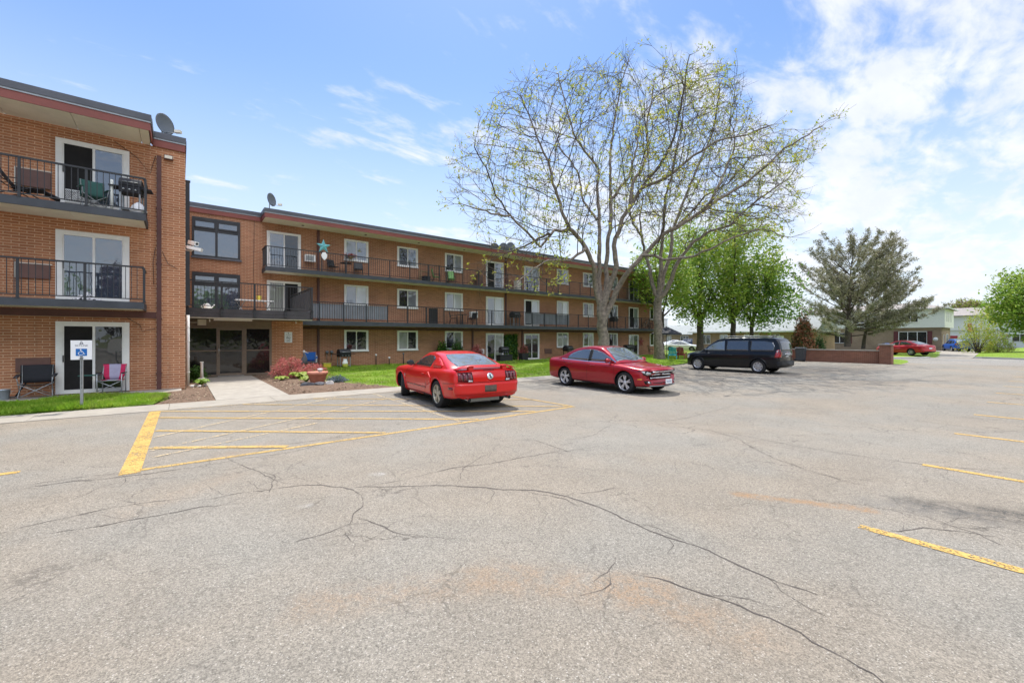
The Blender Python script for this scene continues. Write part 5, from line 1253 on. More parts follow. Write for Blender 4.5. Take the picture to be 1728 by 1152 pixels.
# trees across the lot, behind the camera: seen only in the window glass
tsrc = None
for k, (x, y, mt) in enumerate(((-22, -24, 'leaf_green'), (-3, -27, 'leaf_purple'))):
    o = leafy('garden_tree', (x, y, 0), 10, 1.6, blob(5.0, .6, 10.4, seed=60 + k), 4.6, 240, .26, 30, mt, 'leafy tree in the row across the lot behind the camera', 70 + k, group='trees across the lot')
    for j, (dx, sc_) in enumerate(((9, 1.0), (26, .85), (38, 1.1), (52, .95))): dup(o, (x + dx + 3 * k, y - 3 * (j % 2), 0), j * 1.3).scale = (sc_,) * 3
CRACKS = [(0.0149, [(1.6, 4.97), (2.16, 4.58), (2.49, 4.35), (2.68, 4.13), (2.9, 3.85), (3.16, 3.63), (3.3, 3.31), (3.36, 2.93), (3.36, 2.63), (3.33, 2.37), (3.32, 2.15), (3.36, 1.89), (3.35, 1.55), (3.33, 1.28), (3.35, 1.1), (3.37, 0.97)]), (0.0158, [(2.6, 1.93), (2.7, 1.75), (2.76, 1.51), (2.84, 1.24), (2.86, 1.07), (2.86, 0.91), (2.82, 0.76), (2.8, 0.62), (2.77, 0.52)]), (0.0149, [(1.53, 4.51), (1.41, 4.3), (1.31, 4.16), (1.24, 4.02), (1.07, 3.97), (0.92, 3.95), (0.78, 3.95)]), (0.0093, [(1.24, 4.02), (1.48, 3.9)]), (0.0111, [(1.53, 4.51), (1.56, 4.77), (1.49, 5.06), (1.3, 5.31), (0.96, 5.48), (0.5, 5.59), (0.13, 5.6)]), (0.0093, [(-1.18, 5.43), (-0.98, 5.45), (-0.65, 5.41), (-0.24, 5.38), (0.18, 5.37), (0.57, 5.19)]), (0.0093, [(-1.25, 5.73), (-0.98, 5.83), (-0.58, 5.9), (-0.21, 5.85), (0.09, 5.74)]), (0.0168, [(-1.57, 7.22), (-1.32, 7.31), (-1.03, 7.29), (-0.59, 7.15), (-0.26, 7.09), (0.17, 7.07)]), (0.0093, [(-1.59, 7.33), (-1.3, 7.45), (-0.89, 7.44), (-0.44, 7.32)]), (0.0093, [(0.17, 7.07), (0.79, 7.16), (1.24, 7.09), (1.79, 7.33), (2.41, 7.47), (3.2, 7.84)]), (0.0093, [(0.65, 7.26), (1.25, 7.66), (1.88, 7.67), (2.72, 7.76)]), (0.0084, [(-0.57, 7.28), (-0.51, 6.89), (-0.54, 6.7), (-0.66, 6.72)]), (0.0111, [(2.3, 4.88), (2.82, 4.92), (3.3, 4.78), (3.89, 4.73), (4.42, 4.67), (4.9, 4.51), (5.29, 4.49)]), (0.0093, [(1.6, 4.97), (1.93, 4.9), (2.3, 4.88)]), (0.0093, [(4.42, 4.31), (4.62, 4.43), (4.68, 4.68), (4.73, 5.43), (4.3, 5.71)]), (0.0093, [(7.31, 6.38), (7.48, 5.54), (7.75, 5.01), (8.66, 4.87), (9.87, 4.96), (11.22, 5.03)]), (0.0102, [(7.71, 4.59), (7.83, 3.94), (7.59, 3.4), (7.11, 2.91), (6.68, 2.42), (6.45, 1.92), (6.31, 1.46), (6.3, 1.14)]), (0.0093, [(7.83, 3.94), (7.85, 3.31), (7.75, 2.55), (7.79, 1.94), (7.94, 1.24), (8.42, 0.22)]), (0.0093, [(11.22, 5.03), (11.68, 3.97), (12.09, 3.02), (12.3, 1.93), (11.98, 0.95), (11.76, 0.3)]), (0.0084, [(15.09, 4.97), (15.58, 3.89), (15.84, 2.6), (15.2, 1.2), (14.95, 0.39)]), (0.0111, [(21.04, 3.79), (21.53, 2.89), (21.22, 1.96), (19.88, 0.51)]), (0.0093, [(0.74, 5.23), (0.85, 5.61), (0.94, 5.95), (0.83, 6.33)]), (0.0084, [(6.93, 5.42), (6.43, 5.31), (5.75, 5.02), (4.95, 5.1)]), (0.0093, [(4.77, 0.94), (5.33, 0.72), (5.48, 0.51), (5.58, 0.3), (5.45, 0.14)]), (0.0111, [(5.69, 0.76), (5.59, 0.59), (5.54, 0.4), (5.38, 0.26)]), (0.0093, [(5.68, 0.6), (6.01, 0.48), (6.07, 0.29)]), (0.0075, [(0.52, 7.44), (0.72, 6.57), (0.84, 6.17), (0.98, 5.64)]), (0.0075, [(3.77, 5.31), (2.95, 4.82), (2.54, 4.29)]), (0.0111, [(2.11, 1.95), (2.38, 1.91), (2.56, 2.12)])]
# ================================================================ PROPS
M('fabric_black', (.020, .021, .026), .85, var=.15); M('fabric_pink', (.52, .02, .09), .8, var=.1); M('fabric_lilac', (.36, .34, .46), .8, var=.1); M('fabric_blue', (.02, .12, .42), .8, var=.1); M('fabric_green', (.03, .10, .085), .8, var=.1)
M('lime_plastic', (.25, .50, .16), .5); M('terracotta', (.48, .19, .125), .75, var=.15, vs=8); M('stone_grey', (.30, .29, .27), .9, var=.3, vs=8, bump=.5, bs=20); M('stone_dark', (.09, .09, .10), .8, var=.3, vs=8); M('stone_pale', (.55, .52, .48), .85, var=.2, vs=8)
M('sign_blue', (.010, .13, .42), .5, var=0); M('sign_face', (.78, .79, .80), .45, var=.02); M('ink', (.10, .11, .14), .6, var=0); M('ink_black', (.015, .015, .015), .6, var=0); M('teal_paint', (.12, .38, .40), .5, var=.15); M('rust_paint', (.28, .06, .045), .6, var=.2)
M('teal_plastic', (.02, .30, .38), .45); M('red_plastic', (.26, .025, .035), .45); M('wood', (.38, .27, .15), .7, var=.2); M('tank_white', (.72, .74, .68), .4); M('tank_lime', (.50, .52, .08), .4); M('zinc', (.33, .38, .42), .4, .5, var=.15); M('screen_panel', (.20, .21, .24), .7, var=.12, vs=2); M('bag', (.72, .72, .74), .6, var=.1); M('umbrella', (.030, .032, .040), .8); M('yellow_item', (.62, .48, .04), .5); M('ivy', (.03, .10, .02), .7, var=.5, vs=14, bump=1, bs=18); M('seam', (.10, .085, .075), .9, var=.2)
def text(s, parent, x, y, z, size, mat, name='lettering'):
    cu = bpy.data.curves.new('t', 'FONT'); cu.body = s; cu.size = size; cu.align_x = 'CENTER'; cu.extrude = .0008; t = bpy.data.objects.new('t', cu); COL.objects.link(t)
    me = bpy.data.meshes.new_from_object(t.evaluated_get(bpy.context.evaluated_depsgraph_get())); bpy.data.objects.remove(t); me.materials.clear(); me.materials.append(MATS[mat])
    me.transform(Matrix.Rotation(R(90), 4, 'X')); me.transform(Matrix.Translation((x, y, z))); me.name = name
    return link(name, me, parent)
# accessible parking sign on a perforated post
sg = thing('parking_sign', 'white accessible parking sign with blue wheelchair symbol on a perforated steel post', 'sign', (-1.86, 14.47, 0), -R(8))
b = MB(); b.box(-.026, .026, .0, .03, 0, 1.30)
for k in range(26): b.box(-.008, .008, -.0015, .0, .52 + .03 * k, .535 + .03 * k, 1)
part('post', b, ['grey_metal', 'gap_black'], sg)
b = MB(); b.box(-.19, .19, -.008, -.002, 1.21, 1.675); b.box(-.10, .10, -.010, -.008, 1.30, 1.475, 1); fa = part('sign_face', b, ['sign_face', 'sign_blue'], sg)
b = MB(); y = -.0125
b.lathe([(.014, -.001), (.014, .001)], (-.012, y, 1.452), 12, 0, 'y')
b.tube([(-.010, y, 1.435), (-.004, y, 1.395), (.030, y, 1.39), (.050, y, 1.345), (.066, y, 1.350)], .0065, 6); b.tube([(-.006, y, 1.415), (.026, y, 1.412)], .005, 6)
b.tube([(-.008 + .047 * math.cos(a), y, 1.360 + .036 * math.sin(a)) for a in np.linspace(2.0, 5.9, 16)], .006, 6)
part('wheelchair_symbol', b, 'sign_face', fa)
b = MB()
for i, (w_, h) in enumerate(((.012, .075), (.020, .045), (.030, .028))):
    b.box(-w_, -w_ + .007, -.0095, -.008, 1.585, 1.585 + h); b.box(w_ - .007, w_, -.0095, -.008, 1.585, 1.585 + h)
b.box(-.04, .04, -.0095, -.008, 1.578, 1.584); part('emblem', b, 'ink', fa)
text('SKYLINE', fa, 0, -.009, 1.528, .062, 'ink'); text('107', fa, 0, -.034, 1.218, .062, 'ink_black')
b = MB(); b.box(-.026, .026, -.010, .0, 1.21, 1.30); part('bracket', b, 'grey_metal', sg)
# notice on the brick pier
nt = thing('notice_board', 'white no smoking notice on the brick pier beside the entrance door', 'sign', (4.215, 23.195, 1.78))
part('board', MB().box(-.17, .17, -.015, 0, -.26, .26), 'sign_face', nt)
b = MB(); b.tube([(.085 * math.cos(a), -.018, -.03 + .085 * math.sin(a)) for a in np.linspace(0, 6.283, 25)], .007, 6); b.tube([(-.06, -.018, .03), (.06, -.018, -.09)], .007, 6); b.box(-.06, .05, -.018, -.015, -.04, -.02)
part('symbol', b, 'ink', nt); text('SKYLINE', nt, 0, -.016, .11, .055, 'ink'); b = MB(); b.box(-.02, .02, -.017, -.015, .17, .22); b.box(-.10, .10, -.017, -.015, -.17, -.155); b.box(-.08, .08, -.017, -.015, -.205, -.19); part('emblem', b, 'ink', nt)
# folding chairs
def camp_chair(loc, rz, seat, trim, label, w_=.29, arms=True, back=.92):
    r = thing('folding_chair', label, 'chair', loc, rz); b = MB()
    for sx in (-1, 1):
        b.tube([(sx * w_, -.25, .02), (sx * w_ * .86, .16, .42), (sx * w_ * .9, .27, back)], .011, 6); b.tube([(sx * w_, .22, .02), (sx * w_ * .95, -.22, .42), (sx * w_ * 1.05, -.24, .62)], .011, 6)
    b.tube([(-w_, -.26, .03), (w_, -.24, .42)], .010, 6); b.tube([(w_, -.26, .03), (-w_, -.24, .42)], .010, 6); b.tube([(-w_, .22, .03), (w_, .16, .42)], .010, 6); b.tube([(w_, .22, .03), (-w_, .16, .42)], .010, 6)
    part('frame', b, 'grey_metal', r)
    def sheet_(pts, m):
        q = MB(); n = 8
        for i, (y, z) in enumerate(pts):
            for k in range(n + 1):
                u = k / n * 2 - 1; q.v.append((u * w_, y + .04 * (1 - u * u) * (1 if len(pts) > 3 else .2), z - (.05 if m == 's' else 0) * (1 - u * u)))
        for i in range(len(pts) - 1):
            for k in range(n): q.face((i*(n+1)+k, i*(n+1)+k+1, (i+1)*(n+1)+k+1, (i+1)*(n+1)+k), 1 if trim and k in (0, 1, n-1, n-2) else 0, True)
        return q
    for nm, pts, m in (('seat', [(-.24, .43), (0, .405), (.18, .40)], 's'), ('backrest', [(.17, .42), (.20, .55), (.235, .70), (.26, .82), (.275, back)], 'b')):
        o = part(nm, sheet_(pts, m), [seat, trim or seat], r); md = o.modifiers.new('t', 'SOLIDIFY'); md.thickness = .012
    if arms:
        for sx in (-1, 1): part('armrest', MB().obox((sx * w_ * 1.08, -.02, .63), (.045, .25, .008), 0, rx=R(6)), trim or seat, r)
    return r
camp_chair((-3.18, 17.72, .045), R(4), 'fabric_black', None, 'black folding camp chair on the patio left of the ground floor sliding door', .33)
def pink_chair(r):
    b = MB()
    for sx in (-1, 1):
        b.tube([(sx * .28, -.22, 0), (sx * .28, -.22, .60), (sx * .27, .16, .60)], .017, 8); b.tube([(sx * .27, .20, 0), (sx * .27, .18, .50), (sx * .26, .28, .88)], .015, 8)
    b.tube([(-.28, -.20, .10), (.28, -.20, .40)], .011, 6); b.tube([(.28, -.20, .10), (-.28, -.20, .40)], .011, 6); b.tube([(-.28, -.22, .41), (.28, -.22, .41)], .012, 6)
    part('frame', b, 'grey_metal', r)
    for nm, pts in (('seat', [(-.22, .42), (-.02, .41), (.18, .42)]), ('backrest', [(.18, .42), (.205, .53), (.225, .62), (.25, .74), (.275, .88)])):
        q = MB(); n = 12
        for i, (y_, z) in enumerate(pts):
            tuck = (.20, .245, .255, .27, .28)[i] if nm == 'backrest' else .26
            for k in range(n + 1): u = k / n * 2 - 1; q.v.append((u * tuck, y_ + .03 * (1 - u * u), z))
        for i in range(len(pts) - 1):
            for k in range(n): q.face((i*(n+1)+k, i*(n+1)+k+1, (i+1)*(n+1)+k+1, (i+1)*(n+1)+k), 1 if k in (0, 1, 2, n-1, n-2, n-3) else 0, True)
        o = part(nm, q, ['fabric_lilac', 'fabric_pink'], r); md = o.modifiers.new('t', 'SOLIDIFY'); md.thickness = .015
    part('side_tray', MB().box(-.72, -.30, -.15, .14, .56, .585), 'fabric_green', r)
    for sx in (-1, 1): part('armrest', MB().box(sx * .285 - .03, sx * .285 + .03, -.20, .14, .615, .64), 'fabric_black', r)
pk = thing('folding_chair', 'pink and lilac folding chair with side tray on the patio by the sliding door', 'chair', (-1.62, 17.72, .045), R(-10)); pink_chair(pk)
camp_chair((5.75, 25.6, .03), R(-12), 'fabric_blue', None, 'bright blue folding chair under the balcony beside the brown downpipe', .30)
tb = thing('metal_tub', 'galvanised metal tub on the patio at the left edge', 'tub', (-3.85, 17.75, .045))
part('body', MB().lathe([(.15, 0), (.185, .26), (.195, .27), (.185, .275), (.17, .26), (.14, .02), (.001, .02)], (0, 0, 0), 22, cap=False), 'zinc', tb)
for sx in (-1, 1): part('handle', MB().tube([(sx * .18, -.06, .20), (sx * .23, -.05, .22), (sx * .23, .05, .22), (sx * .18, .06, .20)], .008, 6), 'grey_metal', tb)
gt = thing('garden_tool', 'dark hand tool leaning between the metal tub and the black chair', 'tool', (-3.55, 17.9, .045))
part('handle', MB().tube([(-.06, 0, .05), (.12, .12, .42)], .02, 8), 'fabric_black', gt); part('blade', MB().obox((-.10, -.03, .05), (.10, .07, .012), R(20)), 'stone_dark', gt)
# barbecue grills
def grill(loc, rz, label, cover=False, tank=False, s=1.0, mat='black_plastic'):
    r = thing('barbecue', label, 'barbecue', loc, rz); b = MB()
    for sx in (-1, 1):
        for sy in (-1, 1): b.box(sx * .36 * s - .02, sx * .36 * s + .02, sy * .2 - .02, sy * .2 + .02, .0, .62)
    b.box(-.36 * s, .36 * s, -.2, .2, .12, .15); part('cart', b, 'grey_metal' if not cover else mat, r)
    part('firebox', MB().prism([(-.25, .62), (.25, .62), (.28, .80), (-.28, .80)], 'x', -.40 * s, .40 * s), mat, r)
    l_ = part('lid', MB().prism([(-.29, .81), (.29, .81), (.27, .95), (.16, 1.06), (-.06, 1.09), (-.20, 1.02), (-.28, .90)], 'x', -.41 * s, .41 * s), mat, r); bevel(l_, .02)
    part('handle', MB().tube([(-.3 * s, -.27, .90), (-.3 * s, -.33, .91), (.3 * s, -.33, .91), (.3 * s, -.27, .90)], .014, 6), 'grey_metal', l_)
    for sx in (-1, 1): part('side_shelf', MB().box(sx * .56 * s - .14, sx * .56 * s + .14, -.22, .22, .77, .80), mat, r)
    b = MB()
    for k in range(3): b.lathe([(.001, -.03), (.026, -.03), (.026, 0), (.001, 0)], (-.22 * s + .22 * k * s, -.265, .70), 10, 0, 'y')
    part('control_panel', b, 'grey_metal', r)
    return r
grill((7.55, 25.5, .03), R(5), 'black gas barbecue under the first ground floor window', s=.8)
def tank(loc, label, top='tank_white', low='tank_lime'):
    r = thing('propane_tank', label, 'gas tank', loc)
    b = MB(); b.lathe([(.10, 0), (.11, .03), (.15, .05), (.155, .10), (.155, .22)], (0, 0, 0), 20, 1, cap=False); b.lathe([(.155, .22), (.155, .30), (.12, .37), (.05, .40), (.04, .46), (.001, .46)], (0, 0, 0), 20, 0, cap=False); part('body', b, [top, low], r)
    part('collar', MB().lathe([(.10, .38), (.105, .48), (.095, .48), (.09, .38)], (0, 0, 0), 18, cap=False), top, r)
tank((7.45, 24.95, .06), 'white and lime propane tank standing in front of the black barbecue')
grill((19.0, 25.2, .03), R(-10), 'black barbecue standing by the wall left of the ivy panel', s=.75)
grill((25.9, 25.3, .03), R(8), 'black covered barbecue behind the roof of the dark red sedan', True)
grill((34.4, 25.4, .03), R(-6), 'large black covered barbecue left of the red wall star', True, s=1.3)
grill((-1.15, 17.35, 5.485), R(-6), 'dark gas barbecue on the top left balcony', s=.62, mat='umbrella')
grill((20.6, 25.85, 2.71), R(3), 'steel and black barbecue on the middle balcony by the sliding door', s=.85)
grill((32.6, 25.8, 2.71), R(10), 'black covered barbecue on the middle balcony behind the forked trunk', True, s=.9)
# balcony furniture
def bistro_chair(loc, rz, mat, label, group=None, tall=.86):
    r = thing('patio_chair', label, 'chair', loc, rz, group); b = MB()
    for sx in (-1, 1): b.tube([(sx * .25, -.25, 0), (sx * .24, -.22, .62), (sx * .25, .20, .60)], .014, 6); b.tube([(sx * .24, .28, 0), (sx * .23, .18, .42), (sx * .22, .30, tall)], .014, 6)
    part('frame', b, 'dark_metal', r); part('seat', MB().box(-.24, .24, -.22, .22, .40, .43), mat, r); part('backrest', MB().obox((0, .26, .66), (.23, .012, tall - .66), 0, rx=R(-14)), mat, r); return r
def bistro_table(loc, label, rr=.34, h=.70, group=None, mat='dark_metal'):
    r = thing('patio_table', label, 'table', loc, 0, group); part('tabletop', MB().lathe([(.001, h - .02), (rr, h - .02), (rr, h), (.001, h)], (0, 0, 0), 24), mat, r)
    part('pedestal', MB().lathe([(.22, 0), (.22, .02), (.05, .05), (.045, h - .021)], (0, 0, 0), 14), mat, r); return r
bistro_chair((7.05, 25.85, 5.475), R(20), 'black_plastic', 'black chair on the top balcony, left of the small table'); bistro_table((7.75, 25.8, 5.475), 'small dark pedestal table between two black chairs on the top balcony'); bistro_chair((8.50, 25.85, 5.475), R(-15), 'black_plastic', 'black chair on the top balcony, right of the small table')
bistro_chair((13.75, 25.85, 5.475), R(70), 'lime_plastic', 'lime green chair behind the dark screen on the top balcony', tall=.95); bistro_chair((14.95, 25.9, 5.475), R(-20), 'lime_plastic', 'lime green chair under the third top floor window', tall=1.0)
b = MB(); b.box(-.42, .42, -.02, .02, 0, 1.12); solo('folding_screen', b, 'black_plastic', 'black folding screen beside the green chairs on the top balcony', 'screen', (13.75, 25.45, 5.475), R(60))
sh = thing('wooden_shelf', 'slatted wooden shelf on the top balcony by the black screen', 'shelf', (13.0, 26.0, 5.475)); 
for z in (.35, .70): part('shelf', MB().box(-.40, .30, -.16, .16, z, z + .025), 'wood', sh)
for x in (-.38, .28):
    for y_ in (-.14, .14): part('leg', MB().box(x - .02, x + .02, y_ - .02, y_ + .02, 0, .80), 'wood', sh)
b = MB(); b.prism([(-.20, 0), (.20, 0), (.23, .36), (-.23, .36)], 'y', -.2, .2); solo('storage_crate', b, 'fabric_black', 'dark crate below the wooden shelf on the top balcony', 'crate', (12.85, 25.6, 5.475))
bistro_chair((15.0, 25.7, 2.71), R(65), 'black_plastic', 'dark armchair on the middle balcony, left of its table'); bistro_table((15.75, 25.75, 2.71), 'round dark table on the middle balcony under the white blind window', .38); bistro_chair((16.55, 25.7, 2.71), R(-75), 'black_plastic', 'dark armchair on the middle balcony, right of its table')
bistro_chair((38.1, 25.4, .03), R(50), 'wood', 'pale lounge chair on the ground below the red wall star', tall=1.0)
st_ = thing('side_table', 'small wooden side table beside the pale lounge chair', 'table', (38.9, 24.6, .05)); part('tabletop', MB().box(-.22, .22, -.2, .2, .40, .44), 'wood', st_)
for x in (-.18, .18):
    for y_ in (-.16, .16): part('leg', MB().box(x - .025, x + .025, y_ - .025, y_ + .025, 0, .40), 'wood', st_)
# recliner and folding chair on the top left balcony
rc_ = thing('recliner_chair', 'dark reclining chair at the left end of the top left balcony', 'chair', (-3.55, 17.45, 5.485), R(100)); b = MB()
for sx in (-1, 1): b.tube([(sx * .28, -.55, .02), (sx * .28, .25, .52), (sx * .28, -.1, .55)], .014, 6); b.tube([(sx * .28, .40, .02), (sx * .28, -.35, .36)], .014, 6)
part('frame', b, 'dark_metal', rc_); part('seat', MB().obox((0, -.28, .34), (.27, .30, .012), 0, rx=R(-6)), 'fabric_black', rc_); part('backrest', MB().obox((0, .20, .68), (.27, .012, .42), 0, rx=R(-32)), 'fabric_black', rc_); part('footrest', MB().obox((0, -.72, .26), (.26, .16, .012), 0, rx=R(25)), 'fabric_black', rc_)
camp_chair((-1.98, 17.4, 5.485), R(15), 'fabric_green', None, 'dark green folding chair on the top left balcony beside the barbecue', .27)
lt = MB()
for k in range(15):
    for sx in (-1, 1):
        x0 = -.35 + k * .05; x1 = x0 + sx * .36; t0, t1 = 0, 1
        x1c = max(-.35, min(.35, x1)); f_ = (x1c - x0) / (x1 - x0); lt.tube([(x0, 0, 0), (x1c, 0, .36 * f_)], .008, 4)
lt.box(-.36, .36, -.01, .01, -.01, .01); lt.box(-.36, .36, -.01, .01, .35, .37)
solo('lattice_gate', lt, 'white_paint', 'low white lattice gate across the open top left sliding door', 'gate', (-2.33, 18.12, 5.80))
b = MB(); b.lathe([(.001, 0), (.15, .0), (.19, .10), (.17, .24), (.07, .32), (.03, .36), (.001, .36)], (0, 0, 0), 14); b.v = [(x * (1 + .12 * math.sin(z * 21)), y_ * (1 + .1 * math.cos(z * 17)), z) for x, y_, z in b.v]
solo('plastic_bag', b, 'bag', 'white plastic bag on the floor beside the top left barbecue', 'bag', (-.98, 17.12, 5.485))
b = MB(); b.tube([(0, 0, 0), (0, 0, .95)], .035, 10); solo('rolled_mat', b, 'tank_white', 'pale upright roll between green chair and barbecue on the top left balcony', 'roll', (-1.58, 17.25, 5.485))
cl = MB(); n = 14
for i in range(n + 1):
    for j in range(n + 1):
        u, v_ = i / n * 2 - 1, j / n * 2 - 1; e = max(0, 1 - u * u) * max(0, 1 - v_ * v_); cl.v.append((u * .36 * (1 + .1 * math.sin(v_ * 5)), v_ * .22, .02 + .24 * e * (.6 + .4 * math.sin(u * 9 + v_ * 4)) * (1.2 - abs(u))))
for i in range(n):
    for j in range(n): cl.face((i*(n+1)+j, (i+1)*(n+1)+j, (i+1)*(n+1)+j+1, i*(n+1)+j+1), 1 if (i * 3 + j) % 5 == 0 else 0, True)
solo('crumpled_blanket', cl, ['bag', 'fabric_black'], 'crumpled black and white striped blanket on the middle left balcony floor', 'blanket', (-2.12, 17.2, 2.80))
# terrace things
pt = thing('picnic_table', 'small white topped table on the terrace above the entrance', 'table', (3.05, 25.5, 2.935)); part('tabletop', MB().box(-.85, .85, -.3, .3, .72, .76), 'white_paint', pt)
for sx in (-1, 1): part('leg', MB().tube([(sx * .6 - .2, -.22, 0), (sx * .6 + .2, .22, .72)], .02, 6), 'grey_metal', pt); part('leg', MB().tube([(sx * .6 + .2, -.22, 0), (sx * .6 - .2, .22, .72)], .02, 6), 'grey_metal', pt)
b = MB(); b.lathe([(.09, 0), (.12, .24), (.10, .24), (.001, .05)], (0, 0, 0), 14, cap=False); solo('yellow_bucket', b, 'yellow_item', 'yellow bucket on the white topped terrace table', 'bucket', (3.25, 25.4, 3.695))
bk = thing('watering_can', 'white watering can at the left of the terrace', 'watering can', (.95, 22.6, 2.935)); part('body', MB().lathe([(.12, 0), (.13, .22), (.06, .27), (.05, .30)], (0, 0, 0), 14), 'white_paint', bk); part('spout', MB().tube([(.11, 0, .08), (.26, 0, .26)], [.025, .018], 8), 'white_paint', bk); part('handle', MB().tube([(-.12, 0, .06), (-.22, 0, .16), (-.08, 0, .28)], .012, 6), 'white_paint', bk)
# screens hung on the railings
def panel_screen(x0, x1, y_, z0, z1, label, ribs=True):
    b = MB(); n = int((x1 - x0) / .16)
    for i in range(n): a = x0 + (x1 - x0) * i / n; b.box(a, a + (x1 - x0) / n - .012, y_, y_ + .012 + .012 * (i % 2), z0, z1)
    solo('privacy_screen', b, 'screen_panel', label, 'privacy screen', ((x0 + x1) / 2, y_, z0), world=True)
panel_screen(5.05, 10.05, 25.235, 2.86, 3.68, 'long grey ribbed privacy screen behind the railing at the left end of the middle balcony')
panel_screen(21.1, 26.0, 25.235, 2.86, 3.70, 'grey privacy screen behind the middle balcony railing, below the open patio door')
b = MB()
for k in range(6): b.box(-.33 + k * .11, -.33 + k * .11 + .10, -.01, .01, .02, 1.02)
solo('slatted_screen', b, 'black_plastic', 'narrow black slatted screen on the middle balcony left of the dark armchairs', 'screen', (13.4, 25.6, 2.71))
# stars and wall decorations
def star(name, loc, r0, mat, label, n=5, d=.07, rz=0.0):
    b = MB(); pts = []
    for k in range(2 * n): a = math.pi / 2 + math.pi * k / n + rz; rr = r0 if k % 2 == 0 else r0 * .42; pts.append((rr * math.cos(a), rr * math.sin(a)))
    b.v = [(x, 0, z) for x, z in pts] + [(0, -d, 0), (0, 0, 0)]
    for k in range(2 * n): b.face((k, (k + 1) % (2 * n), 2 * n)); b.face(((k + 1) % (2 * n), k, 2 * n + 1))
    solo(name, b, mat, label, 'decoration', loc)
star('wall_star', (6.33, 25.12, 6.86), .40, 'teal_paint', 'teal metal star hung at the top of the upper balcony railing', 5)
star('wall_star', (37.75, 26.32, 1.36), .52, 'rust_paint', 'rusty red metal star on the ground floor brick wall', 5)
b = MB(); b.prism([(-.16, 0), (-.10, .16), (.06, .20), (.16, .06), (.14, -.10), (.02, -.26), (-.10, -.14)], 'y', -.02, .02); solo('wind_ornament', b, 'white_paint', 'white paddle shaped ornament hanging below the teal star', 'decoration', (6.36, 25.1, 6.34))
hp = thing('hanging_flowers', 'dark red flower basket at the left pane of the first top floor window', 'flower basket', (8.15, 26.15, 6.55)); part('basket', MB().lathe([(.03, -.04), (.16, .08), (.17, .09)], (0, 0, 0), 14), 'wood', hp); link('foliage', leaves_mesh('foliage', [(random.gauss(0, .14), random.gauss(0, .06), .12 + random.random() * .12) for _ in range(60)], .06, 'leaf_red', 3, .8, per=3, spread=.04), hp)
iv = MB(); solo('ivy_panel', MB().box(-.62, .62, -.05, 0, -.95, .95), 'ivy', 'tall rectangular green ivy panel on the ground floor wall between two glass doors', 'ivy panel', (20.55, 26.35, 1.05))
iv = bpy.data.objects['ivy_panel']; lf = link('foliage', leaves_mesh('foliage', [(random.uniform(-.66, .66), -.08, random.uniform(-1.0, 1.0)) for _ in range(500)], .085, 'leaf_dark', 4, .9, per=2, spread=.03, mats2=('leaf_green', .35)), iv)
# air conditioners
def aircon(loc, label, w_=.30, h=.20):
    r = thing('air_conditioner', label, 'air conditioner', loc); part('case', MB().box(-w_, w_, -.28, .0, -h, h), 'white_frame', r)
    b = MB()
    for k in range(7): b.box(-w_ + .04, w_ - .10, -.286, -.28, -h + .05 + k * (2 * h - .1) / 7, -h + .05 + (k + .6) * (2 * h - .1) / 7)
    part('grille', b, 'dish_grey', r); return r
aircon((5.87, 26.36, 6.30), 'white through wall air conditioner left of the teal star', .27, .19); aircon((17.0, 26.36, 3.47), 'white air conditioner on the middle floor wall left of the glass door', .30, .22); aircon((17.55, 26.36, .75), 'white air conditioner low on the ground floor wall left of the glass door', .30, .18); aircon((5.95, 26.36, .55), 'white air conditioner low on the wall behind the blue chair', .28, .2)
mt_ = MB()
for x in (-.13, .13): mt_.lathe([(.001, -.16), (.09, -.16), (.09, -.05), (.05, -.05), (.05, 0)], (x, 0, 0), 16, 0, 'y')
gm = thing('gas_meter', 'pair of round grey gas meters on the wall by the brown downpipe', 'meter', (6.95, 26.39, .92)); part('meter', mt_, 'dish_grey', gm); part('pipe', MB().tube([(-.13, -.06, -.08), (-.13, -.06, -.5), (.13, -.06, -.5), (.13, -.06, -.08)], .015, 6), 'grey_metal', gm)
# satellite dishes
def dish(loc, az, el, rr, label, mat='dish_grey', group=None):
    r = thing('satellite_dish', label, 'satellite dish', loc, az, group); q = Matrix.Rotation(-el, 3, 'X'); b = MB()
    b.lathe([(.001, .05), (rr * .5, .035), (rr * .85, 0), (rr, -.02), (rr, -.035), (rr * .85, -.015), (rr * .5, .02), (.001, .035)], (0, 0, 0), 28, 0, 'y', cap=False)
    b.v = [tuple(q @ Vector((x, y_, z * 1.12))) for x, y_, z in b.v]; b.v = [(x, y_, z + rr + .18) for x, y_, z in b.v]; part('reflector', b, mat, r)
    part('mast', MB().tube([(0, .10, -.02), (0, .10, .25), (0, .05, rr + .12)], .022, 8), 'grey_metal', r)
    part('feed_arm', MB().tube([(.0, .0, .22), (.10, -rr * 1.35, .20)], .014, 6), 'grey_metal', r); part('receiver', MB().obox((.10, -rr * 1.42, .24), (.06, .09, .045), R(20)), 'cream', r); return r
dish((-.40, 18.6, 8.49), R(40), R(6), .315, 'large grey satellite dish on the roof of the left wing'); d2 = dish((3.78, 25.25, 8.49), R(42), R(6), .31, 'grey satellite dish at the corner where the long roof begins')
for k, (x, lab) in enumerate(((19.75, 'left of three grey satellite dishes half hidden behind the long roof edge'), (20.65, 'middle of three grey satellite dishes half hidden behind the long roof edge'), (21.35, 'right of three grey satellite dishes behind the long roof edge'))): dup(d2, (x, 27.4, 8.28 + .14 * k), R(-20), lab, 'three dishes behind the roof edge').scale = (1.25,) * 3
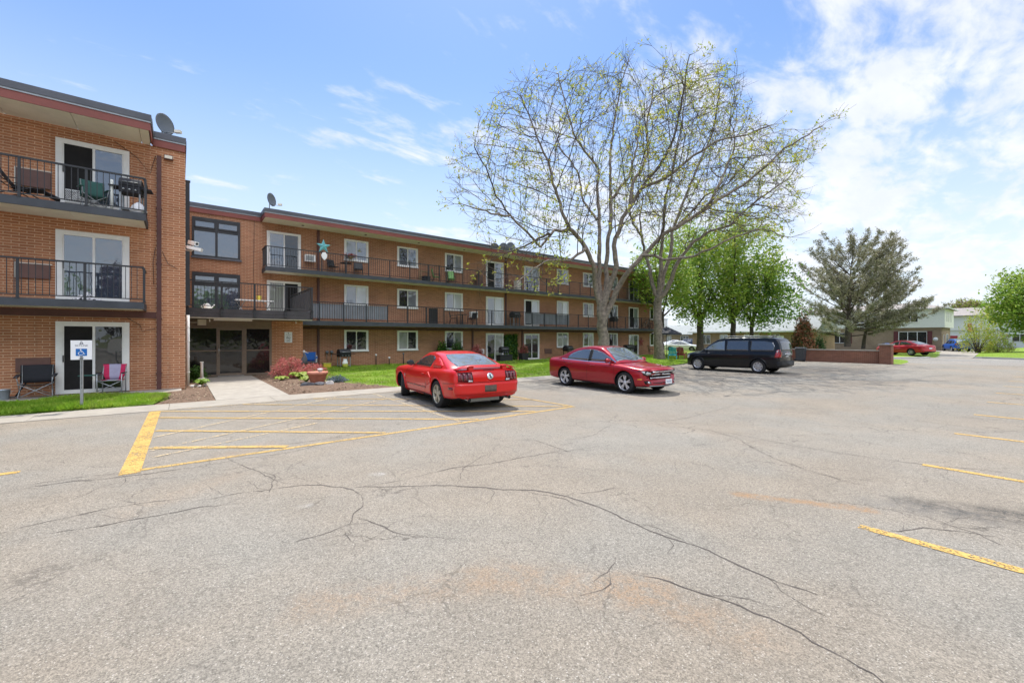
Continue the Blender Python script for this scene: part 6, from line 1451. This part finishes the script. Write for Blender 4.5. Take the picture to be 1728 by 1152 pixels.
# security cameras
sc = thing('security_camera', 'upper white box security camera on the corner of the left wing', 'camera', (.16, 18.6, 5.02)); part('housing', MB().obox((.22, -.12, .02), (.075, .16, .065), R(35), 0, rx=R(14)), 'white_paint', sc); part('arm', MB().tube([(0, 0, -.1), (.20, 0, -.12), (.22, -.04, -.04)], .02, 8), 'white_paint', sc); part('lens', MB().lathe([(.001, -.01), (.04, -.01), (.04, 0), (.001, 0)], (.32, -.255, -.02), 12, 0, 'y'), 'gap_black', sc)
sc = thing('security_camera', 'lower white bullet security camera on the corner of the left wing', 'camera', (.16, 18.5, 4.78)); part('housing', MB().obox((.26, -.10, .06), (.22, .075, .055), R(-25), 0, ry=R(12)), 'white_paint', sc); part('arm', MB().tube([(0, 0, 0), (.18, 0, -.01), (.2, -.06, .03)], .02, 8), 'white_paint', sc)
# garden things by the entrance
po = thing('flower_pot', 'large terracotta pot at the edge of the mulch bed', 'flower pot', (4.04, 16.87, .06)); part('body', MB().lathe([(.20, 0), (.235, .04), (.33, .33), (.36, .34), (.36, .42), (.33, .43), (.30, .38), (.001, .37)], (0, 0, 0), 26, cap=False), 'terracotta', po)
part('soil', MB().lathe([(.001, .385), (.30, .385)], (0, 0, 0), 18, cap=False), 'mulch', po)
la = thing('solar_lantern', 'small white lantern sitting on the terracotta pot', 'lantern', (4.12, 16.82, .44)); part('shade', MB().lathe([(.02, .02), (.07, .05), (.105, .14), (.11, .155), (.02, .17)], (0, 0, 0), 16), 'sign_face', la); part('base', MB().lathe([(.05, 0), (.05, .02)], (0, 0, 0), 12), 'grey_metal', la)
def rock(loc, s, mat, label, seed):
    bm = bmesh.new(); bmesh.ops.create_icosphere(bm, subdivisions=3, radius=1); rg = random.Random(seed); pl = [(Vector((rg.gauss(0, 1), rg.gauss(0, 1), rg.gauss(0, 1))).normalized(), rg.uniform(.5, .85)) for _ in range(9)]
    for v in bm.verts:
        for n_, d in pl:
            k = v.co.dot(n_) - d
            if k > 0: v.co -= n_ * k
        v.co = Vector((v.co.x * s[0], v.co.y * s[1], v.co.z * s[2]))
    me = bpy.data.meshes.new('garden_rock'); bm.to_mesh(me); bm.free(); me.materials.append(MATS[mat]); o = link('garden_rock', me); o.location = loc; o['label'] = label; o['category'] = 'rock'
rock((3.50, 15.95, .10), (.24, .16, .12), 'stone_dark', 'dark slate rock at the left below the terracotta pot', 1); rock((3.88, 15.9, .10), (.22, .15, .10), 'stone_dark', 'dark slate rock in the middle below the terracotta pot', 2); rock((4.24, 16.0, .10), (.15, .13, .13), 'stone_pale', 'pale rock at the right below the terracotta pot', 3)
for k, (x, y_, s_) in enumerate(((.35, 18.55, .10), (.55, 18.45, .08), (.45, 18.75, .09), (.72, 18.7, .07))): rock((x, y_, .05), (s_, s_ * .8, s_ * .6), 'stone_pale', ('leftmost pale rock', 'pale rock', 'hindmost pale rock', 'rightmost pale rock')[k] + ' of the small group at the white downpipe foot', 10 + k)
so_ = thing('stone_ornament', 'stone garden ornament with tall stem and round base left of the entrance path', 'garden ornament', (.66, 19.6, .03)); part('base', MB().lathe([(.10, 0), (.16, .05), (.17, .13), (.12, .20), (.05, .24)], (0, 0, 0), 20), 'stone_grey', so_); part('stem', MB().lathe([(.055, .24), (.04, .50), (.045, .78), (.06, .82)], (0, 0, 0), 16), 'stone_pale', so_)
he = thing('heron_statue', 'dark heron garden statue with pale head between the red shrubs', 'statue', (4.40, 20.9, .05)); b = MB(); b.tube([(-.05, .02, .42), (0, 0, .55), (.05, -.02, .74), (.06, -.02, .90), (.02, -.03, 1.02)], [.05, .12, .13, .06, .04], 12); part('body', b, 'stone_dark', he); b = MB(); b.lathe([(.01, -.06), (.05, -.02), (.055, .03), (.02, .08)], (.03, -.03, 1.06), 12); b.tube([(.05, -.05, 1.07), (.20, -.14, 1.0)], [.022, .006], 8); part('head', b, 'stone_pale', he)
for sx in (-.03, .05): part('leg', MB().tube([(sx, 0, 0), (sx, 0, .48)], .012, 6), 'stone_dark', he)
mw = thing('garden_box', 'lime yellow box on the ground beside the blue folding chair', 'box', (6.55, 25.3, .03)); part('body', MB().box(-.20, .20, -.14, .14, 0, .26), 'yellow_item', mw); part('lid', MB().box(-.21, .21, -.15, .15, .26, .30), 'tank_lime', mw)
for k, (x, z, lab) in enumerate(((9.6, .62, 'slim dark garden stake light against the wall, leftmost of three'), (10.45, .42, 'white topped garden stake light against the wall, middle of three'), (11.4, .66, 'slim dark garden stake light against the wall, rightmost of three'))):
    r = thing('garden_stake_light', lab, 'garden light', (x, 25.9, .03)); part('stake', MB().tube([(0, 0, 0), (0, 0, z)], .03, 8), 'black_plastic', r); part('lamp', MB().lathe([(.02, 0), (.065, .03), (.06, .09), (.01, .11)], (0, 0, z), 12), 'sign_face' if k != 2 else 'dish_grey', r)
pb = thing('planter_box', 'black planter box beside the ground floor glass door and ivy', 'planter', (20.9, 25.2, .03)); part('box', MB().prism([(-.26, 0), (.26, 0), (.31, .55), (-.31, .55)], 'y', -.24, .24), 'black_plastic', pb)
part('soil', MB().box(-.29, .29, -.23, .23, .551, .56), 'mulch', pb)
pb = thing('storage_bench', 'black storage bench in front of the left ground floor glass door', 'bench', (18.6, 24.6, .03)); part('box', MB().box(-.55, .55, -.25, .25, 0, .45), 'black_plastic', pb); part('lid', MB().box(-.58, .58, -.28, .28, .45, .50), 'fabric_black', pb)
# parasol and garden chairs beyond the trees
pa = thing('parasol', 'dark flat garden parasol beside the pale forked tree', 'parasol', (32.7, 20.3, .03)); c = MB(); n = 8
c.v = [(0, 0, 2.72)] + [(1.25 * math.cos(2 * math.pi * k / n), 1.25 * math.sin(2 * math.pi * k / n), 2.14) for k in range(n)] + [(1.25 * math.cos(2 * math.pi * k / n), 1.25 * math.sin(2 * math.pi * k / n), 2.02) for k in range(n)] + [(0, 0, 2.66)]
for k in range(n): c.face((0, 1 + k, 1 + (k + 1) % n)); c.face((1 + k, 1 + n + k, 1 + n + (k + 1) % n, 1 + (k + 1) % n)); c.face((2 * n + 1, 1 + (k + 1) % n, 1 + k))
part('canopy', c, 'umbrella', pa); part('pole', MB().tube([(0, 0, 0), (0, 0, 2.7)], .025, 8), 'dark_metal', pa); part('base', MB().lathe([(.26, 0), (.26, .06), (.04, .10)], (0, 0, 0), 16), 'dark_metal', pa)
def adirondack(loc, rz, mat, label):
    r = thing('garden_chair', label, 'chair', loc, rz)
    for k in range(5): part('back_slat', MB().obox((-.22 + .11 * k, .30, .66), (.048, .012, .36 - .03 * abs(k - 2)), 0, rx=R(-20)), mat, r)
    part('seat', MB().obox((0, -.02, .36), (.27, .30, .015), 0, rx=R(-8)), mat, r)
    for sx in (-1, 1): part('armrest', MB().box(sx * .34 - .06, sx * .34 + .06, -.36, .30, .55, .575), mat, r); part('leg', MB().box(sx * .31 - .02, sx * .31 + .02, -.32, -.25, 0, .55), mat, r); part('leg', MB().obox((sx * .31, .18, .26), (.02, .05, .28), 0, rx=R(28)), mat, r)
adirondack((30.95, 18.7, .06), R(122), 'teal_plastic', 'bright teal garden chair under the parasol beside the tree trunk'); adirondack((32.0, 18.55, .06), R(104), 'red_plastic', 'dark red garden chair under the parasol')
# bicycles on the balcony
def bike(loc, rz, label, mat):
    r = thing('bicycle', label, 'bicycle', loc, rz)
    for x in (-.52, .52):
        w_ = part('wheel', MB().tube([(x + .33 * math.cos(a), 0, .33 + .33 * math.sin(a)) for a in np.linspace(0, 6.2832, 25)], .018, 6, cap=False), 'tyre', r)
        s = MB()
        for k in range(8): a = math.pi * k / 8; s.tube([(x + .32 * math.cos(a), 0, .33 + .32 * math.sin(a)), (x - .32 * math.cos(a), 0, .33 - .32 * math.sin(a))], .003, 3)
        part('spokes', s, 'grey_metal', w_)
    f = MB()
    for p in ([(-.52, 0, .33), (-.12, 0, .30), (.40, 0, .78)], [(-.52, 0, .33), (-.20, 0, .80), (-.12, 0, .30)], [(-.20, 0, .80), (.38, 0, .82), (.40, 0, .95)], [(.38, 0, .82), (.52, 0, .33)]): f.tube(p, .017, 6)
    part('frame', f, mat, r); part('handlebar', MB().tube([(.40, -.28, .98), (.40, 0, .95), (.40, .28, .98)], .013, 6), 'dark_metal', r); part('saddle', MB().obox((-.22, 0, .86), (.13, .06, .025)), 'fabric_black', r)
bike((37.9, 25.8, 2.71), R(5), 'pale framed bicycle on the middle balcony right of the glass door', 'grey_metal'); bike((39.3, 25.9, 2.71), R(-4), 'dark framed bicycle at the far right of the middle balcony', 'dark_metal')
solo('deck_box', MB().prism([(-.25, 0), (.25, 0), (.25, .5), (.0, .58), (-.25, .5)], 'x', -.5, .5), 'fabric_green', 'dark green box at the right end of the top balcony', 'box', (38.6, 25.8, 5.48))
b = MB(); b.box(-.26, .26, -.2, .2, 0, .72); b.box(-.27, .27, -.21, .21, .72, .76, 1); solo('balcony_cabinet', b, ['cream', 'white_paint'], 'white cabinet on the top balcony between two glass doors', 'cabinet', (20.9, 25.9, 5.48))
b = MB(); b.box(-.24, .24, -.2, .2, 0, .9); solo('balcony_cooler', b, 'brown_panel', 'brown box on the top balcony left of the open glass door', 'box', (17.3, 26.0, 5.48))
# cracks in the asphalt: thin dark seams a few millimetres proud
def crack(pts, wd, seed):
    rng = random.Random(seed); q = [Vector((*p, 0)) for p in pts]; f_ = [q[0]]
    for a, c in zip(q, q[1:]):
        n = max(2, int((c - a).length / .07)); s = (c - a).normalized(); s = Vector((-s.y, s.x, 0)); o = 0
        for i in range(1, n + 1): o = .72 * o + rng.uniform(-1, 1) * .019; f_.append(a.lerp(c, i / n) + s * o * (1 - i / n if i > n * .7 else 1))
    b = MB(); w_ = wd
    for i, p in enumerate(f_):
        d = (f_[min(i + 1, len(f_) - 1)] - f_[max(i - 1, 0)]).normalized(); s = Vector((-d.y, d.x, 0)); e = min(1, i / 6, (len(f_) - 1 - i) / 6); w2 = w_ * (.35 + .65 * e) * rng.uniform(.3, 1.5) / 2
        b.v += [(*(p - s * w2).xy, .0035), (*(p + s * w2).xy, .0035)]
    for i in range(len(f_) - 1): b.face((2*i, 2*i+1, 2*i+3, 2*i+2))
    return b
allc = MB()
rb = random.Random(77)
for i, (wd, pts) in enumerate(CRACKS):
    allc.add(crack(pts, wd, i))
    for a, c in zip(pts, pts[1:]):
        ln = math.dist(a, c)
        for q in range(int(rb.random() + ln * 1.3)):                 # short side branches
            t = rb.random(); o = math.atan2(c[1] - a[1], c[0] - a[0]) + rb.choice((-1, 1)) * rb.uniform(.4, 1.3); p = [(a[0] + (c[0] - a[0]) * t, a[1] + (c[1] - a[1]) * t)]
            for k in range(rb.randint(2, 4)): p.append((p[-1][0] + math.cos(o) * rb.uniform(.10, .28), p[-1][1] + math.sin(o) * rb.uniform(.10, .28))); o += rb.uniform(-.6, .6)
            allc.add(crack(p, wd * .55, i * 31 + q))
ground('asphalt_crack', allc, 'seam')
# ================================================================ BEYOND THE LOT
brk = MB(); WX = 37.35
brk.box(WX, WX + .30, 7.21, 17.2, -.05, .86); 
gw = thing('garden_wall', 'low red brick garden wall with a capped end pillar at the edge of the lot', 'wall', (WX, 7, 0))
part('wall', brk, 'brick_red', gw, (WX, 7, 0))
b = MB()
for k in range(20): b.box(WX - .04, WX + .34, 7.21 + k * .4995, 7.70 + k * .4995, .86, .925)
part('coping', b, 'concrete', gw, (WX, 7, 0))
b = MB(); b.box(WX - .17, WX + .47, 6.58, 7.20, -.05, 1.27); part('pillar', b, 'brick_red', gw, (WX, 7, 0))
b = MB(); b.box(WX - .23, WX + .53, 6.52, 7.26, 1.27, 1.36); part('pillar_cap', b, 'concrete', gw, (WX, 7, 0))
bed('verge', [(38.0, 6.2), (41.6, 6.42), (44.9, 7.0), (45.8, 8.1), (41, 13), (37.7, 17.5), (37.66, 7.0)], .0, .10, 'lawn', 8, .5)
sw = MB(); sw.v = [(44.9, 11.2, .03), (49.6, 9.0, .03), (52.9, 7.0, .03), (53.4, 7.7, .03), (50.3, 9.9, .03), (45.6, 12.2, .03)]; sw.face(range(6)); ground('sidewalk', sw, 'sidewalk')
kb = MB(); kl = [(41, 14.5), (44.4, 11.2), (47.84, 8.55), (50.78, 6.95), (51.96, 6.7)]
for a, c in zip(kl, kl[1:]):
    m_ = ((a[0]+c[0])/2, (a[1]+c[1])/2); kb.obox((*m_, .04), (math.dist(a, c)/2 + .02, .09, .07), math.atan2(c[1]-a[1], c[0]-a[0]))
kl = [(54.83, 4.2), (54.9, 3.7), (53.6, 1.3), (55, -6), (60, -30)]
for a, c in zip(kl, kl[1:]):
    m_ = ((a[0]+c[0])/2, (a[1]+c[1])/2); kb.obox((*m_, .04), (math.dist(a, c)/2 + .02, .09, .09), math.atan2(c[1]-a[1], c[0]-a[0]))
ground('kerb', kb, 'kerb')
bed('lawn', [(45.6, 12.3), (50.3, 10.0), (53.4, 7.8), (53.3, 6.3), (60, 6.9), (75.7, 8.7), (78, 14), (60, 30), (48, 38), (40, 36), (41.2, 20)], .0, .12, 'lawn', 9, 1.2)
bed('lawn', [(54.95, 4.2), (55.0, 3.7), (53.75, 1.3), (55.2, -6), (60.2, -30), (130, -30), (130, 3), (79.2, 5.7)], .0, .12, 'lawn', 10, 1.6)
dv = MB(); dv.v = [(51.96, 6.6, .01), (54.83, 4.3, .01), (86, 5.9, .01), (96, 9.5, .01), (88, 12, .01), (75.7, 8.6, .01), (58, 7.4, .01)]; dv.face(range(7)); ground('driveway', dv, 'sidewalk')
# ---- houses
M('siding_green', (.76, .76, .68), .6, var=.06); M('siding_white', (.72, .72, .70), .6, var=.06); M('shingle', (.30, .27, .25), .9, var=.25, vs=3); M('shingle_pale', (.30, .32, .31), .85, var=.15, vs=2)
M('shutter_maroon', (.12, .03, .035), .5); M('door_red', (.35, .03, .04), .5); M('sign_maroon', (.35, .03, .07), .5); M('sign_white', (.80, .80, .78), .5)
def house(name, label, org, ang, build):
    r = thing(name, label, 'house', org, ang); build(r); return r
def hwin(r, x0, x1, z0, z1, y, pane='glass_dark', n=2, side=None):
    """window on the front (y) or, with side='x', on an end wall"""
    f = MB(); w = .07; dx = (x1 - x0) / n
    def bx(m, a, c, p, q, d, e, k=0):
        if side: m.box(y - q, y - p, a, c, d, e, k) if side > 0 else m.box(y + p, y + q, a, c, d, e, k)
        else: m.box(a, c, y + p, y + q, d, e, k)
    bx(f, x0, x1, -.06, .02, z1 - w, z1); bx(f, x0 - .04, x1 + .04, -.10, .02, z0, z0 + w)
    for i in range(n + 1): c = x0 + i * dx; bx(f, max(x0, c - w/2), min(x1, c + w/2) if i else x0 + w, -.06, .02, z0 + w, z1 - w)
    o = part('window', f, 'white_frame', r); g = MB()
    for i in range(n): bx(g, x0 + i*dx + w/2, x0 + (i+1)*dx - w/2, -.02, .01, z0 + w, z1 - w)
    part('pane', g, pane, o)
def siding(b, x0, x1, y0, y1, z0, z1, m=0, h=.20):
    z = z0
    while z < z1 - .02:
        e = min(z + h, z1); b.box(x0 - .012, x1 + .012, y0 - .012, y1 + .012, z, z + .02, m); b.box(x0, x1, y0, y1, z + .02, e, m); z = e
# two-storey house: local x runs along its street front (to the right), y away from the street
def h1(r):
    b = MB(); b.box(-15.9, 0, .35, 8.6, -.2, 3.30); part('wall', b, 'brick_buff', r)
    b = MB(); siding(b, -16.2, .35, 0.0, 8.9, 3.31, 5.95); part('upper_wall', b, 'siding_green', r, label='pale green siding upper storey')
    b = MB(); z0, z1 = 5.95, 7.2; xs = (-16.7, .85); ys = (-.5, 9.4)
    b.v = [(xs[0], ys[0], z0), (xs[1], ys[0], z0), (xs[1], ys[1], z0), (xs[0], ys[1], z0), (xs[0] + 4.2, 4.4, z1), (xs[1] - 4.2, 4.4, z1), (xs[0], ys[0], z0 + .14), (xs[1], ys[0], z0 + .14), (xs[1], ys[1], z0 + .14), (xs[0], ys[1], z0 + .14)]
    for q in ((0, 3, 2, 1), (6, 7, 5, 4), (8, 9, 4, 5)): b.face(q)
    b.face((7, 8, 5)); b.face((9, 6, 4))
    for q in ((0, 1, 7, 6), (1, 2, 8, 7), (2, 3, 9, 8), (3, 0, 6, 9)): b.face(q, 1)
    part('roof', b, ['shingle', 'siding_white'], r)
    hwin(r, -4.6, -1.5, .95, 2.75, .35, n=3); hwin(r, -12.9, -10.8, .95, 2.6, .35)
    for a in (-5.15, -1.45, -13.5, -10.75):
        s = MB(); s.box(a, a + .5, .27, .345, .90, 2.8); part('shutter', s, 'shutter_maroon', r)
    hwin(r, -4.0, -2.4, 4.1, 5.4, -.012); hwin(r, -9.2, -8.0, 4.1, 5.4, -.012)
    for y in (1.6, 3.4, 5.5): hwin(r, y, y + .55, 4.1, 5.5, .362, n=1, side=-1)
    hwin(r, 4.5, 6.2, 1.0, 2.4, .02, n=2, side=-1)
    d = MB(); d.box(.0, .05, 2.0, 2.95, .1, 2.2); d.box(.0, .07, 1.9, 2.0, .1, 2.3, 1); d.box(.0, .07, 2.95, 3.05, .1, 2.3, 1); part('door', d, ['shutter_maroon', 'white_frame'], r)
    s = MB(); s.lathe([(.001, -.03), (.28, -.03), (.28, 0), (.001, 0)], (-.62, .345, 1.62), 18, 0, 'y'); part('house_number_plate', s, 'sign_white', r)
    s = MB(); s.box(.02, 1.5, 1.5, 4.5, -.1, .55); part('porch', s, 'concrete', r)
house('house', 'two storey house of buff brick and pale green siding behind the pines and red coupe', (85.1, 9.7, 0), -R(90), h1)
b = MB()
for k in range(22): b.box(k * .36, k * .36 + .33, 0, .03, .05, 1.75)
b.box(0, 7.9, .03, .07, .4, .5); b.box(0, 7.9, .03, .07, 1.4, 1.5)
M('fence_grey', (.20, .23, .24), .8, var=.2)
solo('fence', b, 'fence_grey', 'grey board fence behind the blue hatchback', 'fence', (89.3, 12.2, 0), R(-40))
def h2(r):
    b = MB(); b.box(-8, 8, .3, 8, -.2, 3.4); part('wall', b, 'siding_white', r)
    b = MB(); siding(b, -8.2, 8.2, 0, 8.3, 3.41, 6.3, 0, .24); part('upper_wall', b, 'siding_white', r)
    b = MB(); b.prism([(-.6, 6.3), (8.9, 6.3), (8.9, 6.45), (4.15, 8.2), (-.6, 6.45)], 'x', -8.6, 8.6); part('roof', b, 'shingle', r)
    hwin(r, -6.4, -4.2, 4.7, 6.0, -.012); hwin(r, 1, 3.2, 4.7, 6.0, -.012); hwin(r, 4, 6, 1.1, 2.6, .3)
    s = MB(); s.box(-6.4, -5.35, -.09, -.07, 4.75, 5.95); part('curtain', s, 'shutter_maroon', r)
    d = MB(); d.box(-4.4, -3.3, .22, .295, .1, 2.3); part('door', d, 'door_red', r)
h2o = house('house', 'white sided house with red door beyond the blue hatchback', (127, 8.8, 0), -R(90), h2)
dup(h2o, (134, -12, 0), -R(90), 'white house mostly hidden behind the right edge maple tree')
s = MB(); s.tube([(0, 0, 0), (0, 0, 4.0)], .035, 8, 1)
for z in (3.55, 2.85): s.lathe([(.001, -.02), (.36, -.02), (.36, 0), (.001, 0)], (0, -.05, z), 8, 0, 'y')
sr = thing('street_sign', 'pole with two round maroon signs in front of the white house', 'sign', (108.5, 8.9, 0), R(-40))
part('pole', MB().tube([(0, 0, 0), (0, 0, 4.4)], .035, 8), 'grey_metal', sr)
for z in (4.0, 3.2): part('sign_face', MB().lathe([(.001, -.02), (.40, -.02), (.40, 0), (.001, 0)], (0, -.05, z), 16, 0, 'y'), 'sign_maroon', sr)
# long row house behind the maples, its front facing the lot
def h3(r, L_=17.0, mat='brick_tan'):
    b = MB(); b.box(-L_, 0, .4, 9, -.2, 2.62); part('wall', b, mat, r)
    b = MB(); b.v = [(-L_ - .5, -.3, 2.62), (.5, -.3, 2.62), (.5, 9.6, 2.62), (-L_ - .5, 9.6, 2.62), (-L_ - .5, -.3, 2.80), (.5, -.3, 2.80), (.5, 9.6, 2.80), (-L_ - .5, 9.6, 2.80), (-L_ - .5, 4.6, 5.0), (.5, 4.6, 5.0)]
    b.face((0, 3, 2, 1)); b.face((4, 5, 9, 8)); b.face((6, 7, 8, 9)); b.face((5, 6, 9)); b.face((7, 4, 8))
    for q in ((0, 1, 5, 4), (1, 2, 6, 5), (2, 3, 7, 6), (3, 0, 4, 7)): b.face(q, 1)
    part('roof', b, ['shingle_pale', 'siding_white'], r)
    k = -L_ + .9
    i = 0
    while k < -2.2:
        hwin(r, k, k + (2.1 if i % 2 == 0 else 1.2), .85, 2.35, .4, ('glass_dark', 'glass_grey', 'glass_curtain')[i % 3], 3 if i % 2 == 0 else 2); k += 3.6; i += 1
    d = MB(); d.box(-4.5, -3.6, .33, .395, 0, 2.1); part('door', d, 'white_frame', r)
house('row_house', 'single storey tan brick row house with pale roof behind the minivan', (66.0, 19.5, 0), -R(90), h3)
house('row_house', 'single storey brick row house with pale roof beyond the parked white cars', (95, 44.0, 0), -R(90), lambda r: h3(r, 34.0, 'brick_buff'))
house('row_house', 'low buff brick house end between the browned cedar and the pine', (92, 25.5, 0), -R(90), lambda r: h3(r, 14.0, 'brick_buff'))
# distant tree belts: nobody could count them
def belt(pts, h, seed, n, mat, mats2):
    rng = random.Random(seed); o = []
    for i in range(n):
        t = rng.random() * (len(pts) - 1); i0 = int(t); a, c = pts[i0], pts[i0 + 1]; f_ = t - i0; hh = h * (.55 + .3 * math.sin(t * 9 + seed) + .2 * math.sin(t * 23)); z = rng.random() ** .7 * max(hh, h * .3)
        o.append((a[0] + (c[0] - a[0]) * f_ + rng.uniform(-4, 4), a[1] + (c[1] - a[1]) * f_ + rng.uniform(-4, 4), z))
    me = leaves_mesh('tree_belt', o, .75, mat, seed, .8, per=3, spread=.7, mats2=mats2)
    q = link('tree_belt', me); q['kind'] = 'stuff'; q['label'] = 'far off belt of trees along the horizon'; q['category'] = 'trees'
belt([(120, 120), (150, 80), (170, 50), (200, 20), (220, -10), (240, -60), (240, -120)], 9, 3, 9000, 'leaf_green', ('leaf_tan', .3))
# wheeled bins and small things by the wall
def bin_(loc, rz, mat, label):
    r = thing('wheeled_bin', label, 'bin', loc, rz); b = MB()
    lo, hi = .24, .29
    b.v = [(-lo, -lo, .06), (lo, -lo, .06), (lo, lo, .06), (-lo, lo, .06), (-hi, -hi, .95), (hi, -hi, .95), (hi, hi, .95), (-hi, hi, .95)]
    for q in ((0, 3, 2, 1), (0, 1, 5, 4), (1, 2, 6, 5), (2, 3, 7, 6), (3, 0, 4, 7), (4, 5, 6, 7)): b.face(q)
    part('body', b, mat, r)
    part('lid', MB().prism([(-.32, .955), (.32, .955), (.34, 1.0), (.1, 1.06), (-.30, 1.03)], 'x', -.31, .31), mat, r)
    for sx in (-1, 1): part('wheel', MB().lathe([(.02, -.03), (.11, -.03), (.11, .03), (.02, .03)], (sx * .29, .24, .11), 16, 0, 'x'), 'tyre', r)
M('bin_blue', (.03, .10, .32), .45); M('bin_grey', (.05, .055, .06), .5)
bin_((37.05, 11.75, 0), R(90), 'bin_grey', 'dark grey wheeled bin standing against the end of the garden wall')
bin_((56.6, 20.4, 0), R(60), 'bin_blue', 'blue wheeled bin seen past the rear of the minivan')
bin_((76.9, 14.2, 0), R(140), 'bin_blue', 'blue wheeled bin below the house window between the pine trunks')
